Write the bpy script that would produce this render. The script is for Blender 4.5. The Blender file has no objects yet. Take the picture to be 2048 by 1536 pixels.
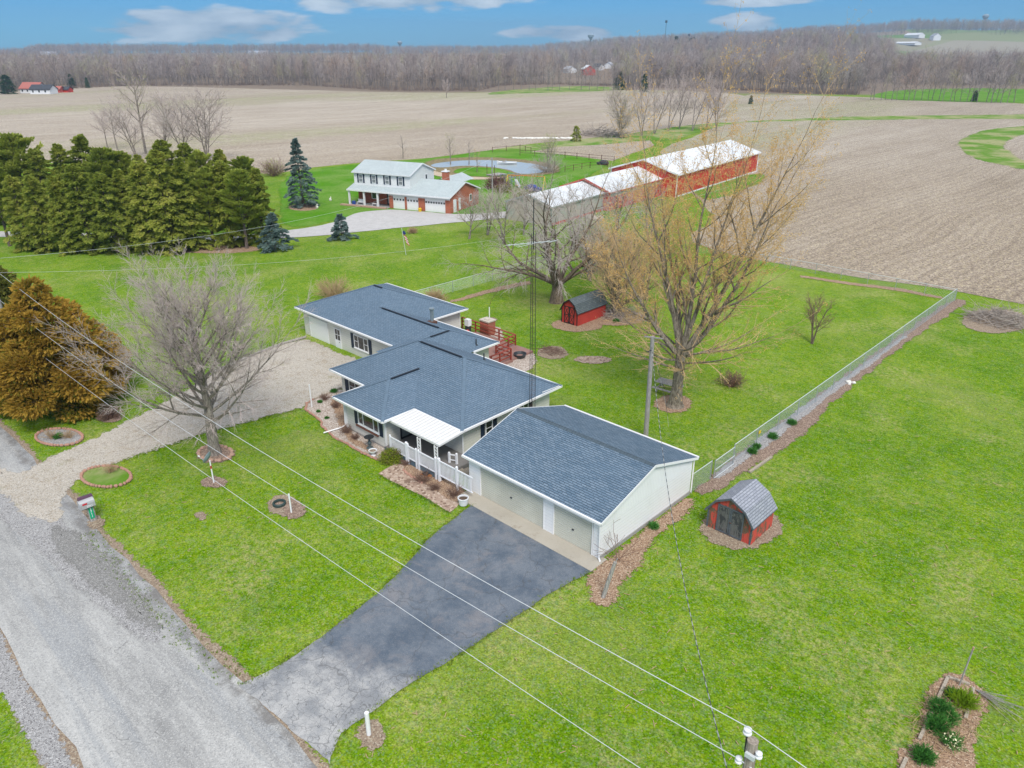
import bpy, math, random
import numpy as np
from math import sin, cos, pi, radians, hypot, atan2, sqrt, floor
from mathutils import Vector, Matrix
SC = bpy.context.scene
COL = SC.collection
# ------------------------------------------------------------------ camera
CAM_H = 23.6
FPX, PITCH, ROLL, YAW = 1500.0, 0.417807, -0.0037370, -0.7650298
cy_, sy_, cp_, sp_ = cos(YAW), sin(YAW), cos(PITCH), sin(PITCH)
FW = Vector((sy_*cp_, cy_*cp_, -sp_))
_R = Vector((cy_, -sy_, 0.0)); _U = _R.cross(FW)
RT = cos(ROLL)*_R + sin(ROLL)*_U
UP = -sin(ROLL)*_R + cos(ROLL)*_U
cd = bpy.data.cameras.new('camera'); cam = bpy.data.objects.new('camera', cd); COL.objects.link(cam)
cam.matrix_world = Matrix(((RT.x, UP.x, -FW.x, 0), (RT.y, UP.y, -FW.y, 0), (RT.z, UP.z, -FW.z, CAM_H), (0, 0, 0, 1)))
cd.sensor_width = 36.0; cd.lens = FPX/2048*36.0; cd.clip_start = 0.1; cd.clip_end = 30000
SC.camera = cam
# ------------------------------------------------------------------ sky, sun, exposure
SUN_EL, SUN_AZ = radians(52), radians(122)      # azimuth measured clockwise from +Y
SC.view_settings.view_transform = 'Standard'; SC.view_settings.look = 'None'
SC.view_settings.exposure = 1.02; SC.view_settings.gamma = 1.0
SKY_TINT, SKY_TINT2 = (0.130, 0.345, 0.62), (0.058, 0.225, 0.43)
world = bpy.data.worlds.new('World'); SC.world = world; world.use_nodes = True
def build_world():
    nt = world.node_tree; nt.nodes.clear()
    out = nt.nodes.new('ShaderNodeOutputWorld'); bg = nt.nodes.new('ShaderNodeBackground')
    sky = nt.nodes.new('ShaderNodeTexSky'); sky.sky_type = 'NISHITA'; sky.sun_disc = False
    sky.sun_elevation = SUN_EL; sky.sun_rotation = SUN_AZ; sky.altitude = 300; sky.air_density = 1.0; sky.dust_density = 0.6; sky.ozone_density = 2.0
    tc = nt.nodes.new('ShaderNodeTexCoord'); sep = nt.nodes.new('ShaderNodeSeparateXYZ')
    nt.links.new(tc.outputs['Generated'], sep.inputs[0])
    def math_(op, a, b=None, c=None, clamp=False):
        n = nt.nodes.new('ShaderNodeMath'); n.operation = op; n.use_clamp = clamp
        for i, v in enumerate((a, b, c)):
            if v is None: continue
            if isinstance(v, (int, float)): n.inputs[i].default_value = v
            else: nt.links.new(v, n.inputs[i])
        return n.outputs[0]
    def mixc(f, a, b, mode='MIX'):
        n = nt.nodes.new('ShaderNodeMix'); n.data_type = 'RGBA'; n.blend_type = mode
        for s, v in ((n.inputs[0], f), (n.inputs[6], a), (n.inputs[7], b)):
            if isinstance(v, (int, float)): s.default_value = v
            elif isinstance(v, tuple): s.default_value = (*v, 1)
            else: nt.links.new(v, s)
        return n.outputs[2]
    el = math_('MULTIPLY', math_('ARCSINE', sep.outputs[2]), 57.2958)
    # near the horizon the clear sky between the clouds keeps its blue
    lw = nt.nodes.new('ShaderNodeMapRange'); lw.inputs[1].default_value = 26; lw.inputs[2].default_value = 5; lw.interpolation_type = 'SMOOTHSTEP'; nt.links.new(el, lw.inputs[0]); low = lw.outputs[0]
    up3 = math_('DIVIDE', el, 4.0, clamp=True)
    tint = mixc(low, (1, 1, 1), mixc(up3, SKY_TINT, SKY_TINT2))
    base = mixc(1.0, sky.outputs[0], tint, 'MULTIPLY')
    # clouds: noise over the direction, stretched flat towards the horizon
    mp = nt.nodes.new('ShaderNodeMapping'); mp.inputs['Scale'].default_value = (1.0, 1.0, 4.2)
    mp.inputs['Location'].default_value = (0.31, 0.12, 0.04)
    nt.links.new(tc.outputs['Generated'], mp.inputs[0])
    nz = nt.nodes.new('ShaderNodeTexNoise'); nz.inputs['Scale'].default_value = 6.5; nz.inputs['Detail'].default_value = 9; nz.inputs['Roughness'].default_value = 0.52
    nt.links.new(mp.outputs[0], nz.inputs['Vector'])
    cm = nt.nodes.new('ShaderNodeMapRange'); cm.inputs[1].default_value = 0.50; cm.inputs[2].default_value = 0.66; cm.interpolation_type = 'SMOOTHSTEP'
    nt.links.new(nz.outputs[0], cm.inputs[0])
    over = nt.nodes.new('ShaderNodeMapRange'); over.inputs[1].default_value = 5; over.inputs[2].default_value = 20
    nt.links.new(el, over.inputs[0])          # overhead the cover is nearly closed
    cover = math_('MAXIMUM', math_('MULTIPLY', cm.outputs[0], 0.85), math_('MULTIPLY', over.outputs[0], 0.75))
    nz2 = nt.nodes.new('ShaderNodeTexNoise'); nz2.inputs['Scale'].default_value = 16; nz2.inputs['Detail'].default_value = 6
    nt.links.new(mp.outputs[0], nz2.inputs['Vector'])
    cbr = math_('MULTIPLY_ADD', nz2.outputs[0], 3.0, -1.0, True)
    ccol = mixc(cbr, (1.25, 1.75, 2.2), (3.0, 3.4, 3.7)); ccol = mixc(over.outputs[0], ccol, (3.35, 3.45, 3.55))
    # individual low cumulus banks: (direction, half width, half height) in world directions
    acc = None
    for (dx, dy, w, h, dz) in CLOUDS:
        vm = nt.nodes.new('ShaderNodeVectorMath'); vm.operation = 'SUBTRACT'
        nt.links.new(tc.outputs['Generated'], vm.inputs[0]); vm.inputs[1].default_value = (dx, dy, dz)
        s2 = nt.nodes.new('ShaderNodeSeparateXYZ'); nt.links.new(vm.outputs[0], s2.inputs[0])
        hx = math_('POWER', math_('DIVIDE', math_('POWER', math_('ADD', math_('POWER', s2.outputs[0], 2.0), math_('POWER', s2.outputs[1], 2.0)), 0.5), w), 2.0)
        hz = math_('POWER', math_('DIVIDE', s2.outputs[2], h), 2.0)
        d = math_('SUBTRACT', 1.0, math_('ADD', hx, hz))
        d = math_('ADD', d, math_('MULTIPLY', math_('SUBTRACT', nz2.outputs[0], 0.5), 3.2))
        m = nt.nodes.new('ShaderNodeMapRange'); m.inputs[1].default_value = 0.05; m.inputs[2].default_value = 0.65; m.interpolation_type = 'SMOOTHSTEP'
        nt.links.new(d, m.inputs[0])
        acc = m.outputs[0] if acc is None else math_('MAXIMUM', acc, m.outputs[0])
    cover = math_('MAXIMUM', math_('MULTIPLY', cover, math_('MULTIPLY', over.outputs[0], 1.0)), math_('MULTIPLY', acc, 0.92))
    col = mixc(cover, base, ccol)
    nt.links.new(col, bg.inputs[0]); bg.inputs[1].default_value = 0.13
    nt.links.new(bg.outputs[0], out.inputs[0])
def pdir(px, py):
    d = (FW*FPX + RT*(px-1024) - UP*(py-768)).normalized(); return d
CLOUDS = []
for px, py, w, h in ((410, 52, .135, .022), (300, 62, .07, .008), (520, 66, .06, .010), (800, -10, .17, .020), (1140, 66, .085, .011), (1490, 45, .045, .011), (1500, 2, .09, .007)):
    d = pdir(px, py); CLOUDS.append((d.x, d.y, w, h, d.z))
build_world()
sl = bpy.data.lights.new('sun', 'SUN'); sl.energy = 1.6; sl.angle = radians(20); sl.color = (1.0, 0.955, 0.89)
so = bpy.data.objects.new('sun', sl); COL.objects.link(so)
sd = Vector((sin(SUN_AZ)*cos(SUN_EL), cos(SUN_AZ)*cos(SUN_EL), sin(SUN_EL)))
so.rotation_euler = sd.to_track_quat('Z', 'Y').to_euler(); so.location = (0, 0, 80)
SC.cycles.max_bounces = 4; SC.cycles.diffuse_bounces = 3; SC.cycles.glossy_bounces = 2; SC.cycles.transparent_max_bounces = 8
SC.cycles.volume_bounces = 0
SC.cycles.use_denoising = True
# ------------------------------------------------------------------ survey helpers: where a sight line of the survey photo meets the ground / a vertical plane
def ray(px, py): return FW*FPX + RT*(px-1024) - UP*(py-768)
def G(px, py, z=0.0):
    d = ray(px, py); t = (z-CAM_H)/d.z; return Vector((d.x*t, d.y*t, z))
def HT(bx, by, tx, ty):
    b = G(bx, by); d = ray(tx, ty); k = hypot(b.x, b.y)/hypot(d.x, d.y); return CAM_H+d.z*k
# ------------------------------------------------------------------ scene helpers
def tag(o, label=None, cat=None, group=None, kind=None):
    if label: o['label'] = label
    if cat: o['category'] = cat
    if group: o['group'] = group
    if kind: o['kind'] = kind
    return o
def thing(name, label, cat, loc=(0, 0, 0), group=None):
    o = bpy.data.objects.new(name, None); COL.objects.link(o); o.location = loc; o.empty_display_size = .2
    return tag(o, label, cat, group)
def origin_of(o):
    v = Vector((0, 0, 0))
    while o is not None: v = v+Vector(o.location); o = o.parent
    return v
class MB:
    def __init__(s, o=(0, 0, 0), rz=0.0):
        s.v = []; s.f = []; s.mi = []; s.uv = []; s.o = Vector(o); s.c, s.s = cos(rz), sin(rz); s.m = 0
    def P(s, x, y, z):
        s.v.append((s.o.x+s.c*x-s.s*y, s.o.y+s.s*x+s.c*y, s.o.z+z)); return len(s.v)-1
    def face(s, pts, uv=None):
        s.f.append([s.P(*p) for p in pts]); s.mi.append(s.m); s.uv.append(uv)
    def slope(s, pts, udir=None):
        """a roof face with metric uv: u along the eave, v up the slope"""
        a, b = Vector(pts[0]), Vector(pts[1]); u = (b-a).normalized(); n = None
        for q in pts[2:]:
            c = u.cross(Vector(q)-a)
            if c.length > 1e-6: n = c.normalized(); break
        w = n.cross(u)
        s.face(pts, [((Vector(q)-a).dot(u)+a.dot(u), (Vector(q)-a).dot(w)) for q in pts])
    def box(s, x0, x1, y0, y1, z0, z1):
        a = [s.P(x, y, z) for z in (z0, z1) for (x, y) in ((x0, y0), (x1, y0), (x1, y1), (x0, y1))]
        for q in ((0, 3, 2, 1), (4, 5, 6, 7), (0, 1, 5, 4), (1, 2, 6, 5), (2, 3, 7, 6), (3, 0, 4, 7)):
            s.f.append([a[i] for i in q]); s.mi.append(s.m); s.uv.append(None)
    def wbox(s, fr, u0, u1, z0, z1, d0, d1):
        """box on a wall frame fr=(x,y,ux,uy): u along the wall, d outwards to its right-hand normal"""
        x, y, ux, uy = fr; nx, ny = uy, -ux
        a = [s.P(x+ux*u+nx*d, y+uy*u+ny*d, z) for z in (z0, z1) for (u, d) in ((u0, d1), (u1, d1), (u1, d0), (u0, d0))]
        for q in ((0, 3, 2, 1), (4, 5, 6, 7), (0, 1, 5, 4), (1, 2, 6, 5), (2, 3, 7, 6), (3, 0, 4, 7)):
            s.f.append([a[i] for i in q]); s.mi.append(s.m); s.uv.append(None)
    def beam(s, a, b, w, h=None):
        a, b = Vector(a), Vector(b); h = h or w; d = (b-a).normalized()
        side = d.cross(Vector((0, 0, 1)))
        side = Vector((1, 0, 0)) if side.length < 1e-4 else side.normalized()
        up = side.cross(d)
        q = [s.P(*(p+side*(w/2*i)+up*(h/2*j))) for p in (a, b) for (i, j) in ((-1, -1), (1, -1), (1, 1), (-1, 1))]
        for k in ((0, 3, 2, 1), (4, 5, 6, 7), (0, 1, 5, 4), (1, 2, 6, 5), (2, 3, 7, 6), (3, 0, 4, 7)):
            s.f.append([q[i] for i in k]); s.mi.append(s.m); s.uv.append(None)
    def tube(s, pts, rad, n=6, cap=True):
        pts = [Vector(p) for p in pts]
        if not hasattr(rad, '__len__'): rad = [rad]*len(pts)
        rings = []; ref = None
        for i, p in enumerate(pts):
            d = (pts[min(i+1, len(pts)-1)]-pts[max(i-1, 0)]).normalized()
            if ref is None:
                ref = d.cross(Vector((0.13, 0.31, 0.94)))
                if ref.length < .05: ref = d.cross(Vector((1, 0, 0)))
            a = (ref-d*ref.dot(d)).normalized(); b = d.cross(a); ref = a
            rings.append([s.P(*(p+(a*cos(2*pi*k/n)+b*sin(2*pi*k/n))*rad[i])) for k in range(n)])
        for r0, r1 in zip(rings, rings[1:]):
            for k in range(n):
                s.f.append([r0[k], r0[(k+1) % n], r1[(k+1) % n], r1[k]]); s.mi.append(s.m); s.uv.append(None)
        if cap:
            s.f.append(rings[0][::-1]); s.f.append(rings[-1][:]); s.mi += [s.m]*2; s.uv += [None]*2
    def lathe(s, c, prof, n=16):
        rings = [[s.P(c[0]+r*cos(2*pi*k/n), c[1]+r*sin(2*pi*k/n), c[2]+z) for k in range(n)] for r, z in prof]
        for r0, r1 in zip(rings, rings[1:]):
            for k in range(n):
                s.f.append([r0[k], r0[(k+1) % n], r1[(k+1) % n], r1[k]]); s.mi.append(s.m); s.uv.append(None)
        s.f.append(rings[0][::-1]); s.f.append(rings[-1][:]); s.mi += [s.m]*2; s.uv += [None]*2
    def prism(s, poly, z0, z1):
        n = len(poly); a = [s.P(x, y, z0) for x, y in poly]; b = [s.P(x, y, z1) for x, y in poly]
        s.f.append(a[::-1]); s.f.append(b)
        for k in range(n): s.f.append([a[k], a[(k+1) % n], b[(k+1) % n], b[k]])
        s.mi += [s.m]*(n+2); s.uv += [None]*(n+2)
    def wprism(s, fr, prof, d0, d1):
        """prism whose outline (u,z) lies on the wall plane, extruded outwards"""
        x, y, ux, uy = fr; nx, ny = uy, -ux; n = len(prof)
        a = [s.P(x+ux*u+nx*d1, y+uy*u+ny*d1, z) for u, z in prof]; b = [s.P(x+ux*u+nx*d0, y+uy*u+ny*d0, z) for u, z in prof]
        s.f.append(a); s.f.append(b[::-1])
        for k in range(n): s.f.append([a[(k+1) % n], a[k], b[k], b[(k+1) % n]])
        s.mi += [s.m]*(n+2); s.uv += [None]*(n+2)
    def blob(s, c, r, rng, n=7, m=5, rough=.18):
        c = Vector(c); rings = []
        rx, ry, rz = r if hasattr(r, '__len__') else (r, r, r)
        top = s.P(c.x, c.y, c.z+rz); bot = s.P(c.x, c.y, c.z-rz)
        for i in range(1, m):
            t = pi*i/m
            rings.append([s.P(c.x+rx*sin(t)*cos(2*pi*k/n)*(1+rng.uniform(-rough, rough)), c.y+ry*sin(t)*sin(2*pi*k/n)*(1+rng.uniform(-rough, rough)), c.z+rz*cos(t)*(1+rng.uniform(-rough, rough))) for k in range(n)])
        fs = []
        for k in range(n):
            fs.append([top, rings[0][k], rings[0][(k+1) % n]]); fs.append([bot, rings[-1][(k+1) % n], rings[-1][k]])
        for r0, r1 in zip(rings, rings[1:]):
            for k in range(n): fs.append([r0[k], r1[k], r1[(k+1) % n], r0[(k+1) % n]])
        s.f += fs; s.mi += [s.m]*len(fs); s.uv += [None]*len(fs)
    def build(s, name, mats, parent=None, loc=None, smooth=False):
        if not isinstance(mats, (list, tuple)): mats = [mats]
        o0 = origin_of(parent) if parent is not None else Vector(loc if loc is not None else (0, 0, 0))
        me = bpy.data.meshes.new(name)
        vs = np.array(s.v, dtype=np.float64).reshape(-1, 3)-np.array(o0)
        me.from_pydata(vs.tolist(), [], s.f)
        for m in mats: me.materials.append(m)
        if len(mats) > 1: me.polygons.foreach_set('material_index', s.mi)
        if any(u is not None for u in s.uv):
            ul = me.uv_layers.new(name='UVMap'); flat = []
            for f, u in zip(s.f, s.uv): flat += [c for q in (u or [(0, 0)]*len(f)) for c in q]
            ul.data.foreach_set('uv', flat)
        if smooth: me.polygons.foreach_set('use_smooth', [True]*len(me.polygons))
        if getattr(s, 'hole', None):
            at = me.attributes.new('hole', 'FLOAT', 'POINT'); at.data.foreach_set('value', s.hole)
        me.update()
        o = bpy.data.objects.new(name, me); COL.objects.link(o)
        if parent is not None: o.parent = parent
        else: o.location = o0
        return o
def children_of(o): return [c for c in o.children]
def dup(root, loc, rz=0.0, sc=1.0, label=None, group=None):
    r = root.copy(); COL.objects.link(r); r.location = loc; r.rotation_euler = (0, 0, rz)
    r.scale = (sc, sc, sc) if not hasattr(sc, '__len__') else sc
    if label: r['label'] = label
    if group: r['group'] = group
    for ch in root.children:
        c = ch.copy(); COL.objects.link(c); c.parent = r
        for g2 in ch.children:
            e = g2.copy(); COL.objects.link(e); e.parent = c
    return r
# ------------------------------------------------------------------ materials
class NT:
    def __init__(s, name):
        s.mat = bpy.data.materials.new(name); s.mat.use_nodes = True; s.nt = s.mat.node_tree; s.nt.nodes.clear()
        s.o = s.nt.nodes.new('ShaderNodeOutputMaterial'); s.b = s.nt.nodes.new('ShaderNodeBsdfPrincipled')
        s.nt.links.new(s.b.outputs[0], s.o.inputs[0]); s._geo = None
    def new(s, t): return s.nt.nodes.new('ShaderNode'+t)
    def put(s, sock, v):
        if isinstance(v, (int, float)): sock.default_value = v
        elif isinstance(v, tuple): sock.default_value = (*v, 1) if (len(v) == 3 and sock.type == 'RGBA') else v
        else: s.nt.links.new(v, sock)
    @property
    def pos(s):
        if s._geo is None: s._geo = s.new('NewGeometry')
        return s._geo.outputs['Position']
    @property
    def objc(s): return s.new('TexCoord').outputs['Object']
    @property
    def uv(s): return s.new('TexCoord').outputs['UV']
    def rnd(s): return s.new('ObjectInfo').outputs['Random']
    def xyz(s, v):
        n = s.new('SeparateXYZ'); s.put(n.inputs[0], v); return n.outputs
    def comb(s, x, y, z=0.0):
        n = s.new('CombineXYZ')
        for i, v in enumerate((x, y, z)): s.put(n.inputs[i], v)
        return n.outputs[0]
    def mapv(s, v, sc=(1, 1, 1), rz=0.0, loc=(0, 0, 0)):
        n = s.new('Mapping'); s.put(n.inputs['Vector'], v); n.inputs['Scale'].default_value = sc; n.inputs['Rotation'].default_value = (0, 0, rz); n.inputs['Location'].default_value = loc; return n.outputs[0]
    def noise(s, sc, v=None, det=4, ro=.5, dist=0.0):
        n = s.new('TexNoise'); n.inputs['Scale'].default_value = sc; n.inputs['Detail'].default_value = det; n.inputs['Roughness'].default_value = ro; n.inputs['Distortion'].default_value = dist
        s.put(n.inputs['Vector'], v if v is not None else s.pos); return n.outputs[0]
    def vor(s, sc, v=None, feat='F1', out=0, rnd=1.0):
        n = s.new('TexVoronoi'); n.feature = feat; n.inputs['Scale'].default_value = sc; n.inputs['Randomness'].default_value = rnd
        s.put(n.inputs['Vector'], v if v is not None else s.pos); return n.outputs[out]
    def rng(s, f, a, b, c=0.0, d=1.0, smooth=True):
        n = s.new('MapRange'); n.interpolation_type = 'SMOOTHSTEP' if smooth else 'LINEAR'
        s.put(n.inputs[0], f)
        for i, v in enumerate((a, b, c, d)): n.inputs[i+1].default_value = v
        return n.outputs[0]
    def m(s, op, a, b=0.0, clamp=False):
        n = s.new('Math'); n.operation = op; n.use_clamp = clamp; s.put(n.inputs[0], a); s.put(n.inputs[1], b); return n.outputs[0]
    def mix(s, f, a, b, mode='MIX'):
        n = s.new('Mix'); n.data_type = 'RGBA'; n.blend_type = mode; s.put(n.inputs[0], f); s.put(n.inputs[6], a); s.put(n.inputs[7], b); return n.outputs[2]
    def ramp(s, f, stops):
        n = s.new('ValToRGB'); s.put(n.inputs[0], f); e = n.color_ramp.elements
        while len(e) < len(stops): e.new(.5)
        for q, (p, c) in zip(e, stops): q.position = p; q.color = (*c, 1)
        return n.outputs[0]
    def bump(s, h, st=.5, dist=.02, nrm=None):
        n = s.new('Bump'); n.inputs['Strength'].default_value = st; n.inputs['Distance'].default_value = dist; s.put(n.inputs['Height'], h)
        if nrm is not None: s.put(n.inputs['Normal'], nrm)
        return n.outputs[0]
    def fringe(s, sc=3.5):
        at = s.new('Attribute'); at.attribute_name = 'hole'; f = s.m('ADD', at.outputs['Fac'], s.m('MULTIPLY', s.m('SUBTRACT', s.noise(sc, s.pos, 5, .75), .5), 1.7))
        s.put(s.b.inputs['Alpha'], s.rng(f, .46, .54, 1.0, 0.0)); return s
    def done(s, col, ro=.8, nrm=None, metal=0.0, spec=.3):
        s.put(s.b.inputs['Base Color'], col); s.put(s.b.inputs['Roughness'], ro); s.b.inputs['Metallic'].default_value = metal
        s.b.inputs['Specular IOR Level'].default_value = spec
        if nrm is not None: s.put(s.b.inputs['Normal'], nrm)
        return s.mat
def sc3(c, k): return tuple(min(1, x*k) for x in c)
def plain(name, c, ro=.7, sc=6.0, var=.25, bump=.15, metal=0.0, spec=.3, obj=False):
    n = NT(name); v = n.objc if obj else n.pos
    f = n.noise(sc, v, 5, .6)
    col = n.mix(f, sc3(c, 1-var), sc3(c, 1+var))
    return n.done(col, ro, n.bump(n.noise(sc*4, v, 3), bump, .01), metal, spec)
# ------------------------------------------------------------------ ground materials
def grain(n, c, sc, lo, hi, cols=None, amt=.5, v=None):
    """speckle of single blades / straws: small cells of differing albedo"""
    t = n.new('TexVoronoi'); t.inputs['Scale'].default_value = sc; n.put(t.inputs['Vector'], v if v is not None else n.pos); cs = n.xyz(t.outputs['Color'])
    k = n.rng(cs[0], 0, 1, lo, hi, False); c = n.mix(1.0, c, n.comb(k, k, k), 'MULTIPLY')
    if cols:
        for i, (col, th) in enumerate(cols): c = n.mix(n.m('MULTIPLY', n.rng(cs[1+i % 2], th, th+.04), amt), c, col)
    return c
def m_grass():
    n = NT('grass'); p = n.pos; x, y, z = n.xyz(p)
    big = n.noise(.045, p, 4, .6); mid = n.noise(.35, p, 6, .68, .4); sm = n.noise(2.2, p, 6, .72); fine = n.noise(5.5, p, 7, .9)
    f = n.m('ADD', n.m('MULTIPLY', big, .24), n.m('MULTIPLY', mid, .26)); f = n.m('ADD', f, n.m('MULTIPLY', sm, .34)); f = n.m('ADD', f, n.m('MULTIPLY', n.m('SUBTRACT', fine, .5), .62)); f = n.m('ADD', f, .14)
    c = n.ramp(f, [(.40, (.026, .088, .001)), (.48, (.074, .180, .001)), (.555, (.126, .240, .003)), (.63, (.205, .300, .018)), (.71, (.35, .36, .12))])
    hb = n.rng(n.noise(1.7, n.mapv(p, loc=(13, 3, 0)), 6, .8), .50, .66); c = n.mix(n.m('MULTIPLY', hb, .55), c, (.175, .27, .11))
    hy = n.rng(n.noise(1.3, n.mapv(p, loc=(3, 33, 0)), 6, .8), .52, .66); c = n.mix(n.m('MULTIPLY', hy, .5), c, (.25, .30, .010))
    # thatch: straw coloured mats of dead grass showing through
    th = n.m('MULTIPLY', n.rng(n.noise(.16, n.mapv(p, loc=(40, 7, 0)), 5, .65, .3), .47, .66), n.rng(n.noise(2.6, p, 6, .8), .42, .64))
    c = n.mix(n.m('MULTIPLY', th, .85), c, (.37, .35, .14))
    ml = n.rng(n.noise(.09, n.mapv(p, loc=(21, 70, 0)), 5, .6, .5), .52, .68); c = n.mix(n.m('MULTIPLY', ml, .30), c, (.30, .31, .10))
    sp = n.rng(n.noise(30, p, 2, .6), .66, .74); c = n.mix(n.m('MULTIPLY', sp, .45), c, (.40, .38, .22))
    c = grain(n, c, 17, .68, 1.32, [((.40, .38, .20), .93), ((.17, .28, .13), .88)], .5)
    # far away: woodland floor, pasture and ploughed land
    r2 = n.m('SQRT', n.m('ADD', n.m('MULTIPLY', x, x), n.m('MULTIPLY', y, y)))
    cell = n.new('TexVoronoi'); cell.inputs['Scale'].default_value = 1/420; n.put(cell.inputs['Vector'], n.mapv(p, rz=.5))
    cs = n.xyz(cell.outputs['Color'])
    fc = n.ramp(cs[0], [(0, (.30, .24, .17)), (.3, (.34, .30, .20)), (.5, (.14, .24, .05)), (.62, (.36, .31, .24)), (.85, (.25, .24, .12)), (1, (.16, .13, .09))])
    wf = n.mix(n.noise(.05, p, 4), (.17, .13, .10), (.27, .22, .17))
    fc = n.mix(n.rng(r2, 1500, 2300), wf, fc)
    c = n.mix(n.rng(n.m('ADD', r2, n.m('MULTIPLY', n.noise(.02, p, 3), 60)), 505, 540), c, fc)
    h = n.m('ADD', n.noise(9, p, 4, .7), n.m('MULTIPLY', n.noise(30, p, 3, .7), .6))
    return n.done(c, .9, n.bump(h, .75, .06), spec=.03)
def m_field(name, rz, k=1.0):
    n = NT(name); p = n.pos; x, y, z = n.xyz(p)
    big = n.noise(.012, n.mapv(p, (1, .35, 1), rz), 5, .6, .6); mid = n.noise(.10, n.mapv(p, (1, .25, 1), rz), 5, .6)
    dist = n.m('SQRT', n.m('ADD', n.m('MULTIPLY', x, x), n.m('MULTIPLY', y, y)))
    c = n.ramp(n.m('ADD', n.m('MULTIPLY', big, .5), n.m('MULTIPLY', mid, .5)), [(.36, (.30, .245, .20)), (.48, (.385, .325, .275)), (.58, (.46, .40, .345)), (.66, (.54, .48, .42))])
    green = n.m('MULTIPLY', n.rng(n.noise(.011, n.mapv(p, (1, .22, 1), rz, (30, 9, 0)), 4, .6, .4), .49, .64), n.rng(n.noise(.35, p, 5, .7), .34, .6))
    c = n.mix(n.m('MULTIPLY', green, .7), c, (.25, .30, .10))
    # drilled rows following the contour
    w = n.mapv(p, (1, 1, 1), rz); wx = n.xyz(w)[0]
    wob = n.m('MULTIPLY', n.noise(.010, p, 2, .5), 26)
    row = n.m('SINE', n.m('MULTIPLY', n.m('ADD', wx, wob), 2*pi/1.52)); row2 = n.m('SINE', n.m('MULTIPLY', n.m('ADD', wx, wob), 2*pi/9.1))
    str_ = n.rng(n.noise(4.5, n.mapv(p, (1, .5, 1), rz), 5, .8), .45, .66)
    c = n.mix(n.m('MULTIPLY', str_, .8), c, (.58, .52, .40))
    c = n.mix(n.m('MULTIPLY', n.rng(n.m('ADD', row, n.m('MULTIPLY', n.noise(1.1, p, 4, .8), 1.6)), .5, 1.7), .20), c, (.19, .145, .11))
    c = n.mix(n.m('MULTIPLY', n.rng(row2, .55, 1), .09), c, (.16, .12, .09))
    dk = n.rng(n.noise(4.0, n.mapv(p, (1, .6, 1), rz), 6, .9), .50, .62); c = n.mix(n.m('MULTIPLY', dk, .6), c, (.17, .14, .105))
    c = grain(n, c, 6.5, .62, 1.38, [((.62, .54, .36), .86), ((.16, .12, .09), .88)], .7)
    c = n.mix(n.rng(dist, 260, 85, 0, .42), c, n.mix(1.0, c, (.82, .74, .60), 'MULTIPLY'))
    ln = n.rng(n.noise(.9, n.mapv(p, (1, .035, 1), rz), 4, .7), .52, .64); c = n.mix(n.m('MULTIPLY', ln, .22), c, (.16, .125, .095))
    c = n.mix(1.0, c, (k, k, k), 'MULTIPLY')
    return n.done(c, .95, n.bump(n.m('ADD', n.m('MULTIPLY', row, .22), n.noise(4, p, 4, .8)), .6, .08), spec=.05)
def m_speck(name, a, b, dk, sc=16, big=.4, lt=None):
    n = NT(name); p = n.pos
    v = n.new('TexVoronoi'); v.inputs['Scale'].default_value = sc; n.put(v.inputs['Vector'], p); cs = n.xyz(v.outputs['Color'])
    c = n.mix(n.m('ADD', n.m('MULTIPLY', n.noise(big, p, 6, .65), .8), n.m('MULTIPLY', n.m('SUBTRACT', cs[0], .5), .5)), a, b)
    n.fringe()
    c = n.mix(n.m('MULTIPLY', n.rng(cs[1], .72, .9), .75), c, dk)
    if lt: c = n.mix(n.m('MULTIPLY', n.rng(cs[2], .75, .92), .8), c, lt)
    return n.done(c, .9, n.bump(v.outputs['Distance'], .8, .03), spec=.15)
def m_gravel():
    n = NT('gravel'); p = n.pos
    n.fringe(2.2); v = n.new('TexVoronoi'); v.inputs['Scale'].default_value = 19; n.put(v.inputs['Vector'], p); cs = n.xyz(v.outputs['Color'])
    c = n.mix(n.noise(.25, p, 6, .65), (.37, .33, .27), (.56, .505, .43))
    c = n.mix(n.m('MULTIPLY', n.rng(n.noise(.9, p, 6, .7, .3), .5, .66), .6), c, (.34, .275, .19))
    c = n.mix(n.m('MULTIPLY', n.rng(cs[1], .6, .9), .6), c, (.20, .18, .155)); c = n.mix(n.m('MULTIPLY', n.rng(cs[2], .7, .9), .6), c, (.62, .60, .56))
    # wheel tracks are barer and paler (they run with the drive)
    g = n.rng(n.noise(.5, n.mapv(p, loc=(5, 5, 0)), 6, .75), .56, .68)
    c = n.mix(n.m('MULTIPLY', g, .4), c, (.22, .21, .10))
    return n.done(c, .92, n.bump(n.m('ADD', v.outputs['Distance'], n.noise(2, p, 4)), .7, .03), spec=.12)
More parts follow.
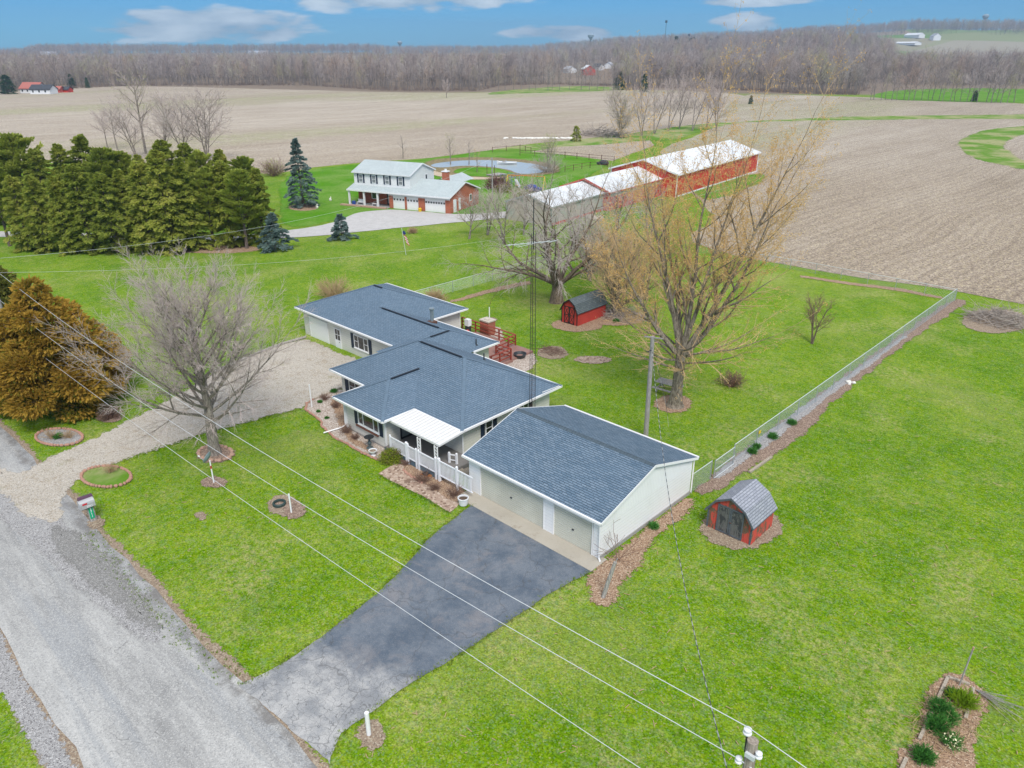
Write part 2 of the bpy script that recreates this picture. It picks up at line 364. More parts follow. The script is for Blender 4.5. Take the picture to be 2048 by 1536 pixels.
def m_road():
    n = NT('road_surface'); p = n.pos; x, y, z = n.xyz(p)
    c = n.mix(n.rng(n.noise(.3, n.mapv(p, (.3, 1.6, 1)), 7, .72), .35, .65), (.27, .268, .26), (.455, .45, .43))
    band = n.rng(n.noise(.55, n.mapv(p, (.10, 1.3, 1)), 4, .6, .5), .5, .64); c = n.mix(n.m('MULTIPLY', band, .55), c, (.27, .285, .30))
    v = n.new('TexVoronoi'); v.inputs['Scale'].default_value = 22; n.put(v.inputs['Vector'], p); cs = n.xyz(v.outputs['Color'])
    c = n.mix(n.m('MULTIPLY', n.rng(cs[1], .6, .9), .45), c, (.20, .20, .20)); c = n.mix(n.m('MULTIPLY', n.rng(cs[2], .7, .9), .4), c, (.62, .61, .58))
    wv = n.new('VectorMath'); wv.operation = 'ADD'; n.put(wv.inputs[0], p)
    nn = n.new('TexNoise'); nn.inputs['Scale'].default_value = 1.2; n.put(nn.inputs['Vector'], p); n.put(wv.inputs[1], nn.outputs[1])
    e = n.vor(1.1, wv.outputs[0], 'DISTANCE_TO_EDGE', 0); cr = n.m('MULTIPLY', n.rng(e, .012, .002), n.rng(n.noise(.28, p, 3), .52, .66))
    e2 = n.vor(3.3, wv.outputs[0], 'DISTANCE_TO_EDGE', 0); cr2 = n.m('MULTIPLY', n.rng(e2, .035, .008), n.rng(n.m('ADD', n.noise(.35, n.mapv(p, (1, 1, 1), 0, (3, 3, 0)), 3), n.m('MULTIPLY', n.rng(y, 7.2, 8.9), .22)), .62, .78))
    c = n.mix(n.m('MULTIPLY', n.m('MAXIMUM', cr, cr2), .55), c, (.12, .115, .11))
    # broken edge: darker rotten asphalt and grit along the lawn side
    ed = n.m('MULTIPLY', n.rng(n.m('ADD', y, n.m('MULTIPLY', n.noise(.5, p, 5, .7), 1.8)), 9.0, 9.7), n.rng(n.noise(.8, p, 5, .7), .40, .60))
    c = n.mix(n.m('MULTIPLY', ed, .75), c, (.155, .145, .135))
    return n.done(c, .88, n.bump(n.m('SUBTRACT', n.noise(18, p, 4, .7), n.m('MULTIPLY', cr, 2.0)), .5, .02), spec=.2)
def m_driveway():
    n = NT('driveway_asphalt'); p = n.pos; x, y, z = n.xyz(p)
    worn = n.m('ADD', n.rng(y, 15.6, 10.8), n.m('MULTIPLY', n.m('SUBTRACT', n.noise(.33, p, 5, .65, .5), .5), 2.0), True)
    c = n.mix(n.rng(n.noise(.5, p, 7, .75), .35, .65), (.085, .112, .148), (.165, .188, .218))
    pt = n.rng(n.noise(.42, n.mapv(p, (1, 1, 1), 0, (9, 2, 0)), 6, .7, .6), .50, .68); c = n.mix(n.m('MULTIPLY', pt, .5), c, (.26, .24, .235))
    lc = n.mix(n.rng(n.noise(.8, p, 6, .7), .35, .65), (.27, .275, .28), (.50, .49, .47))
    c = n.mix(n.m('MULTIPLY', n.rng(worn, .35, .9), .85), c, lc)
    v = n.new('TexVoronoi'); v.inputs['Scale'].default_value = 34; n.put(v.inputs['Vector'], p); cs = n.xyz(v.outputs['Color'])
    c = n.mix(n.m('MULTIPLY', n.rng(cs[1], .6, .9), .25), c, (.07, .07, .075)); c = n.mix(n.m('MULTIPLY', n.rng(cs[2], .8, .95), .14), c, (.42, .41, .39))
    wv = n.new('VectorMath'); wv.operation = 'ADD'; n.put(wv.inputs[0], p)
    nn = n.new('TexNoise'); nn.inputs['Scale'].default_value = 1.5; n.put(nn.inputs['Vector'], p); n.put(wv.inputs[1], nn.outputs[1])
    e = n.vor(2.6, wv.outputs[0], 'DISTANCE_TO_EDGE', 0); cr = n.m('MULTIPLY', n.rng(e, .03, .006), n.rng(worn, .3, .9))
    e2 = n.vor(.30, wv.outputs[0], 'DISTANCE_TO_EDGE', 0); cr2 = n.m('MULTIPLY', n.rng(e2, .012, .003), .8)
    c = n.mix(n.m('MULTIPLY', n.m('MAXIMUM', cr, cr2), .55), c, (.08, .08, .08))
    return n.done(c, .85, n.bump(n.m('SUBTRACT', n.noise(20, p, 4, .7), cr), .45, .015), spec=.22)
def m_concrete(name='concrete', a=(.34, .31, .255), b=(.50, .46, .39)):
    n = NT(name); p = n.pos
    c = n.mix(n.noise(.7, p, 6, .7), a, b); c = n.mix(n.m('MULTIPLY', n.rng(n.noise(1.6, p, 5, .7), .55, .7), .4), c, (.22, .17, .12))
    return n.done(c, .85, n.bump(n.noise(25, p, 3), .3, .01), spec=.2)
def m_water():
    n = NT('pond_water'); p = n.pos
    n.b.inputs['Base Color'].default_value = (.36, .40, .40, 1); n.b.inputs['Roughness'].default_value = .25; n.b.inputs['Specular IOR Level'].default_value = .5
    n.put(n.b.inputs['Normal'], n.bump(n.noise(2.2, p, 4, .6), .12, .05)); return n.mat
# ------------------------------------------------------------------ building materials
def m_shingle(name, a, b, dk, seam=.5):
    n = NT(name); uv = n.uv
    br = n.new('TexBrick'); n.put(br.inputs['Vector'], uv); br.inputs['Scale'].default_value = 1.0
    br.inputs['Brick Width'].default_value = .33; br.inputs['Row Height'].default_value = .145; br.inputs['Mortar Size'].default_value = .011; br.inputs['Mortar Smooth'].default_value = .4
    br.inputs['Color1'].default_value = (*a, 1); br.inputs['Color2'].default_value = (*b, 1); br.inputs['Mortar'].default_value = (*dk, 1); br.inputs['Bias'].default_value = 0.0
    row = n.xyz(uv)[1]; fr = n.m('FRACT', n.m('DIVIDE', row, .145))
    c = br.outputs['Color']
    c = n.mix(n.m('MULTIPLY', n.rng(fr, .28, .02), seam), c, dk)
    c = n.mix(n.m('MULTIPLY', n.m('SUBTRACT', n.noise(.55, n.pos, 5, .65), .35, True), .9), c, sc3(a, 1.28))
    c = n.mix(n.m('MULTIPLY', n.rng(n.noise(16, uv, 3, .8), .5, .68), .35), c, sc3(b, 1.6))
    c = n.mix(n.m('MULTIPLY', n.rng(n.noise(9, n.mapv(uv, (.5, 1.2, 1)), 3, .8), .54, .7), .4), c, dk)
    h = n.m('SUBTRACT', fr, n.m('MULTIPLY', br.outputs['Fac'], .6))
    return n.done(c, .88, n.bump(h, .9, .02), spec=.2)
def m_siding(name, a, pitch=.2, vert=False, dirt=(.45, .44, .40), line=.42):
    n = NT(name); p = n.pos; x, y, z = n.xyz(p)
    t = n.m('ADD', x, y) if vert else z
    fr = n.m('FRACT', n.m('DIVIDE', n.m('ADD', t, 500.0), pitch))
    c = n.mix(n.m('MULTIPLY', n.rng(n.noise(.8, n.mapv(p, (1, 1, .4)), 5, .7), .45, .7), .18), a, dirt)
    c = n.mix(n.m('MULTIPLY', n.rng(fr, .13, .02), line), c, sc3(a, .38))  # lap shade put into the colour, as the bump alone stays faint
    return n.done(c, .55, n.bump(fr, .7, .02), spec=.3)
def m_brick(name, a=(.40, .105, .05), b=(.27, .06, .03), mortar=(.42, .34, .28), k=1.0):
    n = NT(name); p = n.pos; x, y, z = n.xyz(p)
    br = n.new('TexBrick'); n.put(br.inputs['Vector'], n.comb(n.m('MULTIPLY', n.m('ADD', x, y), k), z))
    br.inputs['Scale'].default_value = 1.0; br.inputs['Brick Width'].default_value = .22; br.inputs['Row Height'].default_value = .075; br.inputs['Mortar Size'].default_value = .008
    br.inputs['Color1'].default_value = (*a, 1); br.inputs['Color2'].default_value = (*b, 1); br.inputs['Mortar'].default_value = (*mortar, 1)
    c = n.mix(n.m('MULTIPLY', n.noise(1.4, p, 5, .7), .5), br.outputs['Color'], sc3(a, .7))
    return n.done(c, .85, n.bump(n.m('SUBTRACT', 1.0, br.outputs['Fac']), .4, .01), spec=.2)
def m_ribbed(name, a, b=None, pitch=.3, ro=.5, patch=.3, axis='xy', k=.5):
    n = NT(name); p = n.pos; x, y, z = n.xyz(p)
    t = {'xy': n.m('ADD', x, y), 'x': x, 'y': y}[axis]
    fr = n.m('FRACT', n.m('DIVIDE', n.m('ADD', t, 500.0), pitch))
    c = n.mix(n.rng(n.noise(patch, p, 5, .65), .4, .62), a, b or sc3(a, .8))
    c = n.mix(n.m('MULTIPLY', n.rng(fr, .16, .04), k), c, sc3(a, .45))
    return n.done(c, ro, n.bump(n.rng(fr, .2, .0), .6, .02), spec=.4)
def m_metalroof(name, a, b, rust=(.35, .30, .26)):
    n = NT(name); uv = n.uv; u = n.xyz(uv)[0]
    fr = n.m('FRACT', n.m('DIVIDE', n.m('ADD', u, 500.0), .9))
    c = n.mix(n.rng(n.noise(.25, n.pos, 5, .65), .4, .62), a, b)
    c = n.mix(n.m('MULTIPLY', n.rng(n.noise(1.5, n.mapv(uv, (1, .2, 1)), 5, .75), .55, .72), .5), c, rust)
    c = n.mix(n.m('MULTIPLY', n.rng(fr, .08, .02), .45), c, sc3(a, .5))
    return n.done(c, .42, n.bump(n.rng(fr, .1, .0), .5, .03), spec=.4)
def m_peel(name, paint, wood, amt=.55, sc=2.2):
    n = NT(name); p = n.pos
    pl = n.mapv(p, (1, 1, .45)); f = n.noise(sc, pl, 7, .72, .5)
    c = n.mix(n.noise(1.2, p, 4), sc3(paint, .82), sc3(paint, 1.2))
    c = n.mix(n.rng(f, amt, amt+.035), c, n.mix(n.noise(9, pl, 4, .8), sc3(wood, .35), wood))
    x, y, z = n.xyz(p); g = n.m('FRACT', n.m('DIVIDE', n.m('ADD', n.m('ADD', x, y), 500.0), .2)); c = n.mix(n.m('MULTIPLY', n.rng(g, .1, .02), .6), c, (.03, .02, .015))
    return n.done(c, .8, n.bump(f, .4, .01), spec=.2)
def m_wood(name, a, b, sc=3.0, st=(8, 8, 1)):
    n = NT(name); v = n.mapv(n.objc, st); f = n.noise(sc, v, 6, .7)
    c = n.mix(n.rng(f, .35, .68), b, a)
    return n.done(c, .85, n.bump(f, .5, .01), spec=.15)
def m_glass():
    n = NT('window_glass'); p = n.pos
    c = n.mix(n.rng(n.noise(.8, p, 2), .45, .6), (.012, .016, .02), (.06, .065, .07))
    return n.done(c, .05, spec=.8)
def m_leafy(name, cols, ro=.75, sc=1.2, obj=True, trans=.25):
    n = NT(name); v = n.objc if obj else n.pos
    f = n.m('ADD', n.m('MULTIPLY', n.noise(sc, v, 3, .6), .55), n.m('MULTIPLY', n.noise(sc*9, v, 2, .6), .45))
    f = n.m('ADD', f, n.m('MULTIPLY', n.m('SUBTRACT', n.rnd(), .5), .10))
    k = len(cols); c = n.ramp(f, [(.34+.32*i/(k-1), q) for i, q in enumerate(cols)])
    n.done(c, ro, spec=.15)
    if trans:
        t = n.new('BsdfTranslucent'); n.put(t.inputs[0], c); mx = n.new('MixShader'); mx.inputs[0].default_value = trans
        n.nt.links.new(n.b.outputs[0], mx.inputs[1]); n.nt.links.new(t.outputs[0], mx.inputs[2]); n.nt.links.new(mx.outputs[0], n.o.inputs[0])
    return n.mat
def m_bark(name, a, b):
    n = NT(name); v = n.mapv(n.objc, (3, 3, .8)); f = n.noise(3.5, v, 6, .75)
    c = n.mix(n.rng(f, .36, .64), b, a); c = n.mix(n.m('MULTIPLY', n.m('SUBTRACT', n.rnd(), .5), .3, True), c, (.30, .25, .2))
    return n.done(c, .9, n.bump(f, .9, .03), spec=.1)
def m_chip(name='paint_white'): return plain(name, (.80, .80, .79), .45, 3, .05, .05)
def m_tubew():
    n = NT('twisted_cable'); uvv = n.pos; x, y, z = n.xyz(uvv)
    t = n.m('FRACT', n.m('MULTIPLY', y, 2.3)); c = n.mix(n.rng(t, .48, .55), (.07, .075, .08), (.36, .37, .37)); return n.done(c, .5)
W = {}
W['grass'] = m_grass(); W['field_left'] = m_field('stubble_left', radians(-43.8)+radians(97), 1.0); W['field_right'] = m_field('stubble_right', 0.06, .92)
W['gravel'] = m_gravel(); W['road'] = m_road(); W['drive'] = m_driveway(); W['concrete'] = m_concrete(); W['water'] = m_water()
W['conc_grey'] = m_concrete('foundation_concrete', (.26, .25, .235), (.42, .41, .39)); W['patio'] = m_concrete('patio_concrete', (.16, .15, .145), (.27, .26, .25))
W['nbr_drive'] = m_concrete('cracked_pavement', (.36, .35, .345), (.58, .565, .55))
W['mulch'] = m_speck('mulch', (.21, .145, .11), (.34, .25, .195), (.09, .055, .04), 20, 1.2, (.46, .36, .28))
W['pebble'] = m_speck('river_pebbles', (.38, .31, .26), (.54, .47, .41), (.20, .13, .10), 17, .7, (.68, .64, .58))
W['stones'] = m_speck('grey_gravel', (.28, .275, .27), (.42, .41, .40), (.14, .13, .13), 22, .7, (.54, .53, .52))
W['dirt'] = m_speck('bare_dirt', (.24, .18, .13), (.37, .29, .21), (.15, .11, .08), 18, .8, (.44, .38, .29))
W['leaflit'] = m_speck('dead_leaves', (.26, .165, .105), (.44, .30, .20), (.11, .065, .045), 22, 1.3, (.58, .45, .33))
W['sand'] = m_speck('sandy_bank', (.48, .38, .27), (.58, .48, .36), (.34, .26, .18), 6, .3)
W['reedbank'] = m_speck('reed_bank', (.20, .16, .08), (.30, .22, .13), (.10, .10, .04), 3, .3, (.26, .24, .09))
W['strip'] = None
def m_strip():
    n = NT('rough_grass'); n.fringe(.6); p = n.pos
    c = n.mix(n.rng(n.noise(.09, p, 5, .65, .4), .42, .60), (.105, .225, .02), (.33, .32, .16)); c = n.mix(n.m('MULTIPLY', n.rng(n.noise(1.2, p, 5, .7), .45, .65), .5), c, (.15, .26, .04))
    return n.done(c, .95, n.bump(n.noise(3, p, 4), .5, .05), spec=.05)
W['strip'] = m_strip()
def m_lush():
    n = NT('lush_grass'); n.fringe(1.2); p = n.pos
    c = n.mix(n.rng(n.noise(.12, p, 5, .65, .4), .38, .62), (.085, .235, .008), (.16, .28, .05)); c = n.mix(n.m('MULTIPLY', n.rng(n.noise(2.2, p, 5, .7), .45, .65), .5), c, (.05, .16, .006))
    return n.done(c, .95, n.bump(n.noise(5, p, 4), .5, .05), spec=.05)
W['lush'] = m_lush()
W['shingle'] = m_shingle('house_shingles', (.115, .172, .235), (.155, .215, .280), (.040, .062, .092), .55)
W['shingle_g'] = m_shingle('garage_shingles', (.100, .155, .215), (.175, .235, .300), (.018, .034, .052), .95); W['cap'] = plain('ridge_cap_shingles', (.115, .168, .225), .85, 5, .3); W['cap_d'] = plain('dark_cap_shingles', (.075, .105, .130), .85, 9, .5)
W['shingle_n'] = m_shingle('pale_grey_shingles', (.40, .46, .47), (.50, .55, .55), (.28, .32, .33), .3)
W['shingle_s'] = m_shingle('weathered_grey_shingles', (.27, .285, .33), (.36, .375, .42), (.09, .095, .11), .7)
W['shingle_d'] = m_shingle('mossy_dark_shingles', (.10, .12, .13), (.15, .175, .18), (.03, .035, .04), .5)
W['vent'] = plain('ridge_vent_black', (.018, .024, .034), .6)
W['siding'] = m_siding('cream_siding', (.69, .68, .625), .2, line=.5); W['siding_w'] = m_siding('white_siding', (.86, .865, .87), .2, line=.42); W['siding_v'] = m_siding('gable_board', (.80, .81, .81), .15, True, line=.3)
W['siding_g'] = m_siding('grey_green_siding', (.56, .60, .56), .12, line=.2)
W['white'] = plain('white_paint', (.80, .80, .80), .45, 3, .05, .05); W['white_o'] = plain('white_vinyl', (.78, .79, .83), .4, 3, .05, .05)
W['offwhite'] = plain('off_white_trim', (.70, .69, .65), .5, 2, .08)
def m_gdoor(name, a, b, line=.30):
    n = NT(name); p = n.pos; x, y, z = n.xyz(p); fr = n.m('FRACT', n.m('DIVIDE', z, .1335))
    c = n.mix(n.rng(n.noise(.5, p, 4), .4, .6), a, b); c = n.mix(n.m('MULTIPLY', n.rng(fr, .2, .03), line), c, sc3(a, .4)); return n.done(c, .45, n.bump(fr, .5, .015), spec=.35)  # groove shade put into the colour; the panel ribs alone look flat
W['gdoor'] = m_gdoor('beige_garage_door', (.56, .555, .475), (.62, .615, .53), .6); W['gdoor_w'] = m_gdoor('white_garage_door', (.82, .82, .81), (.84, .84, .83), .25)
W['shutter'] = plain('navy_shutter', (.018, .032, .058), .5); W['glass'] = m_glass(); W['canopy'] = plain('white_canopy_metal', (.68, .68, .67), .5, 3, .05, .05); W['black'] = plain('black_iron', (.02, .02, .022), .45); W['darkmetal'] = plain('dark_metal', (.05, .055, .06), .4, metal=.3)
W['bricksill'] = plain('brown_sill', (.20, .085, .06), .7); W['galv'] = plain('galvanised_steel', (.42, .46, .49), .38, 5, .15, metal=.5); W['alu'] = plain('pale_aluminium', (.66, .70, .72), .35, 5, .08, metal=.25)
W['brick'] = m_brick('red_brick'); W['brick_n'] = m_brick('orange_red_brick', (.50, .115, .045), (.36, .075, .03))
W['redstain'] = plain('red_stained_wood', (.27, .050, .030), .7, 3, .3); W['deckfloor'] = m_siding('deck_boards', (.30, .16, .13), .14, True, line=.6)
W['barn_red'] = m_ribbed('barn_red_steel', (.50, .028, .020), (.62, .06, .035), .3); W['barn_pink'] = m_ribbed('faded_red_steel', (.58, .115, .085), (.46, .075, .055), .3, patch=.15)
W['barn_tan'] = m_ribbed('faded_tan_steel', (.46, .40, .33), (.36, .39, .35), .3, patch=.2); W['barn_roof'] = m_metalroof('white_steel_roof', (.74, .76, .78), (.66, .69, .72)); W['barn_roof2'] = m_metalroof('worn_white_steel_roof', (.62, .65, .67), (.72, .74, .74), (.45, .43, .40))
W['shed_red'] = m_peel('peeling_red_board', (.56, .085, .062), (.26, .17, .11), .505, 2.4); W['shed_red2'] = m_peel('red_board', (.46, .055, .04), (.2, .12, .08), .66, 2.0)
W['shed_door'] = m_peel('bare_black_door', (.055, .058, .06), (.20, .20, .19), .47, 3.0); W['shed_trim'] = plain('flaking_dark_trim', (.10, .115, .13), .8, 9, .6)
W['door_red'] = plain('red_door_paint', (.46, .055, .04), .6, 3, .2)
W['oldwood'] = m_wood('weathered_wood', (.46, .44, .41), (.22, .20, .18)); W['pole'] = m_wood('pole_wood', (.42, .37, .31), (.24, .20, .165)); W['polegrey'] = m_wood('grey_pole_wood', (.38, .365, .35), (.24, .22, .20))
W['timber'] = m_wood('garden_timber', (.50, .44, .36), (.26, .22, .17)); W['rust'] = plain('rusty_steel', (.13, .065, .045), .8, 8, .5)
W['bark'] = m_bark('grey_bark', (.34, .30, .255), (.135, .115, .095)); W['bark_m'] = m_bark('maple_bark', (.32, .275, .215), (.11, .09, .07)); W['bark_p'] = m_bark('pine_bark', (.20, .16, .135), (.09, .07, .06))
W['bark_mul'] = m_bark('mulberry_bark', (.22, .175, .125), (.085, .062, .045)); W['bark_far'] = m_bark('far_bark', (.29, .255, .235), (.16, .14, .125))
W['twig'] = plain('grey_twigs', (.45, .375, .345), .9, 2, .25, 0, obj=True); W['twig_m'] = plain('brown_twigs', (.52, .36, .20), .9, 2, .3, 0, obj=True); W['twig_mul'] = plain('grey_brown_twigs', (.44, .385, .35), .9, 2, .25, 0, obj=True)
def m_twigfar():
    n = NT('far_twigs'); c = n.ramp(n.rnd(), [(0, (.29, .235, .215)), (.25, (.37, .31, .285)), (.5, (.44, .385, .36)), (.7, (.33, .30, .285)), (.85, (.46, .33, .25)), (.95, (.38, .37, .20)), (1, (.50, .46, .40))]); return n.done(c, .95, spec=.05)
W['twig_far'] = m_twigfar()
W['bud'] = m_leafy('maple_buds', [(.54, .31, .10), (.72, .45, .16), (.82, .60, .26)], sc=2, trans=.3); W['catkin'] = m_leafy('willow_leaves', [(.20, .24, .04), (.33, .36, .08), (.42, .42, .12)], sc=1)
W['spruce'] = m_leafy('spruce_needles', [(.17, .22, .035), (.31, .37, .06), (.45, .49, .09), (.60, .57, .16)], sc=.8, trans=.5); W['pineneedle'] = m_leafy('pine_needles', [(.19, .26, .04), (.37, .43, .07), (.54, .56, .13)], sc=.8, trans=.5)
W['bluespruce'] = m_leafy('blue_spruce_needles', [(.075, .135, .115), (.16, .235, .21), (.31, .39, .365)], sc=1.3); W['cedar_in'] = m_leafy('cedar_green', [(.09, .12, .014), (.19, .225, .028), (.31, .31, .045)], sc=1, trans=.4)
W['cedar_out'] = m_leafy('cedar_orange', [(.25, .19, .03), (.44, .29, .045), (.60, .39, .075)], sc=.7, trans=.35); W['arbor'] = m_leafy('yellowing_conifer', [(.10, .115, .02), (.22, .225, .04), (.38, .33, .07)], sc=.8)
W['farever'] = m_leafy('far_evergreen', [(.03, .065, .035), (.06, .115, .05), (.09, .15, .065)], sc=.5, trans=0)
W['bushgreen'] = m_leafy('yellow_green_leaves', [(.10, .16, .015), (.24, .29, .025), (.42, .42, .04)], sc=3); W['tuft'] = m_leafy('dark_green_blades', [(.04, .15, .02), (.07, .24, .04), (.13, .34, .07)], sc=3)
W['limeleaf'] = m_leafy('lime_leaves', [(.16, .30, .015), (.28, .42, .02)], sc=3); W['petal'] = plain('cream_petals', (.80, .78, .48), .6, 3, .1, obj=True)
W['brush'] = plain('brush_twigs', (.20, .125, .095), .95, 4, .4, 0, obj=True); W['brushgrey'] = plain('grey_sticks', (.36, .31, .27), .95, 4, .4, 0, obj=True); W['brushtan'] = plain('tan_stems', (.42, .30, .175), .95, 4, .3, 0, obj=True)
W['edgebrick'] = plain('pale_red_edging', (.42, .235, .175), .9, 5, .3); W['paver'] = m_speck('old_pavers', (.33, .23, .175), (.46, .36, .28), (.16, .10, .07), 7, 1.2, (.56, .46, .37))
W['rock'] = plain('pale_rock', (.52, .47, .40), .9, 6, .3); W['rockred'] = plain('reddish_rock', (.42, .27, .20), .9, 6, .3); W['whiterock'] = plain('white_rock', (.74, .72, .66), .8, 6, .15)
W['yellow'] = plain('yellow_plastic', (.75, .50, .03), .5); W['blue'] = plain('blue_plastic', (.03, .07, .28), .5); W['orange'] = plain('orange_paint', (.55, .20, .03), .6); W['green_sign'] = plain('green_sign', (0.0, .36, .17), .45, 2, .08)
W['dish'] = plain('grey_dish', (.27, .34, .38), .45, 2, .1); W['wire'] = plain('bare_wire', (.62, .64, .66), .4, 1, .1); W['cable'] = m_tubew(); W['porcelain'] = plain('porcelain', (.72, .73, .75), .25, 4, .1)
W['soil'] = plain('potting_soil', (.10, .07, .05), .95, 8, .4); W['redflag'] = plain('flag_red', (.55, .03, .04), .7); W['blueflag'] = plain('flag_blue', (.03, .05, .20), .7); W['tile'] = plain('grey_tile', (.42, .45, .46), .6, 3, .1)
W['maroon_leaf'] = m_leafy('maroon_leaves', [(.06, .02, .025), (.14, .045, .045)], sc=2); W['farroof'] = plain('far_red_roof', (.42, .14, .11), .7); W['darkroof'] = plain('far_dark_roof', (.06, .065, .075), .8); W['fargreyroof'] = plain('far_grey_roof', (.38, .39, .42), .8)
W['farwhite'] = plain('far_white_wall', (.74, .75, .76), .6); W['purple'] = plain('purple_box', (.10, .05, .09), .5); W['mailgrey'] = plain('mailbox_grey', (.46, .46, .47), .45, 3, .1, metal=.2)
# ------------------------------------------------------------------ vegetation builders
def rvec(rng):
    a = rng.uniform(0, 2*pi); z = rng.uniform(-1, 1); r = sqrt(1-z*z); return Vector((r*cos(a), r*sin(a), z))
def bent(rng, p, d, L, n, wob, up=0.0, droop=0.0):
    pts = [Vector(p)]; d = Vector(d).normalized()
    for i in range(n):
        d = (d+rvec(rng)*wob+Vector((0, 0, up))+Vector((0, 0, -droop*(i+1)/n))).normalized(); pts.append(pts[-1]+d*(L/n))
    return pts, d
def side_dir(rng, d, ang, az=None):
    a = d.cross(Vector((0.2, 0.3, 0.93)))
    a = a.normalized() if a.length > .05 else Vector((1, 0, 0))
    b = d.cross(a); t = rng.uniform(0, 2*pi) if az is None else az
    return (d*cos(ang)+(a*cos(t)+b*sin(t))*sin(ang)).normalized()
def at_path(pts, t):
    k = t*(len(pts)-1); i = min(int(k), len(pts)-2); f = k-i; return pts[i].lerp(pts[i+1], f), (pts[i+1]-pts[i]).normalized()
class Tree:
    """bare tree: wood (trunk and limbs) in one mesh, fine twigs in another; 'tips' remembers where buds sit"""
    def __init__(s, seed): s.rng = random.Random(seed); s.wood = MB(); s.twig = MB(); s.tips = []
    def limb(s, p, d, L, r, lv, prm):
        rng = s.rng; q = prm[lv]
        n = q.get('n', 4); pts, _ = bent(rng, p, d, L, n, q.get('wob', .15), q.get('up', 0), q.get('droop', 0))
        last = lv == len(prm)-1; r1 = r*q.get('taper', .35)
        rad = [r+(r1-r)*i/n for i in range(n+1)]
        (s.twig if q.get('tw', last) else s.wood).tube(pts, rad, q.get('s', 5 if not last else 3), cap=False)
        if last:
            s.tips.append((pts[-1], (pts[-1]-pts[-2]).normalized())); s.tips.append((at_path(pts, .55)[0], (pts[-1]-pts[-2]).normalized())); return
        k = q['k']; k = k if isinstance(k, int) else rng.randint(*k)
        t0, t1 = q.get('t', (.3, 1.0))
        for i in range(k):
            t = t0+(t1-t0)*(i+rng.uniform(.1, .9))/k; bp, bd = at_path(pts, min(t, .995))
            ang = radians(rng.uniform(*q.get('ang', (30, 55))))
            nd = side_dir(rng, bd, ang, i*2.4+rng.uniform(-.5, .5))
            nl = L*rng.uniform(*q.get('len', (.45, .7)))*(1-q.get('fall', .35)*(t-t0)/(t1-t0+1e-6))
            rr = (r+(r1-r)*t)*rng.uniform(.5, .68)
            s.limb(bp, nd, nl, max(rr, q.get('rmin', .01)), lv+1, prm)
        if q.get('cont', True): s.limb(pts[-1], (pts[-1]-pts[-2]).normalized(), L*.45, r1*.95, lv+1, prm)
    def trunk(s, pts, rad, n=9, flare=1.5):
        p0 = Vector(pts[0]); r0 = rad[0]
        pts = [p0+Vector((0, 0, -.15)), p0+Vector((0, 0, .25)), p0+Vector((0, 0, .8))]+[Vector(p) for p in pts[1:]]; rad = [r0*flare, r0*1.18, r0]+list(rad[1:])
        s.wood.tube(pts, rad, n, cap=True); return pts
    def buds(s, mb, count, size, lo=.6):
        rng = s.rng
        for i in range(count):
            p, d = rng.choice(s.tips); p = p+rvec(rng)*size*1.2
            a = rvec(rng)*size*rng.uniform(lo, 1); b = rvec(rng)*size*rng.uniform(lo, 1); c = rvec(rng)*size*.5
            mb.face([p-a*.5, p+b*.5, p+a*.5+c*.3]); mb.face([p-b*.5, p+a*.4, p+c])
def tree_thing(name, label, T, loc, wood, twig, buds=None, group=None, cat='tree', tn='twigs'):
    t = thing(name, label, cat, loc, group)
    off = Vector(loc)
    for mb, nm, m in ((T.wood, 'trunk', wood), (T.twig, tn, twig)):
        if not mb.f: continue
        mb.v = [(x+off.x, y+off.y, z+off.z) for x, y, z in mb.v]; mb.build(nm, m, t)
    if buds is not None:
        mb, m = buds; mb.v = [(x+off.x, y+off.y, z+off.z) for x, y, z in mb.v]; mb.build('buds', m, t)
    return t
